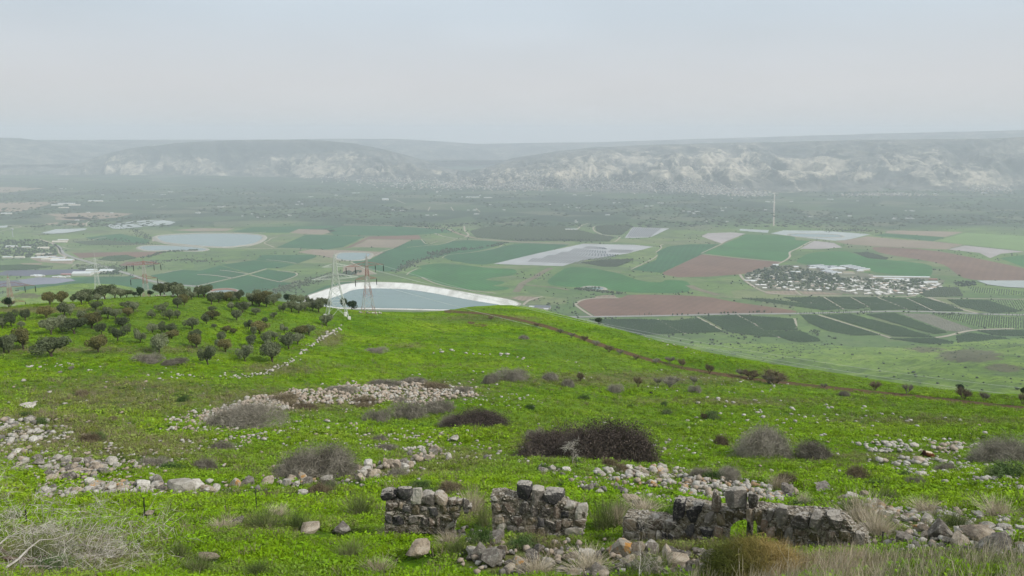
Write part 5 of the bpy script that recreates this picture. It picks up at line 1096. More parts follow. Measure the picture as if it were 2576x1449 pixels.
class Wall:
    """a wall face standing on the ground: an upright plane through two foot pixels"""
    def __init__(s, name, label, foot0, foot1, r0, r1, depth=0.75):
        a = np.array(at_r(*foot0, r0)); b = np.array(at_r(*foot1, r1)); s.a = a; d = b - a; s.d = np.array([d[0], d[1], 0]) / math.hypot(d[0], d[1]); s.n = np.array([s.d[1], -s.d[0], 0])
        if s.n @ a > 0: s.n = -s.n                      # towards the viewer
        s.depth = depth; s.ang = math.atan2(s.d[1], s.d[0]); s.rects = []; s.root = empty(name, a, s.ang); tag(s.root, label, 'ruined wall', 'ruined stone walls'); s.k = 0
    def uv(s, x, y):                                    # pixel -> (along, up) on the face
        v = np.array([float(q) for q in ray(x, y)]); t = (s.a @ s.n) / (v @ s.n); p = v * t - s.a; return p @ s.d, p[2]
    def stone(s, v, x0, y0, x1, y1, kd, proud=0.0, dep=None, kk=4.0):
        s.k += 1; u0, w0 = s.uv(*V(v, x0, y1)); u1, w1 = s.uv(*V(v, x1, y0)); h = w1 - w0; w_ = u1 - u0; u0 -= .035 * w_; u1 += .035 * w_; w0 -= .035 * h; w1 += .035 * h; w_ *= 1.07; h *= 1.07
        dep = dep or min(.6, max(.3, w_ * .9)); g, f = sbox(w_, dep, h, s.k * 17 + int(x0), 5, kk + 2 * random.random())
        s.rects.append((u0, w0, u1, w1)); g = g + [(u0 + u1) / 2, dep / 2 - 0.085 - proud, (w0 + w1) / 2]
        mk('stone', g, f, BS[kd], s.root)
    def core(s, v, outline, depth=None, back=0.015, name='mortar_core'):
        import bmesh
        P_ = [s.uv(*V(v, *p)) for p in outline]; dp = depth or s.depth; tri = tessellate_polygon([[Vector((a, b, 0)) for a, b in P_]]); n = len(P_)
        bm = bmesh.new(); A = [bm.verts.new((a, back, b)) for a, b in P_]; B = [bm.verts.new((a, back + dp, b)) for a, b in P_]
        for t in tri:
            bm.faces.new([A[i] for i in t]); bm.faces.new([B[i] for i in t[::-1]])
        for i in range(n): bm.faces.new([A[i], A[(i + 1) % n], B[(i + 1) % n], B[i]])
        bmesh.ops.triangulate(bm, faces=bm.faces)
        for _ in range(4):
            ee = [e_ for e_ in bm.edges if e_.calc_length() > .16]
            if ee: bmesh.ops.subdivide_edges(bm, edges=ee, cuts=1, use_grid_fill=False); bmesh.ops.triangulate(bm, faces=bm.faces)
        for q in bm.verts:
            x, y, z = q.co; nse = float(fbm(x * 5 + y * 3, z * 5 + y * 4, 3, 3)); q.co.y += nse * .07; q.co.z += float(fbm(x * 4, y * 4 + z, 8, 3)) * .04
        bmesh.ops.recalc_face_normals(bm, faces=bm.faces); me = bpy.data.meshes.new(name); bm.to_mesh(me); bm.free(); me.materials.append(MORT)
        o = bpy.data.objects.new(name, me); COL.objects.link(o); o.parent = s.root; s.poly = P_; s.dp = dp
    def chinks(s, n, seed, kinds='ltmgb', size=(.035, .10), poly=None, top=True):
        rng = np.random.default_rng(seed); P_ = poly or s.poly; us = [p[0] for p in P_]; ws = [p[1] for p in P_]; vs = []; fs = []; ms = []; c = 0; got = 0; km = list(dict.fromkeys(kinds))
        while got < n:
            u = rng.uniform(min(us), max(us)); w_ = rng.uniform(min(ws), max(ws))
            if not inpoly(u, w_, P_): continue
            if any(q[0] + .07 * (q[2] - q[0]) < u < q[2] - .07 * (q[2] - q[0]) and q[1] + .07 * (q[3] - q[1]) < w_ < q[3] - .07 * (q[3] - q[1]) for q in s.rects) and rng.random() < .97: got += 1; continue
            onback = rng.random() < .25; y = (s.dp + .03) if onback else rng.uniform(-.03, .05)
            g, f = rock_geo(int(rng.integers(1, 40)), 1, .4); z_ = rng.uniform(*size); g = g * [z_ * 1.3, z_, z_] * 1.0 + [u, y, w_]; vs.append(g); fs.append(np.array(f) + c); c += len(g); ms.append(np.full(len(f), km.index(kinds[rng.integers(len(kinds))]))); got += 1
        n_ = len(P_)
        if top:
            for i in range(n_):
                (u0, w0), (u1, w1) = P_[i], P_[(i + 1) % n_]; L_ = math.hypot(u1 - u0, w1 - w0)
                if abs(u1 - u0) < .04 or max(w0, w1) < min(ws) + .25: continue
                for _ in range(int(L_ * s.dp * 34)):
                    t = rng.random(); z_ = rng.uniform(.05, .14); g, f = rock_geo(int(rng.integers(1, 40)), 1, .3); g = g * [z_ * 1.2, z_, z_ * .8] + [u0 + (u1 - u0) * t, rng.uniform(0, s.dp), w0 + (w1 - w0) * t + .01]
                    vs.append(g); fs.append(np.array(f) + c); c += len(g); ms.append(np.full(len(f), km.index('l' if 'l' in km and rng.random() < .75 else kinds[0])))
        o = mk('rubble_fill', np.concatenate(vs), np.concatenate(fs), [BS[k] for k in km], s.root, False, None, np.concatenate(ms)); tag(o, kind='stuff')
W1 = Wall('ruined_wall', 'short ruined basalt wall, leftmost of the three in the foreground', V(11, 190, 640), V(11, 1060, 640), 33.5, 33.0)
W1.core(11, [(185,720),(200,350),(330,350),(480,380),(600,385),(750,400),(890,392),(1055,400),(1040,460),(985,560),(960,720)])
for q in [(145,222,318,350,'d'),(328,200,490,362,'d'),(480,216,602,385,'l'),(590,268,750,402,'g'),(752,268,890,412,'t'),(895,330,990,394,'b'),(990,340,1058,385,'t'),(1062,328,1135,440,'g'),(210,362,340,470,'b'),(388,390,470,475,'d'),(345,360,392,440,'t'),(490,390,575,500,'m'),(575,400,662,495,'g'),(665,415,785,520,'d'),(795,395,895,520,'m'),
          (900,400,1058,470,'m'),(190,505,258,615,'d'),(264,500,402,615,'d'),(455,505,560,615,'g'),(566,525,670,620,'g'),(676,540,760,640,'b'),(815,515,960,580,'m'),(873,585,968,670,'l'),(960,480,1030,550,'t'),(205,475,300,503,'l'),(500,505,650,525,'b'),(770,525,815,640,'b'),(1075,440,1130,500,'g'),(1120,390,1168,440,'g')]: W1.stone(11, *q)
W1.chinks(900, 1)
W2 = Wall('ruined_wall', 'middle ruined wall with three big basalt blocks on its top', V(11, 1400, 700), V(11, 2440, 740), 31.5, 31.0)
W2.core(11, [(1405,800),(1395,490),(1375,300),(1500,285),(1670,330),(1850,350),(2195,380),(2300,440),(2440,480),(2450,560),(2420,720),(2400,840)])
for q in [(1672,170,1840,355,'d'),(1843,220,1980,405,'g'),(1975,248,2202,388,'d'),(1385,345,1500,482,'t'),(1508,352,1680,495,'b'),(1695,362,1812,500,'g'),(1814,382,1918,522,'g'),(1922,428,2065,545,'g'),(2068,415,2162,562,'b'),(2165,468,2262,556,'d'),(2205,385,2330,462,'l'),(2330,405,2468,562,'l'),(1395,490,1552,605,'t'),(1560,525,1728,628,'b'),(1735,520,1888,622,'m'),(1893,540,1988,645,'d'),
          (1995,570,2110,690,'g'),(2108,570,2180,700,'b'),(2183,562,2300,640,'t'),(2212,640,2420,742,'l'),(2300,560,2460,640,'t'),(1405,608,1564,722,'l'),(1572,636,1676,736,'g'),(1680,645,1760,750,'g'),(1765,630,1890,760,'b'),(1990,700,2080,790,'g'),(2045,712,2180,850,'g'),(2190,745,2410,800,'m'),(1510,505,1555,525,'l'),(1900,650,1990,760,'m'),(1372,300,1460,345,'l'),(1990,385,2060,425,'t')]: W2.stone(11, *q)
W2.chinks(1200, 2)
W3 = Wall('ruined_wall', 'long ruined wall with a low round arch, rightmost in the foreground', V(12, 170, 800), V(12, 2640, 860), 30.0, 29.0)
W3.core(12, [(150,1000),(150,560),(170,530),(600,570),(640,600),(720,590),(740,400),(860,395),(1060,430),(1190,470),(1530,450),(1700,450),(1880,470),(2030,500),(2450,520),(2660,560),(2760,700),(2900,760),(2960,1000),(1960,1000),(1900,800),(1840,720),(1760,640),(1680,580),(1600,556),(1520,553),(1440,575),(1375,620),(1335,700),(1320,860),(1320,1000)])
for q in [(1143,265,1256,462,'b'),(1290,242,1541,450,'g',.06),(1553,268,1676,446,'g'),(710,350,852,592,'d'),(855,402,1052,602,'d'),(1062,468,1192,627,'g'),(838,625,980,746,'d'),(1005,640,1168,756,'d'),(742,718,936,872,'m'),(943,768,1071,886,'g'),(618,590,765,692,'g'),(412,545,606,697,'b'),(312,568,391,682,'d'),(160,560,308,690,'t'),(165,697,312,772,'l'),(325,700,430,780,'m'),(430,700,522,800,'m'),
          (525,690,585,790,'l'),(585,712,650,822,'d'),(653,722,735,832,'d'),(1070,880,1178,962,'g'),(1175,640,1300,790,'p'),(1196,500,1320,635,'m'),(1300,462,1412,580,'m'),(1410,445,1534,556,'m'),(1537,445,1640,575,'t'),(1630,470,1730,610,'m'),(1700,560,1790,680,'p'),(1770,640,1870,760,'p'),(1768,458,1858,566,'g'),(1866,425,2022,646,'g',.05),(2033,512,2242,648,'g',.04),(2252,480,2410,682,'g',.06),(2424,505,2640,690,'g',.08),
          (1875,650,1960,780,'m'),(1965,650,2072,782,'g'),(2080,655,2220,760,'b'),(2225,690,2380,800,'m'),(2390,695,2560,820,'b'),(2080,770,2210,880,'m'),(1960,790,2070,900,'b'),(2570,700,2740,830,'m'),(2220,810,2400,930,'g'),(2410,830,2600,960,'m'),(750,880,900,985,'b'),(905,895,1060,1000,'g'),(1070,770,1165,875,'p'),(1180,800,1310,900,'p'),(555,830,730,950,'g'),(2620,840,2760,960,'g'),(2745,720,2880,860,'g')]: W3.stone(12, *q)
W3.chinks(2600, 3)
# inner side of the arch passage: a slab standing inside, dark
sl_ = MB(); 
def upright(name, v, x0, y0, x1, y1, r, mat, label, cat, depth=.25):
    a = at_r(*V(v, x0, y1), r); b = at_r(*V(v, x1, y1), r); t = at_r(*V(v, x0, y0), r); w_ = abs(b[0] - a[0]); h = float(t[2] - a[2]); g, f = sbox(w_, depth, h, 5, 5, 6); o = mk(name, g + [0, 0, h / 2], f, mat); o.location = ((a[0] + b[0]) / 2, (a[1] + b[1]) / 2, a[2]); return tag(o, label, cat)
upright('standing_slab', 12, 1525, 540, 1605, 860, 30.3, BS['g'], 'narrow grey slab standing upright inside the arch opening', 'stone slab')
upright('standing_slab', 12, 1640, 600, 1760, 860, 31.0, BS['b'], 'wide dark slab behind the right half of the arch opening', 'stone slab', .6)
# ---------------------------------------------------------------- pylons
GALV = plain('galvanised_steel', (0.56, 0.58, 0.54), 0.55, 0.06, 1.0); REDW = NM('red_white_paint'); _p = REDW.P(obj=True); _s = REDW.n('ShaderNodeSeparateXYZ'); REDW.l(_p, _s.inputs[0])
_w = REDW.math('FRACT', REDW.math('MULTIPLY', _s.outputs[2], 0.135)); REDW.col(REDW.mix(REDW.mr(_w, .48, .52), (0.38, 0.22, 0.19), (0.46, 0.44, 0.42))); REDW = REDW.m
REDP = plain('red_paint', (0.32, 0.15, 0.12), 0.6, 0.1, 1.0); INSU = plain('dark_insulator', (0.03, 0.03, 0.035), 0.3, 0.1, 1.0); CONC = plain('white_concrete', (0.72, 0.70, 0.66), 0.8, 0.06, 1.0)
def pylon(label, loc, H, base, waist, top, arms, mat, rz, insul=None, th=0.14, feet=True, name='power_pylon', waist_h=.55, arm_mat=None):
    root = empty(name, loc, rz); tag(root, label, 'pylon', 'lattice power pylons'); mb = MB()
    wd = lambda z: base + (waist - base) * min(z / (waist_h * H), 1) if z < waist_h * H else waist + (top - waist) * (z - waist_h * H) / ((1 - waist_h) * H)
    zs = [0]; 
    while zs[-1] < H * .97: zs.append(min(H, zs[-1] + max(wd(zs[-1]) * .82, .9)))
    cn = [(-1, -1), (1, -1), (1, 1), (-1, 1)]
    for z0, z1 in zip(zs[:-1], zs[1:]):
        a, b = wd(z0) / 2, wd(z1) / 2
        for i in range(4):
            p, q = cn[i], cn[(i + 1) % 4]; mb.bar((p[0] * a, p[1] * a, z0), (p[0] * b, p[1] * b, z1), th * 1.5); mb.bar((p[0] * a, p[1] * a, z0), (q[0] * b, q[1] * b, z1), th * .8); mb.bar((q[0] * a, q[1] * a, z0), (p[0] * b, p[1] * b, z1), th * .8); mb.bar((p[0] * b, p[1] * b, z1), (q[0] * b, q[1] * b, z1), th * .7)
    mb.bar((0, 0, zs[-1]), (0, 0, H * 1.03), th * 1.3); mb.build('tower_frame', mat, root)
    for zh, L_, pts in arms:
        ab = MB(); w_ = wd(zh) / 2; d = 1.0 if L_ > 0 else -1.0
        for sy in (-1, 1):
            ab.bar((d * w_, sy * w_, zh), (L_, 0, zh + .1), th); ab.bar((d * w_, sy * w_, zh + abs(L_) * .16 + .3), (L_, 0, zh + .1), th)
            for t in (.25, .5, .75): ab.bar((d * w_ + (L_ - d * w_) * t, sy * w_ * (1 - t), zh), (d * w_ + (L_ - d * w_) * (t - .2), sy * w_ * (1.2 - t), zh + (abs(L_) * .16 + .3) * (1 - t + .1)), th * .6)
        ab.build('cross_arm', arm_mat or mat, root)
        for t in pts:
            ib = MB(); x = L_ * t; ib.tube([(x, 0, zh), (x, 0, zh - .3)], [.05, .05], 4); 
            for k in range(6): ib.tube([(x, 0, zh - .3 - k * .33), (x, 0, zh - .5 - k * .33)], [.17, .17], 6)
            ib.tube([(x, 0, zh - .3), (x, 0, zh - 2.5)], [.1, .1], 4); ib.build('insulator', INSU, root)
    if feet:
        for p in cn:
            fb = MB(); fb.box((p[0] * base / 2, p[1] * base / 2, 0.1), (.9, .9, 1.3)); fb.build('footing', CONC, root)
    return root
p = hp(848, 799); k = mpp(p); H_ = 158 * k
pylon('tall pale grey lattice pylon standing at the right end of the grove', (p[0], p[1], p[2]), H_, 6.8, 2.2, .35, [(H_ * .80, -4.2, []), (H_ * .80, 4.6, []), (H_ * .615, -7.6, []), (H_ * .615, 7.6, [])], GALV, R(22), th=.115)
p = hp(927, 789); k = mpp(p); H_ = 152 * k
pylon('slim red and white lattice pylon in front of the reservoir', (p[0], p[1], p[2] - 1.0), H_, 4.6, 1.5, .3, [(H_ * .835, -7.6, (.98, .55)), (H_ * .835, 6.2, (.98, .5)), (H_ * .62, -4.3, (1,)), (H_ * .62, 3.4, (1,))], REDW, R(25), th=.085, arm_mat=REDP)
def behind(x, y, r): X_, Y_, Z_ = at_r(x, y, r); return float(X_), float(Y_), float(Z_)
for (x, yt_, r, H_, base, mat, lb, arms, am) in [
   (237, 641, 420, 30.0, 6.0, GALV, 'pale grey pylon rising behind the crest left of the red one', [(.86, -12.5, ()), (.86, 9.5, ()), (.80, -8, ()), (.80, 6, ())], None),
   (360, 655, 330, 24.0, 3.8, REDW, 'red and white pylon rising behind the top of the grove', [(.93, -6.2, (1, .6)), (.93, 6.2, (1, .6)), (.70, -5.2, (1,)), (.70, 4.6, (1,))], REDP),
   (19, 695, 345, 20.0, 3.4, REDW, 'red pylon behind the crest at the left edge', [(.80, -7.5, (1, .6)), (.80, 9.0, (1, .6)), (.50, -4.5, (1,)), (.50, 5, (1,))], REDP)]:
    t = behind(x, yt_, r); g = float(T(t[0], t[1])); Hh = t[2] - g
    pylon(lb, (t[0], t[1], g), Hh, base * Hh / H_, 1.9, .4, [((Hh - (1 - a) * H_), b, c) for a, b, c in arms], mat, R(12), th=.065, feet=False, arm_mat=am, waist_h=max(.1, 1 - .5 * H_ / Hh))
p = hp(927, 789); WIREM = plain('cable_metal', (0.55, 0.56, 0.55), .5, .05, 1)
for i, (ax, ay, bx, by, lb) in enumerate([(888, 666, 2950, 1010, 'topmost overhead cable crossing in front of the green foothills'), (905, 668, 2950, 1034, 'second overhead cable from the top crossing the foothills'), (950, 664, 2950, 1060, 'third overhead cable from the top crossing the foothills'), (900, 702, 2950, 1090, 'lowest overhead cable crossing the foothills')]):
    a = np.array([float(q) for q in at_r(ax, ay, float(math.hypot(p[0], p[1])))]); b = np.array([float(q) for q in at_r(bx, by, 330)]); pts_ = [a + (b - a) * t - np.array([0, 0, 7.0 * 4 * t * (1 - t)]) for t in np.linspace(0, 1, 40)]
    mb = MB(); mb.tube(pts_, [.035] * 40, 4); tag(mb.build('overhead_cable', WIREM), lb, 'cable')
# mast on the plain
# ---------------------------------------------------------------- fence posts
BLK = plain('black_post', (0.025, 0.024, 0.025), 0.7, 0.2, 5.0); RUST = plain('rusty_rod', (0.10, 0.055, 0.04), 0.8, 0.3, 8.0)
for (x, y, h, w_, tilt, lb) in [(364, 1301, 45, .05, .05, 'thick black fence post standing in the grass on the left'), (646, 1282, 42, .045, 0, 'black fence post in front of the second stone row'), (883, 1262, 26, .04, 0, 'short black post left of the first ruined wall'), (1118, 1262, 32, .05, 0, 'black post just behind the first ruined wall'), (68, 1325, 36, .045, .04, 'black fence post among the dead branches'),
   (138, 1318, 38, .02, .03, 'thin iron rod between the dead branches and the black post'), (205, 1310, 38, .018, 0, 'thin iron rod second from the left in the fence line'), (431, 1298, 34, .018, .03, 'thin iron rod right of the thick black post'), (500, 1296, 34, .018, 0, 'thin iron rod midway between the two black posts'), (569, 1292, 36, .018, 0, 'thin iron rod left of the second black post'), (797, 1272, 26, .018, 0, 'thin iron rod right of the white triangular rock'), (2218, 1376, 34, .045, 0, 'black post at the right end of the arched wall'), (1352, 1418, 30, .03, .12, 'rusty iron bar sticking out of the rubble')]:
    p = hp(x, y); k = mpp(p); H_ = h * k; mb = MB(); n_ = 4
    mb.tube([(0, 0, -.2), (0, 0, H_)], [w_ * .6, w_ * .55], 5); 
    if w_ > .03: mb.box((0, 0, H_ + .01), (w_ * 1.5, w_ * 1.5, .03)); mb.box((0, -w_ * .6, H_ * .6), (w_ * .6, w_ * .5, .03)); mb.box((0, -w_ * .6, H_ * .85), (w_ * .6, w_ * .5, .03))
    o = mb.build('fence_post' if w_ < .06 and 'bar' not in lb else 'iron_bar', RUST if 'rusty' in lb else BLK); o.location = p; o.rotation_euler = (0, tilt, 0); tag(o, lb, 'fence post' if 'bar' not in lb else 'iron bar')
def wire(a, b, label, sag=.1):
    mb = MB(); a = np.array(a); b = np.array(b); pts = [a + (b - a) * t - [0, 0, sag * 4 * t * (1 - t)] for t in np.linspace(0, 1, 9)]; mb.tube(pts, [.004] * 9, 3); tag(mb.build('fence_wire', BLK), label, 'wire')
# ---------------------------------------------------------------- cow
def cow():
    p = hp(2326, 1150); k = mpp(p); me = bpy.data.meshes.new('cow')
    J = [((1.35, 0, .42), .40), ((1.0, 0, .50), .52), ((.4, 0, .55), .56), ((-.2, 0, .60), .52), ((-.62, 0, .72), .42), ((-.95, -.05, .98), .26), ((-1.18, -.1, 1.22), .22), ((-1.42, -.18, 1.10), .17), ((-1.66, -.24, .98), .115), ((-1.76, -.26, .94), .10),
         ((1.25, -.38, .30), .28), ((.72, -.62, .20), .16), ((.95, -.72, .10), .08), ((.35, -.70, .07), .065),
         ((-.45, -.34, .42), .22), ((-.85, -.42, .22), .14), ((-.45, -.55, .10), .08), ((-.75, -.62, .06), .06), ((1.30, .35, .28), .26), ((.8, .5, .15), .14), ((-.5, .33, .35), .2), ((-.95, .36, .12), .1), ((-.6, .45, .07), .06),
         ((1.62, 0, .50), .06), ((1.72, -.12, .18), .035), ((1.66, -.25, .06), .05)]
    E = [(0, 1), (1, 2), (2, 3), (3, 4), (4, 5), (5, 6), (6, 7), (7, 8), (8, 9), (0, 10), (10, 11), (11, 12), (12, 13), (4, 14), (14, 15), (15, 16), (16, 17), (0, 18), (18, 19), (4, 20), (20, 21), (21, 22), (0, 23), (23, 24), (24, 25)]
    me.from_pydata([j[0] for j in J], E, []); o = bpy.data.objects.new('cow', me); COL.objects.link(o)
    sk = o.modifiers.new('s', 'SKIN'); sv = me.skin_vertices[0].data
    for i, j in enumerate(J): sv[i].radius = (j[1], j[1]); sv[i].use_root = (i == 2)
    su = o.modifiers.new('u', 'SUBSURF'); su.levels = 2; su.render_levels = 2
    dg = bpy.context.evaluated_depsgraph_get(); m2 = bpy.data.meshes.new_from_object(o.evaluated_get(dg)); bpy.data.objects.remove(o)
    o = bpy.data.objects.new('cow', m2); COL.objects.link(o)
    m = NM('cow_hide'); q = m.P(obj=True); s = m.n('ShaderNodeSeparateXYZ'); m.l(q, s.inputs[0]); n = m.noise(2.5, 4, .6, q)
    xx = m.math('ADD', s.outputs[0], m.math('MULTIPLY', m.math('SUBTRACT', n, .5), .25)); zz = m.math('ADD', s.outputs[2], m.math('MULTIPLY', m.math('SUBTRACT', n, .5), .5))
    c = m.mix(m.mr(xx, -.55, .35), (0.030, 0.008, 0.006), (0.17, 0.060, 0.020)); c = m.mix(m.mr(m.math('SUBTRACT', zz, m.math('MULTIPLY', xx, -.1)), .90, .96), c, (0.62, 0.52, 0.38))
    c = m.mix(m.mr(xx, -1.0, -.92), (0.62, 0.56, 0.46), c); c = m.mix(m.math('MULTIPLY', m.mr(s.outputs[2], .12, .08), .9), c, (0.55, 0.5, 0.42))
    c2 = m.mix(m.math('MULTIPLY', m.mr(xx, -.98, -.90), m.mr(xx, -.2, -.3)), c, (0.030, 0.008, 0.006)); m.col(c2); m2.materials.clear(); m2.materials.append(m.m)
    m2.polygons.foreach_set('use_smooth', np.ones(len(m2.polygons), bool))
    for sy in (-1, 1):
        mb = MB(); mb.tube([(-1.12, sy * .14 - .1, 1.30), (-1.08, sy * .30 - .1, 1.30), (-1.05, sy * .40 - .1, 1.22)], [.05, .07, .02], 6); mb.build('ear', plain('cow_ear', (.5, .42, .34), .9, .1, 3), o, True)
        mb = MB(); mb.tube([(-1.14, sy * .1 - .1, 1.38), (-1.17, sy * .18 - .1, 1.48), (-1.22, sy * .16 - .1, 1.56)], [.035, .028, .01], 5); mb.build('horn', plain('cow_horn', (.35, .3, .22), .5, .1, 3), o, True)
        mb = MB(); mb.tube([(-1.36, sy * .15 - .17, 1.22), (-1.36, sy * .185 - .17, 1.22)], [.035, .02], 6); mb.build('eye', INSU, o, True)
    s_ = 38 * k / 3.4; o.scale = (s_, s_, s_ * 1.1); o.location = (p[0] + .1, p[1], p[2] + .06); o.rotation_euler = (0, R(6), R(-4)); tag(o, 'brown cow with white face and back resting on the right slope', 'cow')
cow()
pb = hp(1638, 991); o = rock_proto(777, plain('black_hide', (0.01, 0.01, 0.012), .8, .1, 2), 2, .2, 'dark_lump').copy(); COL.objects.link(o); o.location = (pb[0], pb[1], pb[2] + .2); k = mpp(pb); o.scale = (9 * k, 6 * k, 6 * k); tag(o, 'small black lump lying on the slope below the track', 'lump')

# ---------------------------------------------------------------- village, farm buildings
WALLM = NM('house_wall'); WALLM.col(WALLM.ramp(WALLM.rnd(), [(0, (0.42, 0.36, 0.28)), (.5, (0.55, 0.50, 0.42)), (1, (0.62, 0.60, 0.55))])); WALLM = WALLM.m
ROOFM = NM('house_roof'); ROOFM.col(ROOFM.ramp(ROOFM.rnd(), [(0, (0.70, 0.68, 0.64)), (.6, (0.82, 0.80, 0.76)), (.84, (0.58, 0.50, 0.42)), (1, (0.44, 0.30, 0.22))])); ROOFM = ROOFM.m
SHEDR = plain('metal_roof_pale', (0.60, 0.62, 0.62), .5, .05, .1); SHEDD = plain('metal_roof_dark', (0.14, 0.15, 0.17), .5, .1, .1); WINM = plain('window_dark', (0.03, 0.035, 0.04), .2, .1, 1)
def house_proto(kind):
    mb = MB(); mb.box((0, 0, 1.5), (10, 8, 3.6), mi=0)
    if kind == 0:
        mb.add([(-5.6, -4.6, 3.2), (5.6, -4.6, 3.2), (5.6, 4.6, 3.2), (-5.6, 4.6, 3.2), (-5.6, 0, 5), (5.6, 0, 5)], [(0, 1, 5, 4), (3, 4, 5, 2), (0, 4, 3), (1, 2, 5), (0, 3, 2, 1)], 1)
    else: mb.box((0, 0, 3.5), (10.8, 8.8, .35), mi=1); mb.box((2.2, 1, 4.2), (2.2, 2.2, 1.1), mi=0)
    for x in (-3, 0, 3): mb.box((x, -4.03, 1.8), (1.2, .12, 1.2), mi=2)
    return mb.build('house', [WALLM, ROOFM, WINM], link=False)
HP = [house_proto(0), house_proto(1)]
VP = [V(3, *q) for q in [(470,1110),(560,1075),(700,1042),(880,1035),(1400,1105),(1500,1125),(1760,1150),(1950,1165),(1960,1200),(1760,1262),(1300,1262),(1180,1240),(880,1230),(620,1222),(520,1180)]]
rv = random.Random(31); VR = {}; occ = []
tries = 0
while len(occ) < 185 and tries < 14000:
    tries += 1; zx = rv.uniform(470, 1960); zy = rv.uniform(1080, 1262); x, y = V(3, zx, zy)
    if not inpoly(x, y, VP): continue
    dens = .10 + .9 * max(0, (zy - 1120) / 140) ** .8 * (1.0 if zx > 1150 else .75)
    if rv.random() > dens: continue
    X_, Y_ = on_floor(x, y); X_, Y_ = float(X_), float(Y_)
    if any((X_ - a) ** 2 + (Y_ - b) ** 2 < 16 ** 2 for a, b in occ): continue
    occ.append((X_, Y_)); o = rv.choice(HP).copy(); COL.objects.link(o); o.name = 'house'; s = rv.uniform(1.05, 1.75); o.scale = (s * rv.uniform(.9, 1.4), s, rv.uniform(.9, 1.35)); o.rotation_euler = (0, 0, rv.choice([0, .2, .5, 1.57, 1.8, -.3])); o.location = (X_, Y_, FLOOR + .4)
    tag(o, None, 'house', 'houses of the village on the plain'); VR.setdefault(int((zy - 1080) / 14), []).append((x, o, 0))
def vrow(rows_, cl, names):
    ks = sorted(rows_)
    for ri, r in enumerate(ks):
        L_ = sorted(rows_[r], key=lambda q: q[0]); n = len(L_)
        for i, q in enumerate(L_):
            side = 'left' if i < (n + 1) // 2 else 'right'; kk = i if side == 'left' else n - 1 - i; q[1]['label'] = f"{ORD[min(kk, 19)]} small {names} from the {side}, {ORD[min(ri, 19)]} street from the back of {cl}"
vrow(VR, 'the village', 'house')
def shed(v, zx, zy, L_, W_, H_, rz, mats, label, name='farm_shed', stripes=0, cat='shed', group='farm sheds'):
    X_, Y_ = on_floor(*V(v, zx, zy)); root = empty(name, (float(X_), float(Y_), FLOOR + .4), rz); mb = MB(); mb.box((0, 0, H_ / 2), (L_, W_, H_)); mb.build('wall', mats[0], root)
    n = max(1, stripes); wd = W_ / n
    for i in range(n):
        mb = MB(); y0 = -W_ / 2 + wd * i; y1 = y0 + wd * .97; mb.add([(-L_ / 2 - .5, y0, H_ + .02), (L_ / 2 + .5, y0, H_ + .02), (L_ / 2 + .5, (y0 + y1) / 2, H_ + wd * .18), (-L_ / 2 - .5, (y0 + y1) / 2, H_ + wd * .18), (-L_ / 2 - .5, y1, H_ + .02), (L_ / 2 + .5, y1, H_ + .02)], [(0, 1, 2, 3), (3, 2, 5, 4), (0, 3, 4), (1, 5, 2), (0, 4, 5, 1)], 0)
        mb.build('roof', SHEDD if (stripes and i % 2) else mats[1], root)
    tag(root, label, cat, group)
SW = [WALLM, SHEDR]
shed(3, 1060, 1062, 70, 110, 6, R(20), SW, 'large striped-roof barn at the back of the village, left one', stripes=8); shed(3, 1130, 1062, 60, 60, 6, R(20), SW, 'white-roofed barn right of the striped one', stripes=4); shed(3, 1300, 1065, 60, 110, 6, R(20), SW, 'large striped-roof barn at the back of the village, right one', stripes=9); shed(3, 1120, 1095, 50, 75, 5, R(20), SW, 'smaller striped barn in front of the left one', stripes=6)
shed(3, 1200, 1072, 30, 24, 5, 0, SW, 'small white shed between the striped barns'); shed(3, 855, 1096, 40, 16, 5, 0, SW, 'long white shed among the trees on the village back'); shed(3, 707, 1045, 22, 22, 5, 0, SW, 'white shed at the upper left corner of the village'); shed(3, 860, 1058, 18, 16, 5, 0, SW, 'small white shed near the village top')
shed(3, 985, 1066, 30, 16, 5, 0, SW, 'low white shed left of the striped barns'); shed(3, 1342, 1088, 26, 14, 4, 0, SW, 'small white shed in front of the right barn'); shed(3, 1250, 1100, 44, 26, 4, 0, [WALLM, plain('rusty_roof', (.30, .26, .18), .8, .2, .1)], 'brown-roofed shed in front of the barns')
shed(3, 1650, 1134, 210, 14, 5, R(-4), SW, 'very long white poultry shed at the right of the village'); shed(3, 1590, 1148, 70, 14, 5, R(-4), SW, 'shorter white shed in front of the long one'); shed(3, 1690, 1150, 80, 22, 5, R(-4), SW, 'grey striped shed below the long one', stripes=5); shed(3, 1860, 1175, 60, 18, 5, 0, SW, 'white shed at the far right of the village'); shed(3, 1890, 1148, 30, 8, 4, 0, [REDP, REDP], 'rust-red containers behind the right end of the village'); shed(3, 520, 1160, 45, 12, 4, R(-5), SW, 'long white shed at the left edge of the village')
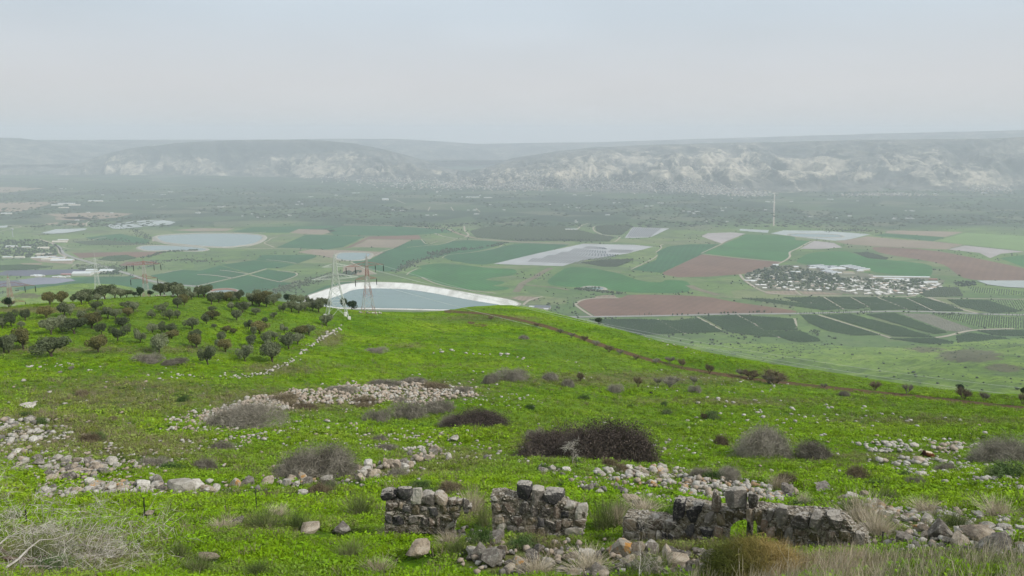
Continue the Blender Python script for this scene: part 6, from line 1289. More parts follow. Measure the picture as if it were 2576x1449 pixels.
# farm on the left
shed(1, 623, 1112, 70, 34, 9, R(3), SW, 'large white hall on the plain left of the grey pylon'); shed(1, 690, 1086, 40, 22, 7, 0, SW, 'white hall behind the grey pylon'); shed(1, 805, 1092, 50, 34, 8, R(4), SW, 'white hall right of the grey pylon'); shed(1, 720, 1100, 26, 20, 6, 0, SW, 'small white hall beside the pylon')
for i, (a, b, c) in enumerate([(255, 1122, 22), (285, 1118, 30), (315, 1122, 22), (290, 1127, 24), (415, 1132, 20), (450, 1128, 14), (470, 1133, 24), (515, 1128, 12)]):
    shed(1, a, b, c, 10, 4, 0, SW, f"{ORD[i]} small white hut from the left among the covered ponds", 'hut', cat='hut', group='huts by the ponds')
shed(1, 500, 1112, 40, 10, 4, 0, [REDP, plain('pink_roof', (.55, .28, .28), .8, .1, .1)], 'red-roofed hut beside the white hall')
for i, (a, b, c, d, st) in enumerate([(330, 960, 60, 30, 5), (300, 990, 70, 16, 0), (350, 985, 80, 14, 0), (380, 1000, 70, 18, 0), (470, 1010, 90, 30, 0), (440, 990, 50, 30, 4), (330, 915, 50, 22, 0), (200, 910, 40, 16, 0), (90, 905, 50, 22, 0), (150, 985, 40, 12, 0), (60, 985, 40, 14, 0), (475, 855, 50, 16, 0), (450, 868, 70, 20, 0), (50, 655, 50, 20, 0), (500, 580, 90, 20, 0), (560, 590, 60, 16, 0), (430, 590, 60, 16, 0), (720, 560, 80, 20, 0), (480, 610, 50, 14, 0)]):
    X_, Y_ = on_floor(*V(1, a, b)); far = b < 700
    shed(1, a, b, c * (1.4 if far else 1), d, 6, R(15 if st else 4), [WALLM, SHEDR if i % 3 else plain('cream_roof', (.62, .57, .47), .8, .1, .1)], f"{['pale', 'cream', 'white'][i % 3]} building, {ORD[i % 13]} from the near side of {'the far hamlet' if far else 'the left settlement'}", stripes=st, cat='building', group='buildings of the left settlement', name='farm_building')
shed(2, 1500, 1362, 50, 26, 5, R(-8), [WALLM, SHEDD], 'dark-roofed pump house below the reservoir corner'); shed(2, 1430, 1358, 26, 14, 4, R(-8), SW, 'pale shed left of the pump house'); shed(2, 1525, 1375, 14, 10, 4, 0, SW, 'small white box beside the pump house')
shed(2, 1715, 772, 70, 12, 4, 0, SW, 'long white greenhouse in the far orchards'); shed(2, 975, 531, 120, 16, 6, 0, SW, 'white long building far in the orchard plain'); shed(2, 1090, 534, 70, 16, 6, 0, SW, 'white building right of the far long one'); shed(2, 320, 550, 50, 30, 10, 0, SW, 'lone white block in the triangular far field')
mb = MB(); mb.tube([(0, 0, 0), (0, 0, 38)], [2.2, 1.6], 10); mb.tube([(0, 0, 38), (0, 0, 41), (0, 0, 46), (0, 0, 47)], [2, 7, 7, 3], 12); wt = mb.build('water_tower', plain('tower_grey', (.35, .37, .38), .8, .1, .1)); X_, Y_ = on_floor(*V(1, 98, 828)); wt.location = (float(X_), float(Y_), FLOOR); tag(wt, 'slender pale water tower above the left settlement', 'water tower')

# ---------------------------------------------------------------- far trees and orchards (vegetation seen from kilometres away)
def blob(seed, sub=1):
    v, f = rock_geo(seed, sub, 0.0); return v / .5, np.array(f)
BL = [blob(900 + i) for i in range(6)]; BL2 = [blob(950 + i, 2) for i in range(3)]
def blobs(name, pts, rad, hgt, mat, seed=0, kind='stuff', jag=.22, hi=False):
    rng = np.random.default_rng(seed); vs = []; fs = []; c = 0; src = BL2 if hi else BL
    for p_, r, h in zip(pts, rad, hgt):
        v, f = src[rng.integers(len(src))]; v = v * [r, r, h / 2] * (1 + rng.normal(size=(len(v), 1)) * jag) + [p_[0], p_[1], p_[2] + h / 2]; vs.append(v); fs.append(f + c); c += len(v)
    o = mk(name, np.concatenate(vs), np.concatenate(fs), mat); return tag(o, kind=kind)
ORC = NM('orchard_leaf'); ORC.col(ORC.mix(ORC.mr(ORC.noise(.35, 2, .5), .35, .65), ORC.ramp(ORC.noise(.006, 5, .7), [(0.35, (0.018, 0.048, 0.022)), (0.5, (0.034, 0.078, 0.028)), (0.65, (0.060, 0.115, 0.036))]), (0.045, 0.095, 0.032))); ORC = ORC.m
ORG = leaf_mat('orchard_leaf_grey', [(0.3, (0.045, 0.065, 0.035)), (0.5, (0.065, 0.09, 0.05)), (0.7, (0.10, 0.13, 0.07))])
def orchard(v, poly, sp_row=6.5, sp=4.5, ang=.35, rad=2.3, h=3.6, mat=ORC, soil=FO, gap=.03):
    Wp = field('orchard_ground', v, poly, soil, .5); Wp = np.array([(float(a), float(b)) for a, b in Wp]); c = Wp.mean(0); R_ = np.hypot(*(Wp - c).T).max(); rng = np.random.default_rng(int(abs(poly[0][0]) * 7 + poly[0][1]))
    u = np.arange(-R_, R_, sp_row); w_ = np.arange(-R_, R_, sp); U, W_ = np.meshgrid(u, w_); U = U.ravel() + rng.normal(size=U.size) * .25; W_ = W_.ravel() + rng.normal(size=W_.size) * .4
    X_ = c[0] + U * math.cos(ang) - W_ * math.sin(ang); Y_ = c[1] + U * math.sin(ang) + W_ * math.cos(ang); k = inpoly(X_, Y_, [tuple(q) for q in Wp]) & (rng.random(X_.size) > gap); X_, Y_ = X_[k], Y_[k]; n = len(X_)
    # box-like hedge clumps: 10 triangles each
    r = rad * rng.uniform(.8, 1.2, n); hh = h * rng.uniform(.8, 1.2, n); a = rng.uniform(0, 6.28, n)
    V_ = []; 
    for j in range(5): t = a + j * 2 * math.pi / 5; V_.append(np.c_[X_ + np.cos(t) * r, Y_ + np.sin(t) * r, np.full(n, FLOOR + .3) + hh * .25])
    V_.append(np.c_[X_ + rng.normal(size=n) * .3, Y_, FLOOR + .3 + hh]); V_.append(np.c_[X_, Y_, np.full(n, FLOOR + .2)])
    V_ = np.stack(V_, 1).reshape(-1, 3); b = (np.arange(n) * 7)[:, None]; F_ = np.concatenate([b + [j, (j + 1) % 5, 5] for j in range(5)] + [b + [(j + 1) % 5, j, 6] for j in range(5)])
    tag(mk('orchard_trees', V_, F_, mat), kind='stuff'); return n
NT = 0
for pl in [[(-700,300),(-300,300),(-60,312),(120,290),(290,378),(325,397),(0,405),(-300,420),(-420,390)], [(150,282),(418,270),(538,330),(560,350),(735,435),(600,430),(370,400)], [(432,270),(838,297),(878,385),(622,385),(560,335)], [(625,392),(890,390),(1020,440),(1050,465),(900,475),(800,458)], [(895,268),(1020,270),(1350,372),(1500,420),(1300,423),(1100,390),(960,330)], [(1062,267),(1270,262),(1640,357),(1900,437),(1600,430),(1430,380)], [(1382,264),(1600,253),(2000,400),(1900,412),(1620,335)], [(2212,386),(2700,378),(2700,430),(2380,425)], [(2062,430),(2150,402),(2440,440),(2478,460),(2100,494)], [(1567,447),(1900,442),(2045,470),(2035,492),(1800,480)]]:
    NT += orchard(6, pl)
orchard(6, [(1895,262),(2400,280),(2700,303),(2700,372),(2250,365),(2130,330)], 10, 6, 1.0, 2.4, 3.4, ORG, FL)
orchard(6, [(1645,256),(1870,260),(2195,375),(2080,393),(1990,385)], 9, 4, .6, .9, 1.8, ORG, FV, .1)
for pl in [[(762,1280),(1065,1280),(1215,1368),(1050,1378),(935,1330)], [(1078,1280),(1265,1280),(1405,1353),(1300,1372),(1225,1366)], [(1278,1280),(1465,1282),(1690,1368),(1430,1380),(1415,1352)], [(1480,1283),(1685,1287),(1890,1383),(1700,1372)], [(1700,1288),(1820,1284),(2045,1342),(2125,1382),(1905,1384)], [(1995,1296),(2300,1302),(2560,1385),(2340,1400),(2100,1352)]]:
    NT += orchard(3, pl, 7.5, 5.5, .35, 2.4, 3.6, ORC)
orchard(3, [(2310,1300),(2700,1298),(2700,1400),(2570,1385)], 14, 7, 1.1, 2.4, 3.4, ORG, FL)
orchard(3, [(440,1285),(640,1290),(1150,1355),(1140,1372),(1000,1368),(540,1302)], 9, 6, .2, 2.6, 3.5, ORC)
orchard(3, [(1720,1205),(1850,1200),(2080,1205),(2120,1272),(1840,1277),(1730,1232)], 9, 7, .35, 2.8, 3.8, ORG); orchard(3, [(2150,1200),(2450,1222),(2650,1262),(2500,1262),(2200,1248)], 12, 9, .35, 2.6, 3.6, ORG, FL)
orchard(3, [(1300,945),(1400,940),(1560,985),(1540,998),(1400,985)], 9, 7, .3, 3, 4, ORG)
orchard(1, [(730,1000),(800,972),(950,962),(1030,985),(900,1010)], 9, 7, .3, 3, 4); orchard(1, [(0,1040),(160,1032),(400,1050),(200,1075),(0,1078)], 9, 7, .3, 3, 4); orchard(1, [(540,862),(800,850),(1100,882),(960,890),(640,884)], 12, 9, .3, 3, 4, ORG)
orchard(2, [(1780,1020),(1950,1000),(2190,990),(2140,1020),(2060,1050),(1960,1050)], 9, 7, .3, 3, 4.5, ORG); orchard(2, [(1895,745),(1960,735),(2140,740),(2165,755),(2090,815),(1960,808),(1900,780)], 12, 10, .3, 3.4, 4.5, ORG)
orchard(2, [(950,780),(1080,750),(1650,745),(1880,800),(2040,828),(2000,860),(1330,858),(1000,830)], 16, 13, .3, 4.5, 5, ORG)
def woods(v, poly, n, mat, name='woods', h=(5, 9), seed=1):
    P_ = np.array([V(v, *p_) for p_ in poly]); rng = np.random.default_rng(seed); pts = []
    while len(pts) < n:
        x = rng.uniform(P_[:, 0].min(), P_[:, 0].max()); y = rng.uniform(P_[:, 1].min(), P_[:, 1].max())
        if inpoly(x, y, [tuple(q) for q in P_]): a, b = on_floor(x, y); pts.append((float(a), float(b), FLOOR))
    hh = rng.uniform(*h, n); return blobs(name, pts, hh * .62, hh, mat, seed)
def line_woods(v, pts, n, wd, mat=VLG, h=(4, 8), seed=1, name='stream_trees'):
    W_ = np.array([on_floor(*V(v, *p_)) for p_ in pts], float); d = np.r_[0, np.cumsum(np.hypot(*np.diff(W_, axis=0).T))]; rng = np.random.default_rng(seed); t = rng.random(n) * d[-1]
    P_ = np.c_[np.interp(t, d, W_[:, 0]) + rng.normal(size=n) * wd, np.interp(t, d, W_[:, 1]) + rng.normal(size=n) * wd, np.full(n, FLOOR)]; hh = rng.uniform(*h, n); return blobs(name, P_, hh * .62, hh, mat, seed)
woods(3, [(480,1112),(560,1078),(700,1050),(800,1040),(900,1060),(980,1085),(1150,1105),(1230,1120),(1480,1150),(1800,1160),(1820,1190),(1700,1230),(1300,1215),(1180,1235),(880,1225),(640,1215),(520,1175)], 430, VLG, 'village_trees', (7, 13), 4)
woods(3, [(480,1112),(560,1078),(700,1050),(960,1085),(1250,1150),(1200,1190),(900,1170),(600,1150)], 220, DKL, 'village_trees', (8, 14), 14)
woods(3, [(2040,1170),(2100,1158),(2220,1175),(2225,1195),(2080,1200)], 60, DKL, 'grove', (6, 10), 5); woods(3, [(1720,1150),(1780,1145),(1830,1165),(1780,1190),(1720,1185)], 40, DKL, 'grove', (8, 12), 6)
line_woods(2, [(420,1085),(460,1060),(540,1010),(650,985),(700,975)], 130, 16, VLG, (5, 9), 7); line_woods(2, [(680,965),(760,940),(850,920),(920,918)], 130, 22, VLG, (6, 11), 8); line_woods(2, [(950,925),(1060,900),(1140,895),(1210,870)], 60, 12, VLG, (5, 9), 9)
line_woods(1, [(2050,1245),(2150,1210),(2300,1170),(2420,1130),(2600,1100)], 330, 26, VLG, (4, 8), 10); line_woods(2, [(0,1120),(60,1095),(130,1090)], 60, 14, DKL, (6, 10), 11)
line_woods(1, [(1080,985),(1230,940),(1500,925)], 120, 8, VLG, (5, 9), 12); line_woods(1, [(1100,1060),(1200,1010),(1380,1000),(1640,1015)], 120, 16, VLG, (4, 8), 13)
line_woods(1, [(560,850),(900,845),(1150,890)], 0 + 60, 20, VLG, (4, 7), 15); woods(1, [(0,850),(300,850),(400,890),(430,960),(300,985),(0,970)], 420, VLG, 'settlement_trees', (6, 11), 16); woods(1, [(740,1075),(880,1085),(900,1110),(760,1112)], 60, DKL, 'grove', (6, 12), 17); woods(1, [(560,1040),(1000,1050),(900,1085),(600,1075)], 160, VLG, 'grove', (5, 9), 18)
line_woods(1, [(780,740),(1000,770),(1080,820),(1150,850)], 100, 18, VLG, (5, 9), 19); line_woods(2, [(1740,1215),(1850,1225),(2000,1245),(2120,1250)], 110, 7, VLG, (4, 8), 20); line_woods(2, [(1760,1225),(1900,1210)], 40, 8, DKL, (4, 8), 21)
line_woods(2, [(0,705),(300,720),(600,730),(860,790)], 220, 40, VLG, (5, 9), 22); line_woods(2, [(1300,850),(1500,850),(1850,855)], 140, 20, VLG, (5, 9), 23); line_woods(3, [(1090,780),(1300,775),(1500,790)], 160, 40, VLG, (5, 8), 24)
line_woods(6, [(1880,255),(2000,268),(2140,262)], 30, 6, VLG, (3, 6), 25); woods(6, [(960,385),(1040,385),(1040,405),(965,402)], 10, DKL, 'bushes', (4, 7), 26); woods(6, [(300,400),(1000,480),(1500,450),(1900,520),(1200,560),(600,600)], 1, VLG, 'bushes', (2, 3), 27)
# cypresses and roadside trees: things of their own
CYM = DKL
def cyp(seed):
    v, f = rock_geo(seed, 2, 0); v = v / .5; t = (v[:, 2] + 1) / 2; v = v * [1.35, 1.35, 6.2]; v[:, :2] *= (1.05 - .75 * t)[:, None]; v[:, 2] += 6.2; return mk('cypress_tree', v, f, CYM, link=False)
CY_ = [cyp(1000 + i) for i in range(3)]
xs = [868, 890, 900, 915, 925, 938, 950, 962, 975, 985, 995, 1030, 1048, 1060, 1070, 1085, 1100, 1115, 1140, 1150, 1165, 1180, 1190, 1205, 1218, 1232, 1245, 1260, 1275, 1345, 1360, 1375, 1390, 1400, 1415, 1425]
for i, zx in enumerate(xs):
    x, y = V(3, zx, 1409 - 2 * rv.random() - (zx - 868) * .02); X_, Y_ = on_floor(x, y); o = rv.choice(CY_).copy(); COL.objects.link(o); o.name = 'cypress_tree'; s = rv.uniform(.75, 1.15); o.scale = (s * 1.1, s * 1.1, s * rv.uniform(.85, 1.15)); o.location = (float(X_), float(Y_), FLOOR); o.rotation_euler = (0, 0, rv.random() * 6)
    sect = i // 12; nm = ['left', 'middle', 'right'][min(sect, 2)]; tag(o, f"{ORD[i % 12]} cypress from the left in the {nm} third of the roadside row", 'cypress', 'cypresses in a row along the road')
for i, (v_, zx, zy, s) in enumerate([(2, 2228, 1416, .8), (2, 2265, 1416, 1.0), (2, 2298, 1416, 1.1), (2, 2316, 1416, .8), (2, 2128, 1420, .5)]):
    X_, Y_ = on_floor(*V(v_, zx, zy)); o = CY_[i % 3].copy(); COL.objects.link(o); o.name = 'cypress_tree'; o.scale = (s, s, s); o.location = (float(X_), float(Y_), FLOOR); tag(o, f"{['second', 'third', 'fourth', 'fifth', 'first'][i]} cypress from the left beside the road under the brown field", 'cypress', 'cypresses beside the brown field')
for i, (v_, zx, zy) in enumerate([(3, 2300, 1416), (3, 2322, 1416), (3, 2340, 1416), (3, 2385, 1418), (3, 2440, 1418), (3, 2460, 1418), (3, 2485, 1418), (3, 2520, 1420), (3, 2540, 1420), (3, 2560, 1420)]):
    X_, Y_ = on_floor(*V(v_, zx, zy)); o = CY_[i % 3].copy(); COL.objects.link(o); o.name = 'cypress_tree'; o.scale = (.95, .95, .85); o.location = (float(X_), float(Y_), FLOOR); tag(o, f"{ORD[i]} cypress from the left on the road at the right edge", 'cypress', 'cypresses at the right end of the road')
def rtree(seed):
    rng = np.random.default_rng(seed); root = empty('roadside_tree', (0, 0, 0)); mb = MB(); mb.tube([(0, 0, -.3), (.1, 0, 2.6)], [.3, .2], 5); mb.build('trunk', BARK, root)
    cs = [(rng.uniform(-1.6, 1.6), rng.uniform(-1.6, 1.6), rng.uniform(3.2, 6.0)) for _ in range(8)]; Vt, Fc = leaf_cloud(rng, cs, [1.5] * 8, 420, .6); mk('crown', Vt, Fc, VLG, root); return store(root)
RTP = [rtree(1100 + i) for i in range(3)]
for i, (zx, zy, s) in enumerate([(10, 1410, .8), (50, 1415, .8), (130, 1410, 1.0), (180, 1408, .7), (205, 1408, .7), (300, 1406, 1.1), (325, 1405, 1.2), (350, 1404, 1.1), (390, 1402, 1.1), (408, 1402, 1.0), (512, 1398, .9), (540, 1397, .9), (570, 1398, 1.2), (585, 1396, 1.2), (625, 1396, 1.2), (678, 1396, .6)]):
    X_, Y_ = on_floor(*V(3, zx, zy)); t = inst(rv.choice(RTP), f"{ORD[i]} round tree from the left between the road and brown field", (float(X_), float(Y_), FLOOR), (0, 0, rv.random() * 6), (s, s, s)); t.name = 'roadside_tree'; tag(t, None, 'tree', 'round trees beside the road')
for i, (zx, zy) in enumerate([(2475, 1418), (2510, 1418), (2545, 1416)]):
    X_, Y_ = on_floor(*V(2, zx, zy)); t = inst(rv.choice(RTP), f"{ORD[i]} of three trees by the road below the brown field's middle", (float(X_), float(Y_), FLOOR), (0, 0, 0), (1, 1, 1.1)); t.name = 'roadside_tree'; tag(t, None, 'tree', 'round trees beside the road')
# scattered trees and bushes along field edges of the middle plain
rng = np.random.default_rng(66); pts = []
FP_ = [f[0] for f in FIELDS]; FB_ = [(min(q[0] for q in f), max(q[0] for q in f), min(q[1] for q in f), max(q[1] for q in f)) for f in FP_]
while len(pts) < 2600:
    x = rng.uniform(-60, 2640); y = rng.uniform(560, 870); X_, Y_ = on_floor(x, y); X_, Y_ = float(X_), float(Y_)
    if rng.random() > .06 and float(fbm(X_ / 140, Y_ / 140, 67, 3)) < .12: continue
    if any(b[0] < x < b[1] and b[2] < y < b[3] and inpoly(x, y, f) for f, b in zip(FP_, FB_)): continue
    if 770 < x < 1320 and 700 < y < 800: continue
    if 360 < x < 680 and 575 < y < 640: continue
    pts.append((X_, Y_, FLOOR))
hh = rng.uniform(2, 6.5, len(pts)); blobs('field_edge_trees', pts, hh * .75, hh, VLG, 9)
# bushes on the foothills
rng = np.random.default_rng(77); pts = []
while len(pts) < 900:
    x = rng.uniform(1600, 2600); y = rng.uniform(845, 985)
    if y > crest_y(x) - 2: continue
    w_ = math.exp(-((y - (868 + 12 * math.sin(x / 60))) / 16) ** 2) + .10 + .9 * math.exp(-((x - 1790) / 80) ** 2 - ((y - 905) / 20) ** 2)
    if rng.random() > w_: continue
    dx, dy, dz = [float(q) for q in ray(x, y)]; h_ = math.hypot(dx, dy); rs = np.exp(np.linspace(math.log(600), math.log(2300), 120)); Zs = T(dx / h_ * rs, dy / h_ * rs); bl = np.nonzero(dz / h_ * rs < Zs)[0]
    if len(bl) == 0 or bl[0] == 0: continue
    r_ = rs[bl[0]]; pts.append((dx / h_ * r_, dy / h_ * r_, float(Zs[bl[0]]) - .3))
hh = rng.uniform(1.0, 4.0, len(pts)) * rng.random(len(pts)) ** .5; blobs('foothill_bushes', pts, hh * .9, hh, ORG, 3)
# the far town along the foot of the hills and scattered white farmsteads
rng = np.random.default_rng(55); tb = MB(); cnt = 0
FXY = FH
def town_at(x, y):
    # meet either the plain or the hill mesh
    X_, Y_ = on_floor(x, y); return float(X_), float(Y_), FLOOR
az0 = -0.95; ia_n = FH[0].shape[0]
def hill_far(x, y):
    dx, dy, dz = [float(q) for q in ray(x, y)]; a = math.atan2(dx, dy); i = int(round((a + .95) / 1.9 * (ia_n - 1))); h_ = math.hypot(dx, dy); Rr = np.hypot(FH[0][i], FH[1][i]); Zr = FH[2][i]; s = dz / h_ * Rr; b = np.nonzero(s < np.maximum(Zr, FLOOR))[0]
    if len(b) == 0: return None
    j = b[0]
    if j == 0: return town_at(x, y)
    return dx / h_ * Rr[j], dy / h_ * Rr[j], max(float(Zr[j]), FLOOR)
TOWN = [(1180, 465, 230, 14, 700), (1330, 470, 120, 12, 260), (1440, 462, 120, 14, 300), (1560, 466, 120, 14, 300), (1700, 470, 110, 16, 420), (1800, 480, 80, 12, 460), (1890, 488, 60, 8, 260), (980, 455, 150, 8, 220), (2230, 490, 110, 4, 220), (2490, 478, 60, 9, 160), (1350, 440, 200, 14, 200), (820, 447, 60, 3, 40), (300, 545, 60, 6, 0)]
for (x0_, y0_, a, b, n) in TOWN:
    for _ in range(n):
        x = x0_ + rng.normal() * a * .45; y = y0_ + rng.normal() * b * .45; q = hill_far(x, y)
        if q is None: continue
        s = rng.uniform(8, 17); tb.box((q[0], q[1], q[2] + 4), (s, s, rng.uniform(6, 12)), rng.uniform(0, 1.5), int(rng.integers(0, 3)))
tag(tb.build('far_town', [plain('town_white', (.54, .51, .46), .9, .05, .01), plain('town_cream', (.42, .37, .30), .9, .05, .01), plain('town_grey', (.28, .26, .25), .9, .05, .01)]), kind='stuff')
fb = MB()
for _ in range(70):
    x = rng.uniform(150, 2576); y = 475 + 85 * rng.random() ** 1.2
    X_, Y_ = on_floor(x, y)
    for k in range(rng.integers(1, 4)): fb.box((float(X_) + rng.normal() * 20, float(Y_) + rng.normal() * 20, FLOOR + 3), (rng.uniform(8, 26), 9, 6), 0, 0)
tag(fb.build('farmsteads', plain('farm_white', (.55, .54, .52), .9, .05, .01)), kind='stuff')
# tree cover of the far plain, in clumps and rows
pts = []; hh = []
for _ in range(5200):
    x = rng.uniform(-60, 2640); y = rng.uniform(470, 572)
    X_, Y_ = on_floor(x, y); X_, Y_ = float(X_), float(Y_)
    if fbm(X_ / 500, Y_ / 500, 61, 3) < -.05: continue
    pts.append((X_, Y_, FLOOR)); hh.append(rng.uniform(5, 11))
pts = np.array(pts); hh = np.array(hh); blobs('far_orchard_trees', pts, hh * 1.6, hh, VLG, 8)
# ---------------------------------------------------------------- turf plants
def grass_mat(name, tint, dry=0.0, hi=1.0):
    m = NM(name); d = m.attr('dryi', 'INSTANCER'); c, n3 = turf_colour(m, d); r = m.rnd(); c = m.sca(c, m.mr(r, 0, 1, .55 * hi, 1.50 * hi)); m.col(m.mix(.38, c, tint)); m.b.inputs['Roughness'].default_value = .7; m.b.inputs['Specular IOR Level'].default_value = .06; return m.m
GM1 = grass_mat('grass_blades', (0.25, 0.33, 0.010)); GM2 = grass_mat('weed_leaves', (0.16, 0.26, 0.015)); GM3 = grass_mat('yellow_herbs', (0.26, 0.31, 0.025)); GM4 = twig_mat('dry_stems', (0.17, 0.14, 0.085), (0.27, 0.225, 0.145), (0.40, 0.34, 0.22))
def tuft(seed, mat, n=16, h=.2, spread=.14, w_=.02, seg=2):
    rng = np.random.default_rng(seed); P0 = np.c_[rng.normal(size=(n, 2)) * spread * .5, np.full(n, -.03)]; a = rng.uniform(0, 6.28, n); ln = rng.uniform(.2, .7, n) * h; P1 = P0 + np.c_[np.cos(a) * ln, np.sin(a) * ln, h * rng.uniform(.6, 1.1, n)]
    Vt, Fc = blades(P0, P1, w_, .25, rng, seg); return mk('tuft', Vt, Fc, mat, link=False)
def herb(seed, mat, n=26, rad=.2, h=.13, s=.045):
    rng = np.random.default_rng(seed); c = np.c_[rng.normal(size=(n, 2)) * rad * .5, rng.uniform(.02, h, n)]; nn = rng.normal(size=(n, 3)) * .45 + [0, 0, 1]; nn /= np.linalg.norm(nn, axis=1)[:, None]; u = np.cross(nn, rng.normal(size=(n, 3))); u /= np.linalg.norm(u, axis=1)[:, None]; v = np.cross(nn, u); k = s * rng.uniform(.6, 1.4, n)[:, None]
    Vt = np.stack([c - u * k, c - v * k * .6, c + u * k, c + v * k * .6], 1).reshape(-1, 3); return mk('herb', Vt, np.arange(n * 4).reshape(n, 4), mat, link=False)
PRG = [tuft(1, GM1, 16), tuft(2, GM1, 20, .26), herb(3, GM2), herb(4, GM2, 34, .26), herb(5, GM3, 22, .2, .1), tuft(6, GM4, 14, .28, .16, .014)]
from mathutils.kdtree import KDTree
RPOS = [(float(p[0]), float(p[1]), float(s * k)) for p, s, k in zip(PH, SZ, KPX)] + [(*hp(2326, 1150)[:2], 1.6), (*hp(2320, 1152)[:2], 1.6)]
KD = KDTree(len(RPOS))
for i, q in enumerate(RPOS): KD.insert((q[0], q[1], 0), i)
KD.balance()
def clear(a, b):
    for co, i, dist in KD.find_n((a, b, 0), 3):
        if dist < RPOS[i][2] * .62 + .06: return False
        # nothing tall right in front of a stone either
        if dist < RPOS[i][2] * 1.3 + .22 and b < co.y: return False
    return True
def sample_px(n, y0, y1, seed, x0=-60, x1=2640, pw=1.0):
    rng = np.random.default_rng(seed); x = rng.uniform(x0, x1, n); t = rng.random(n) ** pw; yc = crest_y(x) + 2; yl = np.maximum(y0, yc); y = yl + (y1 - yl) * t; k = y > yc; return x[k], y[k], rng
def cover(name, n, y0, y1, seed, s0, s1, w, pw=1.0, jit=.6):
    x, y, rng = sample_px(n, y0, y1, seed, pw=pw); P_ = hill(x, y, -.01); P_[:, 0] += rng.normal(size=len(P_)) * jit; P_[:, 1] += rng.normal(size=len(P_)) * jit * 2; P_[:, 2] = TN(P_[:, 0], P_[:, 1]) - .01
    d = dryness(P_[:, 0], P_[:, 1], P_[:, 2]); wp = np.array(w, float); dd = rng.random(len(P_)); idx = rng.choice(6, len(P_), p=wp / wp.sum()); idx = np.where(dd < np.clip(d, 0, 1.4) * .42, 5, idx)
    px, py = pix(P_[:, 0], P_[:, 1], P_[:, 2]); ty = np.interp(px, [q[0] for q in TRACK], [q[1] for q in TRACK]); k = ~((np.abs(py - ty) < 3.5) & (px > 1150))
    P_ = P_[k]; idx = idx[k]; d = d[k]; k = np.array([KD.find((float(a), float(b), 0))[2] > 0 and clear(float(a), float(b)) for a, b in P_[:, :2]]); P_ = P_[k]; n_ = len(P_); scatter(name, PRG, P_, (s0 * .7 + (s1 * 1.25 - s0 * .7) * rng.random(n_) ** 2.2) * (.6 + .8 * vnoise(P_[:, 0] / 1.7, P_[:, 1] / 1.7, 33)), rng.uniform(0, 6.28, n_), idx[k], d[k])
cover('grass', 95000, 1255, 1500, 1, .6, 1.25, [3, 2, 4, 3, 1.2, .4], .8)
cover('grass', 80000, 1080, 1275, 2, .8, 1.7, [2, 2, 3, 3, 1.2, .5])
cover('grass', 70000, 740, 1110, 3, 1.2, 2.6, [2, 2, 2, 3, 2, .25])

# ---------------------------------------------------------------- dry grasses and tussocks
def tussock(seed, mat, n, w_, h, blade=.012, lean=.0, name='grass_tussock'):
    rng = np.random.default_rng(seed); P0 = np.c_[rng.normal(size=(n, 2)) * .16, np.full(n, -.05)]; a = rng.uniform(0, 6.28, n); ph = rng.uniform(.05, 1.15, n); L_ = rng.uniform(.6, 1.1, n); P1 = P0 + np.c_[np.cos(a) * np.sin(ph) * L_, np.sin(a) * np.sin(ph) * L_, np.cos(ph) * L_]
    Vt, Fc = blades(P0, P1, blade, .22, rng, 3); o = mk(name, Vt, Fc, mat, link=False); o['w'] = float(np.percentile(Vt[:, 0], 98) - np.percentile(Vt[:, 0], 2)); o['h'] = float(np.percentile(Vt[:, 2], 98)); return o
DRYM = twig_mat('dry_grass', (0.36, 0.30, 0.21), (0.58, 0.50, 0.37), (0.80, 0.72, 0.57)); GRNM = twig_mat('tussock_green', (0.075, 0.11, 0.03), (0.15, 0.18, 0.06), (0.27, 0.27, 0.13)); BRM = twig_mat('broom', (0.10, 0.10, 0.025), (0.20, 0.175, 0.045), (0.34, 0.26, 0.10))
TS_D = [tussock(10 + i, DRYM, 420, 1, 1) for i in range(3)]; TS_G = [tussock(20 + i, GRNM, 420, 1, 1) for i in range(3)]
rowG = {}
for (x, y, w_, h_, t, rk) in [(905,1296,84,56,1,0),(660,1332,110,50,1,0),(745,1330,80,40,1,0),(560,1335,70,30,0,0),(700,1300,60,26,0,0),(1185,1290,70,60,0,1),(1215,1330,60,60,1,1),(1520,1335,90,80,1,1),(1555,1330,60,70,0,1),(1620,1292,90,40,0,1),(1560,1300,60,40,1,1),(1060,1345,70,40,1,1),(985,1350,60,30,0,1),(880,1405,80,44,1,2),(1150,1395,70,40,1,2),(1130,1370,60,34,0,2),(1330,1350,40,44,0,2),(1095,1330,40,46,0,2),(500,1440,90,40,1,2),(950,1446,80,40,0,2),(1350,1445,100,40,0,3),(1480,1440,120,50,0,3),(1640,1448,120,50,1,3),(1600,1350,40,40,0,3),(2170,1330,110,84,0,4),(2140,1310,90,60,1,4),(2210,1350,80,60,0,4),(2020,1275,34,36,0,4),(1960,1230,50,34,0,4),(2230,1262,60,30,1,4),(2330,1290,70,30,0,4),(2400,1330,80,40,1,4),(2510,1300,80,40,0,4),(100,1420,120,60,1,5),(40,1320,60,40,1,5),(400,1360,50,22,1,5),(450,1400,60,30,1,5),(650,1446,60,34,1,5)]:
    rowG.setdefault(rk, []).append((x, put((TS_G if t else TS_D)[rr_.randrange(3)], x, y, w_, h_, 'grass_tussock', None, 'grass tussock', 'grass tussocks in the foreground', lift=0), w_))
ordinal_rows(rowG, lambda q, s: f"tussock of long grass, {s}", lambda k, n: ['the grass left of the first wall', 'the gaps between the walls', 'the foreground left of the rubble', 'the rubble foreground', 'the slope right of the arch', 'the lower left corner'][k])
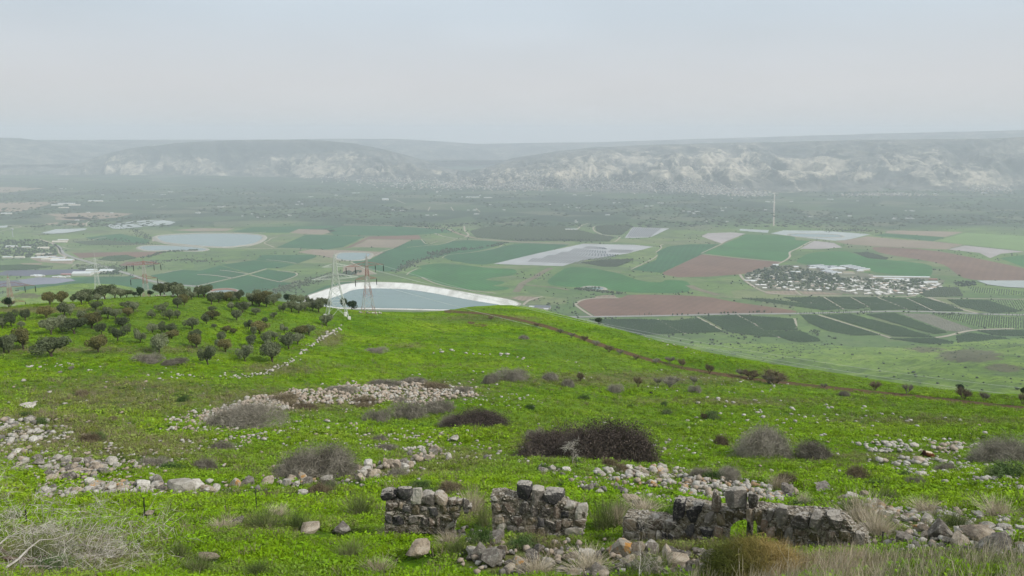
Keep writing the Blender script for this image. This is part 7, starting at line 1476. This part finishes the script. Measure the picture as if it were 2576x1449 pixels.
# straw-coloured broom dome in front of the arch
def broom():
    rng = np.random.default_rng(8); n = 19000; p = hp(1905, 1448); th = rng.uniform(0, 6.28, n); ph = np.arccos(rng.uniform(0, 1, n)); sh = rng.uniform(.78, 1.02, n); D = np.c_[np.cos(th) * np.sin(ph), np.sin(th) * np.sin(ph), np.cos(ph)]
    P1 = D * sh[:, None] * [1, .8, .62]; P0 = P1 * rng.uniform(.70, .98, n)[:, None] + rng.normal(size=(n, 3)) * .10; P0[:, 2] = np.abs(P0[:, 2]); t_ = rng.normal(size=(n, 3)) * .13; P1 = P1 + t_; Vt, Fc = blades(P0, P1, .007, .35, rng, 3)
    m = NM('broom_twigs'); o_ = m.P(obj=True); s = m.n('ShaderNodeSeparateXYZ'); m.l(o_, s.inputs[0]); nz_ = m.noise(3, 4, .7, o_); f = m.math('ADD', m.mr(s.outputs[0], -.8, .3, -.15, .35), m.math('MULTIPLY', nz_, .6)); m.col(m.ramp(f, [(.22, (0.085, 0.10, 0.018)), (.45, (0.20, 0.17, 0.045)), (.7, (0.40, 0.29, 0.11))]))
    o = mk('broom_bush', Vt, Fc, m.m); k = mpp(p); s_ = 122 * k; o.scale = (s_, s_, s_ * .92); o.location = (p[0], p[1] , p[2] - .1); tag(o, 'dense straw and olive coloured broom bush in front of the arch', 'bush')
broom()
# tall dry stalks in the lower right
def stalks(name, poly, n, h0, h1, mat, seed, wd=.012, lean=.35, clump=0):
    rng = np.random.default_rng(seed); P_ = np.array(poly, float); xs_, ys_ = [], []
    while len(xs_) < n:
        x = rng.uniform(P_[:, 0].min(), P_[:, 0].max()); y = rng.uniform(P_[:, 1].min(), P_[:, 1].max())
        if inpoly(x, y, poly) and (not clump or float(vnoise(x / 26, y / 13, 91)) > clump - .3 * rng.random()): xs_.append(x); ys_.append(y)
    B = hill(np.array(xs_), np.array(ys_)); a = rng.uniform(0, 6.28, n); ln = np.abs(rng.normal(size=n)) * lean; h = rng.uniform(h0, h1, n) * np.where(rng.random(n) < .75, .6, 1); P1 = B + np.c_[np.cos(a) * ln * h + .12 * h, np.sin(a) * ln * h, h]; Vt, Fc = blades(B, P1, wd * rng.uniform(.6, 1.3, n), .12, rng, 3)
    return tag(mk(name, Vt, Fc, mat), kind='stuff')
stalks('dry_grass', [(1980,1430),(2150,1405),(2600,1415),(2700,1540),(1600,1540),(1750,1460)], 7000, .40, 1.2, DRYM, 1, .016, clump=.55)
stalks('dry_grass', [(1950,1410),(2150,1395),(2250,1440),(2150,1500),(1900,1480)], 5000, .3, .8, twig_mat('dry_grass_pink', (0.36, 0.27, 0.19), (0.60, 0.47, 0.34), (0.78, 0.64, 0.49)), 2)
stalks('green_stems', [(2200,1400),(2600,1400),(2700,1520),(2150,1520)], 5000, .35, .8, GRNM, 3)
stalks('dry_grass', [(0,1380),(400,1449),(1500,1449),(1700,1540),(-100,1540)], 1600, .2, .55, DRYM, 4, .010); stalks('dry_grass', [(0,1300),(1200,1280),(1250,1420),(0,1420)], 2500, .2, .5, GRNM, 5, .012)
# dead branches in the lower left
def dead_branches(label, anchors, seed, name='dead_branches'):
    rng = np.random.default_rng(seed); root = None; first = None
    root = empty(name, anchors[0][0]); tag(root, label, 'dead branches'); loc = np.array(anchors[0][0]); tw = MB(); P0s = []; P1s = []
    def grow(mb, p, d, L_, r, depth):
        pts = [p]; rad = [r]; q = p.copy(); dd = d / np.linalg.norm(d); n = 5
        for i in range(n):
            dd = dd + rng.normal(size=3) * .22 + [0, 0, -.03 * i]; dd /= np.linalg.norm(dd); q = q + dd * L_ / n; gz = float(TN(q[0] + loc[0], q[1] + loc[1])) - loc[2] + .03; q[2] = max(q[2], gz); pts.append(q.copy()); rad.append(r * (1 - .75 * (i + 1) / n))
        mb.tube(pts, rad, 5 if r > .02 else 3)
        if depth > 0:
            for k in range(4 if depth > 1 else 6):
                j = rng.integers(1, n + 1); d2 = dd * .5 + rng.normal(size=3) * .6 + [0, 0, .15]; grow(tw if depth <= 2 else mb, pts[j], d2, L_ * rng.uniform(.45, .7), max(rad[j] * .55, .005), depth - 1)
        else:
            for k in range(3): P0s.append(pts[rng.integers(1, n + 1)]); P1s.append(P0s[-1] + rng.normal(size=3) * [.26, .26, .18] + dd * .12)
    for (a, b, r) in anchors:
        a = np.array(a) - loc; b = np.array(b) - loc; mb = MB(); grow(mb, a, b - a, np.linalg.norm(b - a), r, 3); mb.build('limb', BRK2 if r > .05 else TG4, root)
    tag(tw.build('branches', TG4, root), kind='stuff')
    if P0s:
        Vt, Fc = blades(np.array(P0s), np.array(P1s), .013, .1, rng, 2); tag(mk('twigs', Vt, Fc, TG4, root), kind='stuff')
BRK2 = plain('grey_bark', (0.17, 0.125, 0.095), .9, .3, 6)
def hl(x, y, l): q = hp(x, y); return (q[0], q[1], q[2] + l)
dead_branches('tangle of bare grey branches felled in the lower left corner', [(hl(10,1425,.3), hl(215,1370,.5), .075), (hl(0,1400,.35), hl(150,1440,.3), .06), (hl(190,1415,.25), hl(290,1360,.6), .035), (hl(200,1415,.2), hl(310,1400,.4), .03), (hl(60,1440,.2), hl(240,1449,.2), .045), (hl(210,1410,.2), hl(320,1440,.25), .03), (hl(120,1440,.2), hl(300,1445,.2), .03), (hl(20,1445,.25), hl(200,1420,.3), .04), (hl(100,1400,.3), hl(250,1395,.5), .03)], 3)
dead_branches('pale bare branches reaching in from the left edge above the tangle', [(hl(-80,1350,.4), hl(30,1320,.7), .03), (hl(-60,1380,.4), hl(50,1350,.5), .03), (hl(-40,1420,.3), hl(90,1395,.6), .035)], 4)
dead_branches('dead grey twigs at the left edge beside the jumbled stones', [(hl(-30,1200,.3), hl(40,1160,.8), .03), (hl(-40,1190,.2), hl(30,1190,.6), .03)], 6)
dead_branches('pale bare branch rising from the foreground below the right wall', [(hl(1610,1475,.0), hl(1625,1440,1.6), .022), (hl(1630,1470,.0), hl(1700,1452,.5), .018)], 9, 'bare_branch')
dead_branches('slender pale sapling skeleton in front of the big dark thicket', [(hl(1440,1170,.0), hl(1441,1168,1.5), .035)], 12, 'bare_sapling')
# green leafy mounds
for (x, y, w_, h_, lb) in [(1325,1378,70,26,'dark green leafy clump under the middle wall'),(1195,1380,70,60,'dark green bushy weed left of the middle wall'),(2015,1275,80,24,'green weedy mound right of the stone pile'),(120,1446,110,26,'green leafy clump under the dead branches'),(1688,1325,60,46,'dark green plant growing on the right wall'),(1475,1130,44,16,'small bright green weed at the foot of the dark thicket'),(430,1180,60,16,'dark green weeds below the shrub'),(2560,1200,90,26,'dark green weeds under the brush at the right edge'),(820,1240,60,20,'green weeds in front of the second stone row'),(1000,1100,0,0,'')][:-1]:
    put(SH_H[rr_.randrange(2)], x, y, w_, h_, 'green_weeds', lb, 'weeds', None)
